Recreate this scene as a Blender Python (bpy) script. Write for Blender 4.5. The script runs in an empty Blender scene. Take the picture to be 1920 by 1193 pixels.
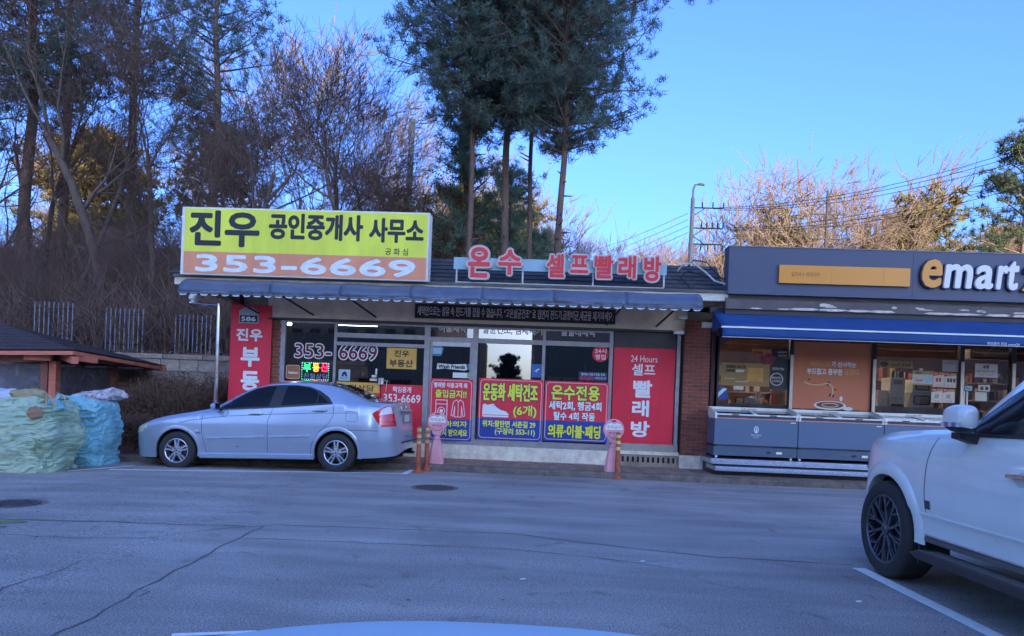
import bpy, math, random
from math import sin, cos, pi, radians, sqrt, atan2
from mathutils import Vector, Matrix, noise
scene = bpy.context.scene
col = scene.collection

# ---------------------------------------------------------------- camera
CAM_H, YAW, ROLL, FPX, CX, HY = 1.31, radians(3.0), radians(2.2), 1387.0, 960.0, 748.0
cam_d = bpy.data.cameras.new('camera')
cam = bpy.data.objects.new('camera', cam_d); col.objects.link(cam)
FWD = Vector((-sin(YAW), cos(YAW), 0)); RGT = Vector((cos(YAW), sin(YAW), 0)); UPV = Vector((0, 0, 1))
CR = RGT*cos(ROLL) + UPV*sin(ROLL); CU = UPV*cos(ROLL) - RGT*sin(ROLL)
mw = Matrix((( CR.x, CU.x, -FWD.x, 0), (CR.y, CU.y, -FWD.y, 0), (CR.z, CU.z, -FWD.z, CAM_H), (0, 0, 0, 1)))
cam.matrix_world = mw
cam_d.sensor_width = 36; cam_d.lens = FPX/1920*36
cam_d.shift_y = (HY-596.5)/1920
cam_d.clip_start = 0.05; cam_d.clip_end = 3000
scene.camera = cam

# ---------------------------------------------------------------- sky, sun, exposure
SUN_EL = radians(17.0)
SUN_DIR = Vector((0.25, -0.97, 0)).normalized()          # towards the sun, behind the camera
w = bpy.data.worlds.new('World'); scene.world = w; w.use_nodes = True
nt = w.node_tree; nt.nodes.clear()
sky = nt.nodes.new('ShaderNodeTexSky'); sky.sky_type = 'NISHITA'; sky.sun_disc = False
sky.sun_elevation = SUN_EL; sky.sun_rotation = atan2(SUN_DIR.x, SUN_DIR.y)
sky.air_density = 1.0; sky.dust_density = 4.0; sky.ozone_density = 3.0; sky.altitude = 50
bg = nt.nodes.new('ShaderNodeBackground'); bg.inputs[1].default_value = 0.14
wo = nt.nodes.new('ShaderNodeOutputWorld')
tint = nt.nodes.new('ShaderNodeMix'); tint.data_type = 'RGBA'; tint.blend_type = 'MULTIPLY'; tint.inputs[0].default_value = 1
tint.inputs[7].default_value = (.285, .415, .80, 1)
nt.links.new(sky.outputs[0], tint.inputs[6]); nt.links.new(tint.outputs[2], bg.inputs[0]); nt.links.new(bg.outputs[0], wo.inputs[0])
sun_d = bpy.data.lights.new('sun', 'SUN'); sun_d.energy = 2.6; sun_d.angle = radians(0.5); sun_d.color = (1.0, 0.90, 0.78)
sun = bpy.data.objects.new('sun', sun_d); col.objects.link(sun)
sd = Vector((SUN_DIR.x*cos(SUN_EL), SUN_DIR.y*cos(SUN_EL), sin(SUN_EL)))
sun.rotation_euler = sd.to_track_quat('Z', 'Y').to_euler()
scene.view_settings.view_transform = 'Standard'; scene.view_settings.look = 'None'
scene.view_settings.gamma = 1; scene.view_settings.exposure = 2.5
try: scene.view_settings.use_curve_mapping = False
except Exception: pass
scene.render.engine = 'CYCLES'
scene.cycles.max_bounces = 7; scene.cycles.transparent_max_bounces = 16; scene.cycles.use_denoising = True

# ---------------------------------------------------------------- pixel helpers (photo pixel -> real place)
def ray(u, v):
    dx = (u-CX)/FPX; dy = -(v-HY)/FPX
    return CR*dx + CU*dy + FWD
O = Vector((0, 0, CAM_H))
def F(u, v, Y):                       # point on the wall plane y = Y
    r = ray(u, v); t = Y/r.y
    return O + r*t
def G(u, v, z=0.0):                   # point on level ground
    r = ray(u, v); t = (z-CAM_H)/r.z
    return O + r*t
def R4(u0, v0, u1, v1, Y):            # upright rectangle on plane Y; v0,v1 taken at the middle column
    um = (u0+u1)/2; vm = (v0+v1)/2
    a = F(u0, vm, Y); b = F(u1, vm, Y); c = F(um, v0, Y); d = F(um, v1, Y)
    return a.x, b.x, d.z, c.z          # x0, x1, z0, z1
def gz(x): return 0.016*(max(x, -12.0)+3.0) if x < -3.0 else 0.0
KH = .11       # kerb height

# ---------------------------------------------------------------- naming helpers
def tag(o, label=None, cat=None, group=None, kind=None):
    if label: o['label'] = label
    if cat: o['category'] = cat
    if group: o['group'] = group
    if kind: o['kind'] = kind
    return o
def thing(name, label, cat, loc=(0, 0, 0), group=None):
    o = bpy.data.objects.new(name, None); col.objects.link(o); o.location = loc
    o.empty_display_size = 0.1
    return tag(o, label, cat, group)
def wloc(o):
    v = Vector((0, 0, 0))
    while o is not None: v += Vector(o.location); o = o.parent
    return v
def copy_tree(o, parent=None):
    c = o.copy(); col.objects.link(c); c.parent = parent
    for ch in list(o.children): copy_tree(ch, c)
    return c

class MB:
    def __init__(s): s.v = []; s.f = []
    def quad(s, a, b, c, d):
        n = len(s.v); s.v += [tuple(a), tuple(b), tuple(c), tuple(d)]; s.f.append((n, n+1, n+2, n+3)); return s
    def tri(s, a, b, c):
        n = len(s.v); s.v += [tuple(a), tuple(b), tuple(c)]; s.f.append((n, n+1, n+2)); return s
    def box(s, x0, x1, y0, y1, z0, z1):
        n = len(s.v)
        s.v += [(x, y, z) for z in (z0, z1) for y in (y0, y1) for x in (x0, x1)]
        for q in ((0, 2, 3, 1), (4, 5, 7, 6), (0, 1, 5, 4), (2, 6, 7, 3), (0, 4, 6, 2), (1, 3, 7, 5)):
            s.f.append(tuple(n+i for i in q))
        return s
    def hull(s, bot, top):            # prism between two same-length loops
        n = len(s.v); k = len(bot)
        s.v += [tuple(p) for p in bot] + [tuple(p) for p in top]
        s.f.append(tuple(n+i for i in reversed(range(k)))); s.f.append(tuple(n+k+i for i in range(k)))
        for i in range(k):
            j = (i+1) % k; s.f.append((n+i, n+j, n+k+j, n+k+i))
        return s
    def prism_xz(s, pts, y0, y1):     # outline in x,z extruded along y
        return s.hull([(p[0], y0, p[1]) for p in pts], [(p[0], y1, p[1]) for p in pts])
    def prism_yz(s, pts, x0, x1):
        return s.hull([(x0, p[0], p[1]) for p in pts], [(x1, p[0], p[1]) for p in pts])
    def beam(s, a, b, w, h=None, up=(0, 0, 1)):
        h = h or w; a = Vector(a); b = Vector(b); d = (b-a).normalized(); u = Vector(up)
        if abs(d.dot(u)) > .99: u = Vector((0, 1, 0))
        r = d.cross(u).normalized()*w/2; q = r.cross(d).normalized()*h/2
        return s.hull([a-r-q, a+r-q, a+r+q, a-r+q], [b-r-q, b+r-q, b+r+q, b-r+q])
    def tube(s, pts, rad, n=6, cap=True):
        pts = [Vector(p) for p in pts]; m = len(pts)
        if not hasattr(rad, '__len__'): rad = [rad]*m
        base = len(s.v); pr = None
        for i, p in enumerate(pts):
            d = (pts[min(i+1, m-1)]-pts[max(i-1, 0)])
            if d.length < 1e-9: d = Vector((0, 0, 1))
            d.normalize()
            if pr is None:
                u = Vector((0, 0, 1)) if abs(d.z) < .9 else Vector((1, 0, 0)); pr = d.cross(u).normalized()
            pr = (pr - d*pr.dot(d)); pr.normalize(); q = d.cross(pr)
            for k in range(n):
                a = 2*pi*k/n; s.v.append(tuple(p + (pr*cos(a)+q*sin(a))*rad[i]))
        for i in range(m-1):
            for k in range(n):
                k2 = (k+1) % n
                s.f.append((base+i*n+k, base+i*n+k2, base+(i+1)*n+k2, base+(i+1)*n+k))
        if cap:
            s.f.append(tuple(base+k for k in reversed(range(n)))); s.f.append(tuple(base+(m-1)*n+k for k in range(n)))
        return s
    def lathe(s, prof, c=(0, 0, 0), n=16, axis='z', sx=1.0, sy=1.0):   # prof: (r, h)
        base = len(s.v); m = len(prof); c = Vector(c)
        for r, h in prof:
            for k in range(n):
                a = 2*pi*k/n; x, y = r*cos(a)*sx, r*sin(a)*sy
                p = Vector((x, y, h)) if axis == 'z' else (Vector((x, h, y)) if axis == 'y' else Vector((h, x, y)))
                s.v.append(tuple(c+p))
        for i in range(m-1):
            for k in range(n):
                k2 = (k+1) % n; s.f.append((base+i*n+k, base+i*n+k2, base+(i+1)*n+k2, base+(i+1)*n+k))
        if prof[0][0] > 1e-6: s.f.append(tuple(base+k for k in reversed(range(n))))
        if prof[-1][0] > 1e-6: s.f.append(tuple(base+(m-1)*n+k for k in range(n)))
        return s
    def disc(s, c, r, n=20, ax='y', rz=None):
        c = Vector(c); rz = rz or r; b = len(s.v)
        for k in range(n):
            a = 2*pi*k/n
            s.v.append(tuple(c + (Vector((r*cos(a), 0, rz*sin(a))) if ax == 'y' else Vector((r*cos(a), rz*sin(a), 0)))))
        s.f.append(tuple(b+k for k in range(n))); return s
    def grid(s, fn, nu, nv):
        b = len(s.v)
        for i in range(nu+1):
            for j in range(nv+1): s.v.append(tuple(fn(i/nu, j/nv)))
        for i in range(nu):
            for j in range(nv):
                a = b+i*(nv+1)+j; s.f.append((a, a+nv+1, a+nv+2, a+1))
        return s
    def build(s, name, mat, parent=None, smooth=False, label=None, kind=None, bevel=0, angle=40):
        me = bpy.data.meshes.new(name)
        off = wloc(parent) if parent is not None else Vector((0, 0, 0))
        vs = [(v[0]-off.x, v[1]-off.y, v[2]-off.z) for v in s.v] if off.length > 0 else s.v
        me.from_pydata(vs, [], s.f); me.update()
        if mat is not None: me.materials.append(mat)
        if smooth:
            me.polygons.foreach_set('use_smooth', [True]*len(me.polygons))
            try: me.set_sharp_from_angle(angle=radians(angle))
            except Exception: pass
        o = bpy.data.objects.new(name, me); col.objects.link(o)
        if parent is not None: o.parent = parent
        if bevel:
            m = o.modifiers.new('bevel', 'BEVEL'); m.width = bevel; m.segments = 2; m.limit_method = 'ANGLE'
        if label: o['label'] = label
        if kind: o['kind'] = kind
        return o

# ---------------------------------------------------------------- materials
MATS = {}
def M(name, c=(.5, .5, .5), rough=.6, metal=0.0, var=0.15, scale=6.0, bump=0.0, bscale=40.0, coat=0.0, emit=None, es=0.0, c2=None, detail=5, stretch=None, spec=None):
    if name in MATS: return MATS[name]
    if not emit and metal < .3:       # warms the base colours to offset the blue light of the sky
        wf = lambda k: (min(.9, k[0]*1.6), min(.88, k[1]*1.32), k[2]*.98)
        c = wf(c); c2 = wf(c2) if c2 else None
    m = bpy.data.materials.new(name); m.use_nodes = True; MATS[name] = m
    n = m.node_tree; b = n.nodes['Principled BSDF']
    b.inputs['Roughness'].default_value = rough; b.inputs['Metallic'].default_value = metal
    if coat: b.inputs['Coat Weight'].default_value = coat; b.inputs['Coat Roughness'].default_value = .06
    if spec is not None: b.inputs['Specular IOR Level'].default_value = spec
    tc = n.nodes.new('ShaderNodeTexCoord'); src = tc.outputs['Object']
    if stretch:
        mp = n.nodes.new('ShaderNodeMapping'); mp.inputs['Scale'].default_value = stretch
        n.links.new(src, mp.inputs[0]); src = mp.outputs[0]
    if var > 0:
        t = n.nodes.new('ShaderNodeTexNoise'); t.inputs['Scale'].default_value = scale; t.inputs['Detail'].default_value = detail
        t.inputs['Roughness'].default_value = .65
        n.links.new(src, t.inputs['Vector'])
        r = n.nodes.new('ShaderNodeValToRGB')
        r.color_ramp.elements[0].position = .3; r.color_ramp.elements[1].position = .7
        lo = c2 if c2 else tuple(max(0, k*(1-var)) for k in c); hi = c if c2 else tuple(min(1, k*(1+var)) for k in c)
        r.color_ramp.elements[0].color = (*lo, 1); r.color_ramp.elements[1].color = (*hi, 1)
        n.links.new(t.outputs[0], r.inputs[0]); n.links.new(r.outputs[0], b.inputs['Base Color'])
        rr = n.nodes.new('ShaderNodeMapRange'); rr.inputs[3].default_value = max(.02, rough-.08); rr.inputs[4].default_value = min(1, rough+.1)
        n.links.new(t.outputs[0], rr.inputs[0]); n.links.new(rr.outputs[0], b.inputs['Roughness'])
    else:
        b.inputs['Base Color'].default_value = (*c, 1)
    if bump:
        t2 = n.nodes.new('ShaderNodeTexNoise'); t2.inputs['Scale'].default_value = bscale; t2.inputs['Detail'].default_value = 4
        n.links.new(src, t2.inputs['Vector'])
        bp = n.nodes.new('ShaderNodeBump'); bp.inputs['Strength'].default_value = bump; bp.inputs['Distance'].default_value = .02
        n.links.new(t2.outputs[0], bp.inputs['Height']); n.links.new(bp.outputs[0], b.inputs['Normal'])
    if emit:
        b.inputs['Emission Color'].default_value = (*emit, 1); b.inputs['Emission Strength'].default_value = es
    return m
def srgb(r, g, b):
    f = lambda c: (c/255/12.92) if c/255 <= .04045 else ((c/255+.055)/1.055)**2.4
    return (f(r), f(g), f(b))
def glass(name, tint=(.5, .55, .6), refl=0.12, rough=.01):
    if name in MATS: return MATS[name]
    m = bpy.data.materials.new(name); m.use_nodes = True; MATS[name] = m
    n = m.node_tree; n.nodes.clear()
    out = n.nodes.new('ShaderNodeOutputMaterial'); tr = n.nodes.new('ShaderNodeBsdfTransparent'); tr.inputs[0].default_value = (*tint, 1)
    gl = n.nodes.new('ShaderNodeBsdfGlossy'); gl.inputs['Roughness'].default_value = rough
    lw = n.nodes.new('ShaderNodeFresnel'); lw.inputs[0].default_value = 1.5
    ad = n.nodes.new('ShaderNodeMath'); ad.operation = 'ADD'; ad.inputs[1].default_value = refl; ad.use_clamp = True
    mx = n.nodes.new('ShaderNodeMixShader')
    n.links.new(lw.outputs[0], ad.inputs[0]); n.links.new(ad.outputs[0], mx.inputs[0])
    n.links.new(tr.outputs[0], mx.inputs[1]); n.links.new(gl.outputs[0], mx.inputs[2]); n.links.new(mx.outputs[0], out.inputs[0])
    return m

# ---------------------------------------------------------------- lettering
_tc = {}
def _text_mesh(s, bold):
    k = (s, bold)
    if k in _tc: return _tc[k]
    c = bpy.data.curves.new('lettering', 'FONT'); c.body = s; c.offset = bold; c.resolution_u = 3; c.fill_mode = 'FRONT'
    o = bpy.data.objects.new('lettering_source', c); col.objects.link(o)
    bpy.context.view_layer.update()
    me = bpy.data.meshes.new_from_object(o.evaluated_get(bpy.context.evaluated_depsgraph_get()))
    vs = [(v.co.x, v.co.y) for v in me.vertices]; fs = [tuple(p.vertices) for p in me.polygons]
    bpy.data.objects.remove(o); bpy.data.curves.remove(c); bpy.data.meshes.remove(me)
    _tc[k] = (vs, fs); return _tc[k]
def text(s, x0, x1, z0, z1, y, mat, parent, bold=0.02, depth=0.0, name='lettering', extra=0.0, label=None, mapf=None, shear=0.0):
    """fits the words into the box, facing -Y; extra grows the outline beyond the box fit (metres kept by the fit of the un-grown glyph)"""
    vs0, _ = _text_mesh(s, 0)
    xs = [v[0] for v in vs0]; ys = [v[1] for v in vs0]
    ax, bx, ay, by = min(xs), max(xs), min(ys), max(ys)
    vs, fs = _text_mesh(s, 0)
    rad = min(bold*(z1-z0)/(by-ay), .16*(z1-z0)); xr = extra*(z1-z0)/(by-ay)
    x0 += rad; x1 -= rad; z0 += rad; z1 -= rad
    sx = (x1-x0)/(bx-ax); sz = (z1-z0)/(by-ay); rad += xr
    nc = 0 if rad < .0015 else (10 if rad > .012 else 6)
    shifts = [(0, 0)]+[(rad*cos(2*pi*(k+.5)/nc), rad*sin(2*pi*(k+.5)/nc)) for k in range(nc)]
    P0 = [((v[0]-ax)*sx+x0 + shear*(v[1]-ay)*sz, (v[1]-ay)*sz+z0) for v in vs]
    mb = MB(); V = []; Fc = []
    if mapf is None: mapf = lambda a, b, d: (a, y-d, b)
    for si, (ox, oz) in enumerate(shifts):
     P = [(a+ox, b+oz) for a, b in P0]; mb.v = []; mb.f = []; e_ = si*.00004
     n = len(P)
     if depth > 0:
        mb.v = [mapf(a, b, depth+e_) for a, b in P]; mb.f = list(fs)
        cnt = {}
        for f in fs:
            for i in range(len(f)):
                e = (f[i], f[(i+1) % len(f)]); cnt[e] = 1
        mb.v += [mapf(a, b, 0) for a, b in P]
        # welded border walls: edges without an opposite (coincident coordinates count as one)
        key = lambda i: (round(vs[i][0], 5), round(vs[i][1], 5))
        es = {(key(a), key(b)) for a, b in cnt}
        for a, b in cnt:
            if (key(b), key(a)) not in es: mb.f.append((a, a+n, b+n, b))
     else:
        mb.v = [mapf(a, b, e_) for a, b in P]; mb.f = list(fs)
     b0 = len(V); V += mb.v; Fc += [tuple(i+b0 for i in f) for f in mb.f]
    mb.v = V; mb.f = Fc
    return mb.build(name, mat, parent, label=label)
def tpx(s, u0, v0, u1, v1, Y, mat, parent, **k):
    x0, x1, z0, z1 = R4(u0, v0, u1, v1, Y)
    return text(s, x0, x1, z0, z1, Y, mat, parent, **k)
def rrect(x0, x1, z0, z1, r, n=5):
    pts = []
    for cx, cz, a0 in ((x1-r, z1-r, 0), (x0+r, z1-r, 90), (x0+r, z0+r, 180), (x1-r, z0+r, 270)):
        for k in range(n+1):
            a = radians(a0+90*k/n); pts.append((cx+r*cos(a), cz+r*sin(a)))
    return pts
def plate(x0, x1, z0, z1, y0, y1, r=0.0):
    mb = MB()
    if r > 0: mb.prism_xz(rrect(x0, x1, z0, z1, r), y0, y1)
    else: mb.box(x0, x1, min(y0, y1), max(y0, y1), z0, z1)
    return mb
def ppx(u0, v0, u1, v1, Y, d=.01, r=0.0):
    x0, x1, z0, z1 = R4(u0, v0, u1, v1, Y); return plate(x0, x1, z0, z1, Y-d, Y, r)
def outline(pts, w, y, d=0.002, closed=True):       # stroked outline in x,z
    mb = MB(); n = len(pts); rng = range(n if closed else n-1)
    for i in rng:
        a = Vector((pts[i][0], 0, pts[i][1])); b = Vector((pts[(i+1) % n][0], 0, pts[(i+1) % n][1]))
        if (b-a).length < 1e-6: continue
        t = (b-a).normalized(); nn = Vector((-t.z, 0, t.x))*w/2
        e = t*w*.25
        a2 = a-e; b2 = b+e
        yy = y - d - 0.0004*(i % 2)
        mb.quad((a2-nn)+Vector((0, yy, 0)), (b2-nn)+Vector((0, yy, 0)), (b2+nn)+Vector((0, yy, 0)), (a2+nn)+Vector((0, yy, 0)))
    return mb

_bx = {}
def piece(name, x0, x1, y0, y1, z0, z1, mat, parent, bevel=0.0):
    """one block of a wall or pavement; alike pieces share their mesh"""
    k = (name, round(x1-x0, 3), round(y1-y0, 3), round(z1-z0, 3), mat.name)
    if k not in _bx:
        a, b, c = (x1-x0)/2, (y1-y0)/2, (z1-z0)/2; e = bevel
        mb = MB()
        if e > 0:   # chamfered front (-y) edges
            mb.hull([(-a, b, -c), (a, b, -c), (a, b, c), (-a, b, c)], [(-a, -b+e, -c), (a, -b+e, -c), (a, -b+e, c), (-a, -b+e, c)])
            mb.f.pop(1)
            n = len(mb.v); mb.v += [(-a+e, -b, -c+e), (a-e, -b, -c+e), (a-e, -b, c-e), (-a+e, -b, c-e)]
            mb.f.append((n, n+1, n+2, n+3))
            for i in range(4): mb.f.append((4+i, 4+(i+1) % 4, n+(i+1) % 4, n+i))
        else: mb.box(-a, a, -b, b, -c, c)
        me = bpy.data.meshes.new(name); me.from_pydata(mb.v, [], mb.f); me.materials.append(mat); _bx[k] = me
    o = bpy.data.objects.new(name, _bx[k]); col.objects.link(o)
    o.parent = parent
    off = wloc(parent) if parent is not None else Vector((0, 0, 0))
    o.location = Vector(((x0+x1)/2, (y0+y1)/2, (z0+z1)/2)) - off
    return o
# ================================================================ materials used across the scene
def asphalt_mat():
    m = M('asphalt', (.14, .14, .15), .85, var=0, bump=.35, bscale=220)
    n = m.node_tree; b = n.nodes['Principled BSDF']
    tc = n.nodes.new('ShaderNodeTexCoord')
    a = n.nodes.new('ShaderNodeTexNoise'); a.inputs['Scale'].default_value = .45; a.inputs['Detail'].default_value = 6; a.inputs['Distortion'].default_value = .6
    c = n.nodes.new('ShaderNodeTexNoise'); c.inputs['Scale'].default_value = 90; c.inputs['Detail'].default_value = 3
    mp = n.nodes.new('ShaderNodeMapping'); mp.inputs['Scale'].default_value = (.35, 1.6, 1)
    d = n.nodes.new('ShaderNodeTexNoise'); d.inputs['Scale'].default_value = 1.3; d.inputs['Detail'].default_value = 5
    n.links.new(tc.outputs['Object'], a.inputs['Vector']); n.links.new(tc.outputs['Object'], c.inputs['Vector'])
    n.links.new(tc.outputs['Object'], mp.inputs[0]); n.links.new(mp.outputs[0], d.inputs['Vector'])
    r1 = n.nodes.new('ShaderNodeValToRGB'); r1.color_ramp.elements[0].position = .3; r1.color_ramp.elements[1].position = .72
    r1.color_ramp.elements[0].color = (.36, .30, .24, 1); r1.color_ramp.elements[1].color = (.52, .45, .36, 1)
    r2 = n.nodes.new('ShaderNodeMapRange'); r2.inputs[1].default_value = .3; r2.inputs[2].default_value = .75; r2.inputs[3].default_value = .35; r2.inputs[4].default_value = 1.65
    r3 = n.nodes.new('ShaderNodeMapRange'); r3.inputs[1].default_value = .3; r3.inputs[2].default_value = .7; r3.inputs[3].default_value = .74; r3.inputs[4].default_value = 1.14
    n.links.new(a.outputs[0], r1.inputs[0]); n.links.new(c.outputs[0], r2.inputs[0]); n.links.new(d.outputs[0], r3.inputs[0])
    e = n.nodes.new('ShaderNodeTexNoise'); e.inputs['Scale'].default_value = 24; e.inputs['Detail'].default_value = 5; e.inputs['Roughness'].default_value = .8
    n.links.new(tc.outputs['Object'], e.inputs['Vector'])
    r4 = n.nodes.new('ShaderNodeMapRange'); r4.inputs[1].default_value = .32; r4.inputs[2].default_value = .68; r4.inputs[3].default_value = .88; r4.inputs[4].default_value = 1.12
    n.links.new(e.outputs[0], r4.inputs[0])
    # oil drips and worn stains
    vo = n.nodes.new('ShaderNodeTexNoise'); vo.inputs['Scale'].default_value = 2.3; vo.inputs['Detail'].default_value = 7; vo.inputs['Distortion'].default_value = 1.2
    n.links.new(tc.outputs['Object'], vo.inputs['Vector'])
    r5 = n.nodes.new('ShaderNodeMapRange'); r5.inputs[1].default_value = .60; r5.inputs[2].default_value = .74; r5.inputs[3].default_value = 1.0; r5.inputs[4].default_value = .66
    n.links.new(vo.outputs[0], r5.inputs[0])
    k0 = n.nodes.new('ShaderNodeMath'); k0.operation = 'MULTIPLY'; n.links.new(r2.outputs[0], k0.inputs[0]); n.links.new(r4.outputs[0], k0.inputs[1])
    k1 = n.nodes.new('ShaderNodeMath'); k1.operation = 'MULTIPLY'; n.links.new(k0.outputs[0], k1.inputs[0]); n.links.new(r5.outputs[0], k1.inputs[1])
    k = n.nodes.new('ShaderNodeMath'); k.operation = 'MULTIPLY'; n.links.new(k1.outputs[0], k.inputs[0]); n.links.new(r3.outputs[0], k.inputs[1])
    v = n.nodes.new('ShaderNodeVectorMath'); v.operation = 'SCALE'
    n.links.new(r1.outputs[0], v.inputs[0]); n.links.new(k.outputs[0], v.inputs['Scale']); n.links.new(v.outputs[0], b.inputs['Base Color'])
    return m
ASPH = asphalt_mat()
CONC = M('concrete', (.30, .29, .27), .85, var=.3, scale=5, bump=.3)
CONC_D = M('weathered_concrete', (.22, .205, .19), .9, var=.35, scale=3, bump=.4, bscale=60)
KERBM = M('kerb_concrete', (.11, .10, .095), .9, var=.45, scale=5, bump=.4)
MORTAR = M('mortar', (.20, .17, .15), .95, var=.2, scale=20)
BRICK = M('red_brick', (.20, .062, .045), .85, var=.3, scale=9, bump=.3, bscale=80)
BRICK2 = M('dark_red_brick', (.145, .047, .038), .85, var=.3, scale=9, bump=.3, bscale=80)
PAVE = M('paver', (.22, .165, .145), .9, var=.3, scale=12, bump=.3)
PAVE2 = M('paver_grey', (.13, .12, .118), .9, var=.3, scale=12, bump=.3)
SOIL = M('soil', (.13, .095, .075), .95, c2=(.055, .042, .036), scale=2.2, bump=.8, bscale=14)
PAINT = M('road_paint', (.75, .75, .75), .7, var=.12, scale=14, bump=.1, bscale=120)
ALU = M('aluminium_frame', (.36, .325, .30), .42, metal=.55, var=.18, scale=9)
STEEL = M('stainless_steel', (.62, .62, .63), .22, metal=1.0, var=.08, scale=10)
BLACK = M('black_plastic', (.018, .018, .02), .5, var=.1)
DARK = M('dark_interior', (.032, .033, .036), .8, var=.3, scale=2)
WHITE = M('white_paint', (.72, .72, .72), .5, var=.08)
OFFW = M('aged_white', (.55, .54, .50), .7, var=.25, scale=7)
RUBBER = M('tyre_rubber', (.022, .022, .023), .8, var=.2, scale=20)

# ================================================================ ground, road, kerb, pavement
g = MB(); g.quad((-700, -700, -.55), (700, -700, -.55), (700, 700, -.55), (-700, 700, -.55))
g.build('ground', SOIL, kind='structure')
YK = 12.80
def road_z(x, y): return gz(x) + .006*noise.noise(Vector((x*.5, y*.5, 0)))
rd = MB()
xs = [-60, -40, -25, -16, -12] + [-12+i*.5 for i in range(1, 49)] + [14, 20, 30, 45, 60]; ys = [-90, -60, -40, -20, -8, -2] + [i*.5-1 for i in range(0, 28)] + [YK+.02]
ys = sorted(set(ys))
for x in xs:
    for y in ys: rd.v.append((x, y, gz(x)))
for i in range(len(xs)-1):
    for j in range(len(ys)-1):
        a = i*len(ys)+j; rd.f.append((a, a+len(ys), a+len(ys)+1, a+1))
rd.build('road', ASPH, kind='structure')

def ribbon(pts, w, lift, name, mat, jitter=0.0, seed=0, kind='structure'):
    rnd = random.Random(seed); P = []
    for i in range(len(pts)-1):
        a, b = pts[i], pts[i+1]; L = max(2, int((b-a).length/(.12 if jitter else .5)))
        for k in range(L): P.append(a.lerp(b, k/L))
    P.append(pts[-1]); mb = MB(); n = len(P); ww = []
    for i, p in enumerate(P):
        d = (P[min(i+1, n-1)]-P[max(i-1, 0)]); d.z = 0; d.normalize(); q = Vector((-d.y, d.x, 0))
        j = q*rnd.gauss(0, jitter) if jitter else Vector((0, 0, 0))
        h = w/2*(rnd.uniform(.35, 1.4) if jitter else 1)
        for s in (-1, 1):
            c = p+j+q*h*s; mb.v.append((c.x, c.y, gz(c.x)+lift))
    for i in range(n-1): mb.f.append((2*i, 2*i+2, 2*i+3, 2*i+1))
    return mb.build(name, mat, kind=kind)
def GG(u, v):
    p = G(u, v, 0)
    for _ in range(4): p = G(u, v, gz(p.x))
    return p
# painted parking lines
ribbon([GG(205, 881), GG(765, 889)], .10, .004, 'road_marking', PAINT)
ribbon([GG(757, 890), GG(776, 880)], .11, .0055, 'road_marking', PAINT)
ribbon([GG(128, 884), GG(252, 874)], .08, .0065, 'road_marking', PAINT)
a = GG(1610, 1066); b = GG(1880, 1200)
ribbon([a, a+(b-a)*1.5], .115, .004, 'road_marking', PAINT)
ribbon([GG(322, 1192), GG(480, 1186)], .05, .004, 'road_marking', PAINT)
CRK = M('crack_filler', (.022, .022, .026), .8, var=.2)
CRK2 = M('faint_crack', (.10, .095, .10), .9, var=.3)
CRKL = M('open_crack', (.10, .097, .10), .85, var=.3, scale=12)
def crack(px, w, mat, s, j=.012): ribbon([GG(*p) for p in px], w, .003, 'crack', mat, j, s)
crack([(-30, 973), (200, 979), (330, 984), (490, 988)], .036, CRKL, 1)
crack([(490, 988), (520, 984), (960, 1001), (1130, 1022), (1320, 1043), (1600, 1060)], .016, CRK2, 2)
crack([(495, 986), (440, 1013), (320, 1078), (265, 1102), (160, 1170), (75, 1200)], .015, CRKL, 3, .014)
crack([(445, 1012), (500, 1011), (960, 1030), (1150, 1050), (1260, 1066)], .012, CRK2, 4)
crack([(0, 1000), (120, 1008), (270, 1010), (340, 1000), (460, 988)], .010, CRK2, 5, .02)
crack([(265, 1102), (275, 1110), (262, 1120)], .010, CRK2, 6)
crack([(0, 940), (60, 922), (200, 900), (250, 892)], .012, CRK2, 7)
crack([(0, 1112), (60, 1085), (110, 1070), (165, 1050)], .010, CRK2, 8, .02)
# damp stain by the left edge
st = MB(); c0 = GG(-10, 978)
for (cx, cy, rx, ry) in ((0, 0, .32, .10), (.12, -.26, .2, .06)):
    pts = [(c0.x+cx+rx*cos(a*pi/9)*(1+.3*noise.noise(Vector((a, cx*9, 1)))), c0.y+cy+ry*sin(a*pi/9)*(1+.4*noise.noise(Vector((a*2, cy, 4))))) for a in range(18)]
    b0 = len(st.v); st.v += [(p[0], p[1], gz(p[0])+.0045) for p in pts]; st.f.append(tuple(range(b0, b0+18)))
st.build('damp_stain', M('wet_asphalt', (.02, .02, .022), .15, var=.1), kind='structure')
# manholes
def manhole(u, v, r, label):
    c = GG(u, v); t = thing('manhole_cover', label, 'manhole cover', (c.x, c.y, gz(c.x)), 'manhole covers in the road')
    MB().lathe([(0, .002), (r+.06, .002), (r+.065, .009), (r+.02, .009), (r+.015, .004), (0, .004)], (c.x, c.y, gz(c.x)), 28).build('ring', M('cast_iron_rim', (.14, .125, .115), .6, var=.3, scale=30), t)
    mb = MB().lathe([(r, .0), (r, .012), (0, .012)], (c.x, c.y, gz(c.x)), 28)
    mb.build('lid', M('cast_iron', (.10, .09, .088), .55, metal=.4, var=.3, scale=30), t)
    s = MB()
    for i in range(-3, 4):
        for j in range(-3, 4):
            if (i*i+j*j) < 10: s.box(c.x+i*r/4-.02, c.x+i*r/4+.02, c.y+j*r/4-.02, c.y+j*r/4+.02, gz(c.x)+.0125, gz(c.x)+.017)
    s.build('stud_pattern', MATS['cast_iron'], t)
manhole(815, 915, .27, 'round iron manhole cover in the road in front of the glass door')
manhole(24, 945, .27, 'round iron manhole cover at the left edge of the road')
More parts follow.
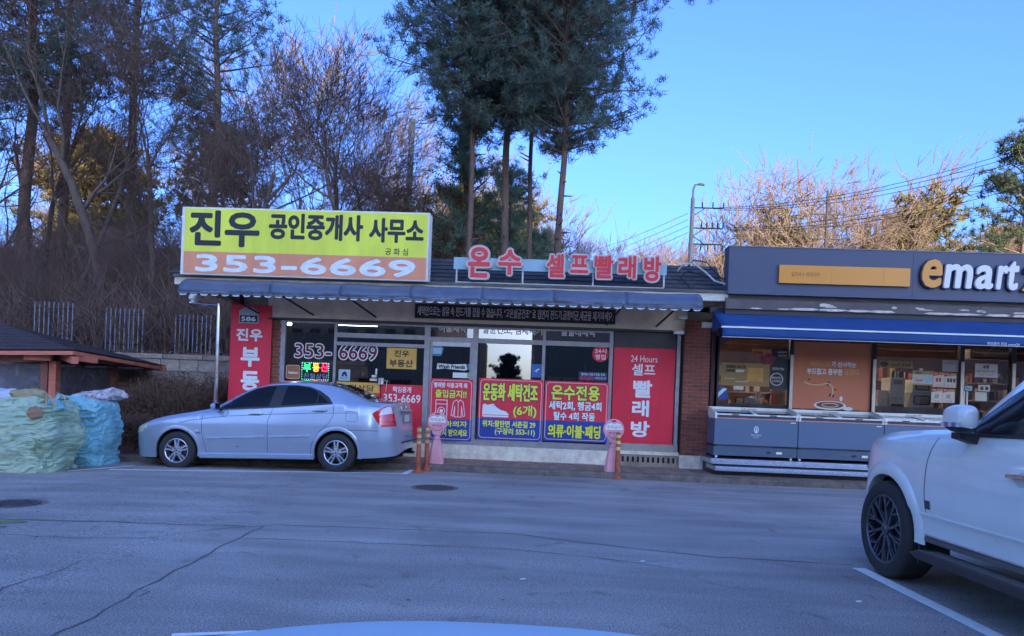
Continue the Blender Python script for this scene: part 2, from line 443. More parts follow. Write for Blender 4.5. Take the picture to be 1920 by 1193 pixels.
# litter specks
rnd = random.Random(5)
LEAF = M('dry_leaf', (.16, .085, .04), .9, var=.3)
lt = MB()
for i in range(260):
    x = rnd.uniform(-7.5, 7); y = rnd.choice([rnd.uniform(12.2, 12.78), rnd.uniform(4, 12.7)]) if i % 3 else rnd.uniform(12.55, 12.79)
    s = rnd.uniform(.008, .022); a = rnd.uniform(0, 6.28); z = gz(x)+.004+rnd.uniform(0, .006)
    lt.quad((x-s*cos(a), y-s*sin(a), z), (x+s*.5*sin(a), y-s*.5*cos(a), z+.006), (x+s*cos(a), y+s*sin(a), z), (x-s*.5*sin(a), y+s*.5*cos(a), z+.004))
lt.build('fallen_leaves', LEAF, kind='stuff'); tag(bpy.data.objects['fallen_leaves'], 'small dry leaves and grit lying on the road and in the gutter', 'leaves')
for i, (u, v) in enumerate(((1205, 1054), (980, 1088), (1610, 1130))):
    p = GG(u, v); s = .022
    tag(MB().quad((p.x-s, p.y-s, .006), (p.x+s*.8, p.y-s*.6, .008), (p.x+s, p.y+s*.7, .012), (p.x-s*.6, p.y+s, .008)).build('paper_scrap', WHITE),
        ['small white paper scrap on the road, the one nearest the middle cracks', 'small white paper scrap lying closest to the car bonnet', 'small white paper scrap left of the painted bay line'][i], 'litter', 'white scraps on the road')

# kerb stones, each a piece
kerb = MB(); 
kb = [(-13, YK+.02), (12.5, YK+.02)]
for i in range(26):
    x0 = -13+i; x1 = x0+1
    z0, z1 = gz(x0), gz(x1)
    kerb.hull([(x0, YK+.015, z0-.2), (x1, YK+.015, z1-.2), (x1, YK+.16, z1-.2), (x0, YK+.16, z0-.2)], [(x0, YK+.015, z0+KH-.02), (x1, YK+.015, z1+KH-.02), (x1, YK+.16, z1+KH-.02), (x0, YK+.16, z0+KH-.02)])
kerb_o = kerb.build('kerb', MORTAR, kind='structure')
for i in range(25):
    x0 = -13+i*1.0; x1 = x0+1.0-.012; z0 = gz(x0); z1 = gz(x1); e = .02
    mb = MB()
    prof = [(YK+.17, -.18), (YK, -.18), (YK, KH-.02-e), (YK+.008, KH-.005-e*.4), (YK+.03, KH), (YK+.17, KH)]
    mb.hull([(x0, p[0], p[1]+z0) for p in prof], [(x1, p[0]+rnd.uniform(-.004, .004), p[1]+z1) for p in prof])
    mb.build('kerb_stone', KERBM, kerb_o)
# pavement base and pavers
sw = MB(); SX0, SX1 = -6.6, 12.0
for i in range(10):
    x0 = SX0+i*(SX1-SX0)/10; x1 = SX0+(i+1)*(SX1-SX0)/10
    sw.hull([(x0, YK+.171, gz(x0)-.2), (x1, YK+.171, gz(x1)-.2), (x1, 14.9, gz(x1)-.2), (x0, 14.9, gz(x0)-.2)], [(x0, YK+.171, gz(x0)+KH-.02), (x1, YK+.171, gz(x1)+KH-.02), (x1, 14.9, gz(x1)+KH-.02), (x0, 14.9, gz(x0)+KH-.02)])
pav = sw.build('pavement', MORTAR, kind='structure')
cells = []
for r in range(12):
    y0 = YK+.178+r*.125
    n = 0; x = -6.4 + (r % 2)*.11
    while x < 11.6:
        cells.append((x, y0, r)); x += .222
def vis(c):                                   # how large a paver shows: nearest rows, in the open stretch
    x, y, r = c; return (0 if -1.6 < x < 4.4 else 3) + r*.45 + abs(x-1.5)*.08
cells.sort(key=vis)
rest = MB()
for i, (x, y, r) in enumerate(cells):
    z = gz(x)
    if i < 296: piece('paver', x, x+.215, y, y+.116, KH-.06+z, KH-.003+z+rnd.uniform(-.003, .003), PAVE if (i*7) % 3 else PAVE2, pav)
    else: rest.box(x, x+.215, y, y+.116, KH-.03+z, KH-.003+z+rnd.uniform(-.003, .003))
rest.build('paver_field', PAVE, pav, kind='stuff')

# terrain behind the kerb: planted strip, bank and wooded hill
WALL_Y = 17.5
def sm(t): t = max(0, min(1, t)); return t*t*(3-2*t)
def hill(x, y):
    lat = sm((2.0-x)/13.0)
    bump = .25*noise.noise(Vector((x*.25, y*.25, 3)))+.1*noise.noise(Vector((x*.9, y*.9, 7)))
    if y < WALL_Y+.1: return KH-.05+gz(x)+ .12*sm((y-13)/1.5)*(x < -6.4) + .04*noise.noise(Vector((x*2, y*2, 0)))
    front = 2.0*sm((-4.0-x)/1.2)
    rise = sm((y-WALL_Y)/20.0)
    return .12 + front + lat*rise*6.0 + bump*lat + .6*sm((y-40)/40)
hm = MB(); hx = [-80, -60, -45]+[-36+i*.6 for i in range(0, 74)]+[10, 14, 20, 30, 45, 70, 110]; hy = [YK+.17, 13.4, 14.0, 15, 16, WALL_Y+.02, WALL_Y+.12]+[WALL_Y+.12+i*.7 for i in range(1, 36)]+[45, 52, 60, 75, 100, 150]
for x in hx:
    for y in hy: hm.v.append((x, y, hill(x, y)))
for i in range(len(hx)-1):
    for j in range(len(hy)-1):
        if -6.6 < (hx[i]+hx[i+1])/2 < 30 and hy[j] < 17: continue
        a = i*len(hy)+j; hm.f.append((a, a+len(hy), a+len(hy)+1, a+1))
hm.build('hillside', SOIL, smooth=True, kind='structure')

# retaining wall of concrete blocks
ZW = 2.06
wall = thing('retaining_wall', 'grey concrete block retaining wall behind the shelter and the leafless hedge', 'wall', (-9, WALL_Y, 0))
MB().box(-17, -4.6, WALL_Y-.22, WALL_Y+.1, -.4, ZW-.02).build('wall_core', MORTAR, wall)
BLK = [CONC_D, M('concrete_block', (.27, .25, .235), .9, var=.35, scale=4, bump=.4), M('stained_block', (.16, .15, .14), .9, var=.4, scale=3, bump=.4)]
for r in range(7):
    z1 = ZW-.12-r*.29; z0 = z1-.278
    x = -13.0+(r % 2)*.23
    while x < -4.7:
        m = BLK[(int(x*7)+r*3) % 3]
        piece('concrete_block', x, x+.447, WALL_Y-.27, WALL_Y-.2, z0, z1, m, wall, bevel=.008); x += .457
for k in range(9):
    x = -13.2+k*.98
    piece('coping_slab', x, x+.965, WALL_Y-.30, WALL_Y+.12, ZW-.115, ZW, BLK[0], wall, bevel=.01)
# picket fences on the wall
PICK = M('galvanised_picket', (.28, .28, .30), .5, metal=.3, var=.15)
for i, (u0, u1, vt, vb) in enumerate(((65, 136, 566, 634), (199, 268, 578, 650), (329, 395, 590, 659))):
    Y = WALL_Y+.35
    x0, x1, z0, z1 = R4(u0, vt, u1, vb, Y)
    z0, z1 = min(z0, z1), max(z0, z1)
    x0b, x1b, zt, zb = R4(u0, vb, u1, vt, Y)[0], R4(u0, vt, u1, vt, Y)[1], z1, z0
    t = thing('picket_fence', ['bare steel picket fence panel above the shelter roof', 'bare steel picket fence panel over the middle of the block wall', 'bare steel picket fence panel nearest the chrome lamp arm'][i], 'fence', (x0, Y, z0), 'picket fence panels on the retaining wall')
    n = 9 if i else 9
    for k in range(n):
        x = x0+(x1-x0)*k/(n-1)
        mb = MB().box(x-.011, x+.011, Y-.011, Y+.011, z0-.25, z1-.03); mb.tri((x-.016, Y-.016, z1-.03), (x+.016, Y-.016, z1-.03), (x, Y, z1)); mb.tri((x+.016, Y+.016, z1-.03), (x-.016, Y+.016, z1-.03), (x, Y, z1))
        mb.build('picket', PICK, t)
    for zz in (z0+.06, z1-.16): MB().box(x0-.03, x1+.03, Y+.017, Y+.04, zz-.015, zz+.015).build('rail', CRK, t)
    for xx in (x0-.06, x1+.06): MB().box(xx-.02, xx+.02, Y-.02, Y+.02, z0-.3, z0+.1).build('post', CRK, t)
# ================================================================ left building: estate agent and laundrette
YF = 14.40; YE = 13.5
lx0, lx1 = F(430, 700, YF).x, F(1283, 700, YF).x
BEIGE = M('beige_render', (.52, .46, .41), .85, var=.15, scale=3, bump=.15)
shop = thing('shop_building', 'low brick shop building with estate agent and laundrette under a long grey blue awning', 'building', ((lx0+lx1)/2, YF, 0))
ZT = 3.20
# side and rear walls, floor, ceiling, roof
MB().box(lx0, lx0+.2, YF+.25, 20, -.3, ZT).build('side_wall', BRICK2, shop)
MB().box(lx1-.02, lx1+.18, YF+.25, 20, -.3, ZT).build('side_wall', BRICK2, shop)
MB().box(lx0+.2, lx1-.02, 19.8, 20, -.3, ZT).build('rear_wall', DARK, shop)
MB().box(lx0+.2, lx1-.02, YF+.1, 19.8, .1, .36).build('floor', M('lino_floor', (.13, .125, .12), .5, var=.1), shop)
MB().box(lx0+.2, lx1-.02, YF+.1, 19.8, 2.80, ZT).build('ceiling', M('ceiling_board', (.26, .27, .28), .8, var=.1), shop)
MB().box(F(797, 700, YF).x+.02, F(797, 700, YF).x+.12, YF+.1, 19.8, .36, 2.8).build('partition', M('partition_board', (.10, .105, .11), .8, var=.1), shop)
# white plinth
xa, xb, z0, z1 = R4(500, 838, 1146, 860, YF)
MB().box(xa, xb, YF-.07, YF+.2, -.1, .375).build('plinth', OFFW, shop)
# beige lintel band
xa, xb, _, _ = R4(507, 578, 1287, 598, YF)
MB().box(xa, xb, YF-.12, YF+.25, 2.735, ZT).build('lintel_band', BEIGE, shop)
MB().box(xa, xb, YF-.14, YF+.2, 2.695, 2.733).build('lintel_trim', M('dark_trim', (.05, .05, .055), .6), shop)
# roof slab, fascia, mansard
ex0, ex1 = F(330, 530, YE).x, F(1364, 570, YE).x
slab = MB().box(ex0, ex1, YE+.02, 20.3, ZT+.002, 3.355); slab.build('roof_slab', CONC, shop)
fz0, fz1 = 3.215, 3.35
MB().box(ex0-.02, ex1, YE-.02, YE+.018, fz0, fz1).build('fascia', M('white_fascia', (.66, .65, .63), .6, c2=(.36, .34, .31), scale=3.5, stretch=(1, 1, 3)), shop)
MB().box(ex0-.03, ex1, YE-.05, YE+.10, fz1+.001, fz1+.05).build('gutter', M('dark_gutter', (.075, .08, .09), .6, var=.3, scale=4), shop)
ROOF = M('bitumen_shingle', (.06, .064, .078), .85, c2=(.035, .037, .046), scale=9, bump=.5, bscale=35)
mx0 = F(350, 490, 14.2).x
rf = MB(); zt = 4.02
rf.hull([(mx0, YE+.12, 3.36), (ex1, YE+.12, 3.36), (ex1, 19.5, 3.36), (mx0, 19.5, 3.36)], [(mx0, 14.55, zt), (ex1, 14.55, zt), (ex1, 18.5, zt), (mx0, 18.5, zt)])
mans = rf.build('roof', MORTAR and ROOF, shop)
# courses of shingles on the visible slope
nrow = 7; dy = (14.55-YE-.12)/nrow; dz = (zt-3.36)/nrow
rows = MB(); rr = random.Random(3); nl = Vector((0, -dz, dy)).normalized()
for r in range(nrow):
    x = mx0-(.1 if r % 2 else 0)
    while x < ex1-.05:
        x1 = min(ex1, x+.33); y0 = YE+.12+r*dy; z0r = 3.36+r*dz
        p = [Vector((x+.006, y0, z0r)), Vector((x1-.006, y0, z0r)), Vector((x1-.006, y0+dy, z0r+dz)), Vector((x+.006, y0+dy, z0r+dz))]
        lo = [q+nl*.003 for q in p]; hi = [p[0]+nl*(.024+rr.uniform(0, .006)), p[1]+nl*.026, p[2]+nl*.008, p[3]+nl*.008]
        rows.hull(lo, hi); x = x1
rows.build('shingle_field', ROOF, mans, kind='stuff')
# brick beside the left red board and a brick sill course
def brickwork(xa, xb, za, zb, yf, parent, seed=1, d=.05, depth_back=.2, bw=.19, bh=.057, pitch=.068):
    r = random.Random(seed)
    MB().box(xa+.004, xb-.004, yf+.012, yf+depth_back, za, zb).build('mortar_bed', MORTAR, parent)
    n = int((zb-za)/pitch)
    for k in range(n):
        z0 = za+k*pitch+.005; x = xa + (0 if k % 2 else -.1)
        while x < xb-.03:
            a, b = max(x, xa), min(x+bw, xb); a = round(a, 3); b = round(b, 3)
            if b-a > .04: piece('brick', a, b, yf+r.choice((0, .002, .004)), yf+.06, z0, z0+bh, r.choice((BRICK, BRICK, BRICK2)), parent, bevel=.004)
            x += bw+.011
xa = F(507, 700, YF).x; xb = F(524, 700, YF).x
lw = MB().box(lx0-.0, lx0+.16, YF-.02, YF+.25, 0, ZT).build('front_wall', BRICK2, shop)
brickwork(round(xa-.02, 3), round(xb+.02, 3), .36, 2.68, YF-.05, lw, 2)
MB().box(lx0+.16, xa-.025, YF+.02, YF+.25, .1, ZT-.4).build('front_wall', BRICK2, shop)

# window frames
fr = thing  # alias not used
def vert(u, v0=598, v1=838, w=.06, d=.09, name='mullion', mat=ALU, y=YF):
    c = F(u, (v0+v1)/2, y).x
    return MB().box(c-w/2, c+w/2, y-d/2, y+d/2, .377, 2.693).build(name, mat, shop)
VX = {}
for k, (u, wd) in {'a': (529, .09), 'b': (627, .05), 'c': (799, .11), 'd': (889, .10), 'e': (1017.5, .06), 'f': (1143.5, .07)}.items():
    vert(u, w=wd); VX[k] = (F(u, 718, YF).x, wd)
def hbar(k0, k1, z, h, d=.07):
    a = VX[k0][0]+VX[k0][1]/2+.001; b = VX[k1][0]-VX[k1][1]/2-.001
    return MB().box(a, b, YF-d/2, YF+d/2, z-h/2, z+h/2).build('transom', ALU, shop)
TZ = 2.42
for k0, k1 in (('a', 'b'), ('b', 'c'), ('c', 'd'), ('d', 'e'), ('e', 'f')):
    if k0 != 'a': hbar(k0, k1, TZ if k0 not in 'b' else 2.44, .09)
    hbar(k0, k1, .435, .115)
    hbar(k0, k1, 2.672, .04)
hbar('b', 'c', 2.27, .07)
# door stiles on the laundrette door
a = VX['c'][0]+VX['c'][1]/2; b = VX['d'][0]-VX['d'][1]/2
MB().box(a+.004, a+.05, YF-.02, YF+.03, .494, 2.372).build('door_stile', ALU, shop)
MB().box(b-.05, b-.004, YF-.02, YF+.03, .494, 2.372).build('door_stile', ALU, shop)
MB().box(a+.051, b-.051, YF-.02, YF+.03, 2.29, 2.372).build('door_rail', M('light_aluminium', (.55, .54, .53), .4, metal=.6), shop)
# panes
GL = glass('shop_glass', (.62, .66, .70), .05)
GLR = glass('mirror_film_glass', (.34, .37, .40), .10)
for k0, k1 in (('a', 'b'), ('b', 'c'), ('c', 'd'), ('d', 'e'), ('e', 'f')):
    a = VX[k0][0]+VX[k0][1]/2; b = VX[k1][0]-VX[k1][1]/2
    MB().box(a, b, YF+.005, YF+.013, .49, 2.655).build('window_pane', GLR if k0 == 'd' else GL, shop)
# dark bays behind transom lights carry lettering
DG = M('film_grey', (.085, .088, .10), .35, var=.1)
LTG = M('silver_lettering', (.55, .56, .58), .5)
for k0, k1, m in (('c', 'd', DG), ('e', 'f', DG)):
    a = VX[k0][0]+VX[k0][1]/2; b = VX[k1][0]-VX[k1][1]/2
    MB().box(a+.002, b-.002, YF+.016, YF+.022, 2.47, 2.65).build('film_strip', m, shop)
tpx('이불세탁', 823, 608.5, 875, 623.5, YF-.002, LTG, shop, bold=.02)
tpx('살균건조, 냄새제거', 905, 611, 1017, 628, YF-.002, LTG, shop, bold=.02)
tpx('물빨래세탁', 1052, 615.5, 1117, 631, YF-.002, LTG, shop, bold=.02)
# interior things: fluorescent tubes, washers, counter
def tube_light(u0, v0, u1, v1, Y, label):
    x0, x1, z0, z1 = R4(u0, v0, u1, v1, Y); z1 = max(z1, z0+.05)
    t = thing('fluorescent_light', label, 'ceiling light', ((x0+x1)/2, Y, z1), 'fluorescent lights in the estate agent office')
    MB().box(x0-.03, x1+.03, Y-.05, Y+.05, z1-.02, z1+.05).build('housing', WHITE, t)
    MB().lathe([(0, x0), (.035, x0), (.035, x1), (0, x1)], (0, Y, z0+.02), 10, 'x').build('tube', M('lit_tube', (.9, .9, .9), .3, var=0, emit=(1, .97, .95), es=9), t)
tube_light(633, 602, 708, 610, 16.2, 'long lit fluorescent tube behind the estate agent window')
tube_light(533, 601, 546, 609, 15.6, 'short lit fluorescent tube end behind the leftmost pane')
tube_light(771, 604, 777, 608, 16.5, 'tiny lit lamp behind the upper corner of the estate agent window')
tube_light(1004, 640, 1012, 644, 16.0, 'small lit lamp behind the laundrette window')
WM = M('machine_enamel', (.36, .37, .38), .35)
for i in range(4):
    x = F(1040+i*28, 700, 18.8).x; y = 18.9
    t = thing('washing_machine', ['tall steel washing machine at the back left behind the right laundrette pane', 'tall steel washing machine second from the left behind the right laundrette pane', 'tall steel washing machine third from the left behind the right laundrette pane', 'tall steel washing machine rightmost behind the right laundrette pane'][i], 'washing machine', (x, y, .36), 'washing machines inside the laundrette')
    MB().box(x-.17, x+.17, y-.3, y+.3, .361, 1.9).build('cabinet', WM, t, bevel=.01)
    MB().lathe([(.13, -.33), (.13, -.30), (.09, -.29), (0, -.29)], (x, y, 1.2), 18, 'y').build('porthole', BLACK, t)
xx = F(620, 700, 16.8).x
t = thing('office_desk', 'dark wooden desk behind the estate agent window', 'desk', (xx, 16.8, .36))
MB().box(xx-.7, xx+.7, 16.5, 17.1, 1.05, 1.09).build('desk_top', M('desk_wood', (.16, .09, .05), .5), t)
for dx in (-.65, .65): MB().box(xx+dx-.03, xx+dx+.03, 16.55, 17.05, .361, 1.05).build('leg', BLACK, t)
xx = F(1097, 700, 15.2).x
tag(MB().lathe([(.02, .37), (.02, 2.05)], (xx, 15.2, 0), 8).build('steel_pipe', STEEL), 'bright vertical steel pipe behind the right laundrette pane', 'pipe')

# window stickers and banners (things stuck on the panes)
YG = YF-.004
RED = M('banner_red', (.58, .024, .05), .5, var=.16, scale=1.6, bump=.12, bscale=5, stretch=(1.5, 1, .5))
REDB = M('board_red', (.62, .018, .045), .45, var=.16, scale=1.4, bump=.12, bscale=4, stretch=(1.5, 1, .4))
BLUE = M('banner_blue', (.012, .045, .30), .5, var=.15, scale=2)
YEL = M('lettering_yellow', (.80, .74, .06), .5, var=.04)
NAVY = M('navy_outline', (.008, .015, .07), .5, var=.04)
PINKW = M('pale_pink_line', (.72, .42, .52), .5, var=.03)
WL = M('lettering_white', (.75, .74, .76), .5, var=.04)
BK = M('lettering_black', (.015, .015, .02), .5, var=.03)
MAR = M('lettering_maroon', (.14, .008, .02), .5, var=.03)
GOLD = M('sticker_yellow', (.58, .36, .07), .5, var=.06)
SBLUE = M('sticker_blue', (.05, .19, .42), .5, var=.06)
LBLUE = M('sticker_pale_blue', (.30, .48, .62), .5, var=.06)

def bordered(s, u0, v0, u1, v1, parent, Y, fill=YEL, edge=NAVY, bold=.03, ex=.035):
    tpx(s, u0, v0, u1, v1, Y-.0005, edge, parent, bold=bold, extra=ex, name='lettering_outline')
    tpx(s, u0, v0, u1, v1, Y-.002, fill, parent, bold=bold)
def banner(u0, v0, u1, v1, vs, label):
    x0, x1, z0, z1 = R4(u0, v0, u1, v1, YF); zs = R4(u0, vs, u1, v1, YF)[3]
    t = thing('window_banner', label, 'banner', ((x0+x1)/2, YF-.04, z0), 'vinyl banners on the laundrette panes')
    MB().box(x0, x1, YF-.056, YF-.05, zs, z1).build('upper_panel', RED, t)
    MB().box(x0, x1, YF-.0565, YF-.0505, z0, zs-.0005).build('lower_panel', BLUE, t)
    m = .03; p = rrect(x0+m, x1-m, zs, z1-m, .07); 
    allp = rrect(x0+m, x1-m, z0+m, z1-m, .07)
    up = [q for q in allp if q[1] >= zs]; lo = [q for q in allp if q[1] < zs]
    outline(allp, .012, YF-.057).build('border_line', PINKW if vs else PINKW, t)
    return t
YB = YF-.058
b1 = banner(806, 711, 886, 826, 786, 'red and blue banner with washing machine and jacket drawings on the glass door')
tpx('빨래방 이용고객 외', 813.5, 717.5, 876, 727.5, YB, WL, b1, bold=.03)
bordered('출입금지!!', 816, 731, 875, 746.5, b1, YB)
bordered('안마의자', 820, 789, 876, 801, b1, YB, ex=.03)
bordered('마사지 받으세요', 811, 804.5, 876, 818, b1, YB, ex=.03)
x0, x1, z0, z1 = R4(817, 750, 838, 782, YB)
ic = MB(); L = .011
outline([(x0, z0), (x1, z0), (x1, z1), (x0, z1)], .014, YB).build('washer_drawing', WL, b1)
outline([(x0, z1-.08), (x1, z1-.08)], .012, YB-.001, closed=False).build('washer_panel', WL, b1)
cxm, czm = (x0+x1)/2, z0+.12
outline([(cxm+.07*cos(a*pi/10), czm+.07*sin(a*pi/10)) for a in range(20)], .014, YB-.001).build('washer_door', WL, b1)
MB().disc((cxm, YB-.002, czm), .035, 14).build('washer_drum', WL, b1)
x0, x1, z0, z1 = R4(846, 750, 872, 782, YB); W_ = x1-x0; H_ = z1-z0
jk = [(.38, 1), (.15, .88), (0, .08), (.14, .03), (.26, .62), (.26, 0), (.74, 0), (.74, .62), (.86, .03), (1, .08), (.85, .88), (.62, 1), (.5, .85)]
outline([(x0+p[0]*W_, z0+p[1]*H_) for p in jk], .011, YB).build('jacket_drawing', WL, b1)
outline([(x0+.5*W_, z0), (x0+.5*W_, z0+.85*H_)], .010, YB, closed=False).build('zip_drawing', WL, b1)
b2 = banner(897, 711, 1017, 825, 786, 'red and blue banner with the white shoe drawing on the middle pane')
bordered('운동화 세탁건조', 905, 719, 1009, 753, b2, YB)
bordered('(6개)', 962, 760, 1006, 784, b2, YB, ex=.03)
tpx('위치:팔탄면 서촌길 29', 904, 789, 1004, 802, YB-.001, YEL, b2, bold=.03)
tpx('(구장리 553-11)', 927.5, 803.5, 1003, 818, YB-.001, YEL, b2, bold=.03)
x0, x1, z0, z1 = R4(904, 757.5, 954, 782.5, YB); W_ = x1-x0; H_ = z1-z0
sh = [(0, .18), (.02, .95), (.12, .98), (.2, .9), (.28, .95), (.42, 1), (.55, .75), (.72, .55), (.9, .45), (1, .25), (1, .18)]
so = [(0, .14), (1, .14), (.98, .02), (.1, 0), (.02, .04)]
def flat(pts, y, name, mat, parent):
    mb = MB(); mb.v = [(x0+p[0]*W_, y, z0+p[1]*H_) for p in pts]; mb.f = [tuple(range(len(pts)))]; return mb.build(name, mat, parent)
flat(sh, YB-.001, 'shoe_upper', WL, b2); flat(so, YB-.001, 'shoe_sole', WL, b2)
for k in range(4): outline([(x0+(.42+k*.08)*W_, z0+(.86-k*.1)*H_), (x0+(.55+k*.08)*W_, z0+(.92-k*.12)*H_)], .008, YB-.0012, closed=False).build('shoe_lace', MAR, b2)
b3 = banner(1020, 716, 1139.5, 828, 790, 'red and blue banner listing hot water washing on the right laundrette pane')
bordered('온수전용', 1033.5, 722.5, 1125, 751.5, b3, YB)
bordered('세탁2회, 헹굼4회', 1029, 753, 1128, 770.5, b3, YB, WL, BK, ex=.025)
bordered('탈수 4회 작동', 1038, 773, 1116, 789, b3, YB, WL, BK, ex=.025)
bordered('의류·이불·패딩', 1027, 797, 1126, 822, b3, YB)

# long black banner over the laundrette
x0, x1, z0, z1 = R4(778, 575.5, 1154, 602.5, YF-.16)
t = thing('wall_banner', 'long black banner with grey lettering under the awning', 'banner', ((x0+x1)/2, YF-.16, z0))
MB().box(x0, x1, YF-.175, YF-.155, z0, z1).build('cloth', M('banner_black', (.022, .020, .026), .7, var=.1), t)
text('세탁만으로는 섬유 속 진드기를 잡을 수 없습니다. “고온살균건조” 로 집먼지 진드기,곰팡이균,세균을 제거하세요.', x0+.05, x1-.04, z0+.045, z1-.04, YF-.177, M('banner_grey_lettering', (.50, .49, .52), .6), t, bold=.015)

# estate agent window pieces
def sticker(name, label, u0, v0, u1, v1, mat, r=0, Y=YG, cat='sticker', d=.004, group=None):
    x0, x1, z0, z1 = R4(u0, v0, u1, v1, Y)
    t = thing(name, label, cat, ((x0+x1)/2, Y, z0), group)
    plate(x0, x1, z0, z1, Y-d, Y, r).build('sheet', mat, t); return t
def outl(s, u0, v0, u1, v1, label):
    x0, x1, z0, z1 = R4(u0, v0, u1, v1, YG)
    t = thing('phone_lettering', label, 'lettering', ((x0+x1)/2, YG, z0))
    text(s, x0, x1, z0, z1, YG, WL, t, bold=.012, extra=.05, name='lettering_outline')
    text(s, x0, x1, z0, z1, YG-.002, MAR, t, bold=.012)
outl('353-', 553, 645, 621, 671.5, 'maroon telephone digits 353- with white edges on the left estate agent pane')
outl('6669', 636, 647, 707, 675, 'maroon telephone digits 6669 with white edges on the wide estate agent pane')
t = sticker('window_sign', 'yellow sign with black lettering in the upper right of the estate agent pane', 725, 653, 781, 692, GOLD, cat='sign')
tpx('진우', 739, 657, 767.5, 669.5, YG-.006, BK, t, bold=.03); tpx('부동산', 730, 674.5, 774.5, 688.5, YG-.006, BK, t, bold=.03)
t = sticker('window_sticker', 'square brown sticker at the left estate agent pane', 537, 685, 562, 710, M('sticker_brown', (.28, .12, .05), .5), .02)
x0, x1, z0, z1 = R4(537, 685, 562, 710, YG); outline(rrect(x0, x1, z0, z1, .03), .012, YG-.004).build('edge', M('sticker_tan', (.50, .40, .30), .5), t)
tpx('kakao', 541, 696, 559, 701, YG-.006, WL, t, bold=.03)
t = sticker('window_sticker', 'pale blue square sticker with house symbol on the estate agent pane', 635, 693, 656.5, 714, LBLUE)
x0, x1, z0, z1 = R4(640, 696, 652, 706, YG); W_ = x1-x0; H_ = z1-z0
flat([(0, 0), (.2, .5), (0, .5), (.5, 1), (1, .5), (.8, .5), (1, 0), (.6, 0), (.6, .35), (.4, .35), (.4, 0)], YG-.006, 'house_symbol', NAVY, t)
tpx('부동산정보', 638, 707.5, 654, 711, YG-.006, NAVY, t, bold=.02)
# LED sign
x0, x1, z0, z1 = R4(566, 680, 617.5, 713, YF+.05)
t = thing('led_sign', 'small lit LED sign with green, orange and red letters', 'sign', ((x0+x1)/2, YF+.05, z0))
MB().box(x0, x1, YF+.03, YF+.06, z0, z1).build('board', BLACK, t)
YL = YF+.028
for s, u0, u1, c in (('부', 568.5, 583, (.02, 1, .12)), ('동', 586, 599, (1, .25, .02)), ('산', 601, 616, (1, .02, .06))):
    tpx(s, u0, 681.5, u1, 697.5, YL, M('led_'+s, c, .5, var=0, emit=c, es=2.2), t, bold=.03)
tpx('친절상담', 569, 700.5, 614.5, 711, YL, M('led_dim', (.25, .3, .42), .5, var=0, emit=(.2, .3, .55), es=.35), t, bold=.0)
dots = MB(); dotg = MB(); k = 0
for i in range(13):
    for zz in (z0+.008, z1-.008): (dots if (i//3) % 2 else dotg).disc((x0+(x1-x0)*(i+.5)/13, YL, zz), .007, 6)
for i in range(8):
    for xx in (x0+.008, x1-.008): (dots if i > 3 else dotg).disc((xx, YL, z0+(z1-z0)*(i+.5)/8), .007, 6)
dots.build('led_border', M('led_white', (.6, .8, 1), .5, var=0, emit=(.6, .85, 1), es=2), t)
dotg.build('led_border', M('led_green', (.1, 1, .5), .5, var=0, emit=(.1, .9, .4), es=1.6), t)
# red sheets behind the car
t = sticker('window_film', 'red window film with yellow band behind the roof of the silver car', 631, 717, 711.5, 835, RED, cat='window film')
ppx(631, 717, 711.5, 736, YG-.005, .003).build('yellow_band', GOLD, t)
tpx('친절상담', 638, 721.5, 701.5, 733, YG-.010, BK, t, bold=.02)
tpx('계약', 674, 741, 701, 753, YG-.008, WL, t, bold=.02)
t = sticker('window_film', 'red window film with white telephone number left of the aluminium jamb', 713, 721.5, 793, 832, RED, cat='window film')
tpx('책임중개', 736, 725, 771, 736.5, YG-.006, WL, t, bold=.02); tpx('353-6669', 718.7, 739.5, 788.4, 755, YG-.006, WL, t, bold=.015)
x0, x1, z0, z1 = R4(530, 715, 626, 835, YG)
tag(MB().box(x0, x1, YG-.004, YG, z0, z1).build('window_film', RED), 'red window film hidden mostly behind the silver car in the leftmost bay', 'window film')
# door lock
x0, x1, z0, z1 = R4(694, 706, 729, 722, YG-.03)
t = thing('door_lock', 'white door lock with dangling cable on the estate agent pane', 'door lock', ((x0+x1)/2, YG-.03, z0))
MB().box(x0, x0+.14, YG-.07, YG-.03, z0+.07, z0+.12).build('bar', OFFW, t, bevel=.008)
MB().box(x0+.17, x0+.21, YG-.08, YG-.02, z0, z0+.14).build('body', STEEL, t, bevel=.008)
MB().box(x0+.22, x0+.27, YG-.09, YG-.02, z0+.01, z0+.14).build('knob', OFFW, t, bevel=.01)
MB().tube([(x0+.28, YG-.03, z0+.09), (x0+.36, YG-.03, z0+.08), (x0+.33, YG-.03, z0+.06), (x0+.32, YG-.03, z0-.13)], .007, 6).build('cable', OFFW, t)
MB().box(x0+.10, x0+.13, YG-.03, YG-.01, z0+.2, z0+.32).build('card', WHITE, t)
MB().box(x0+.03, x0+.13, YG-.06, YG-.01, z0+.14, z0+.19).build('cap', OFFW, t, bevel=.01)
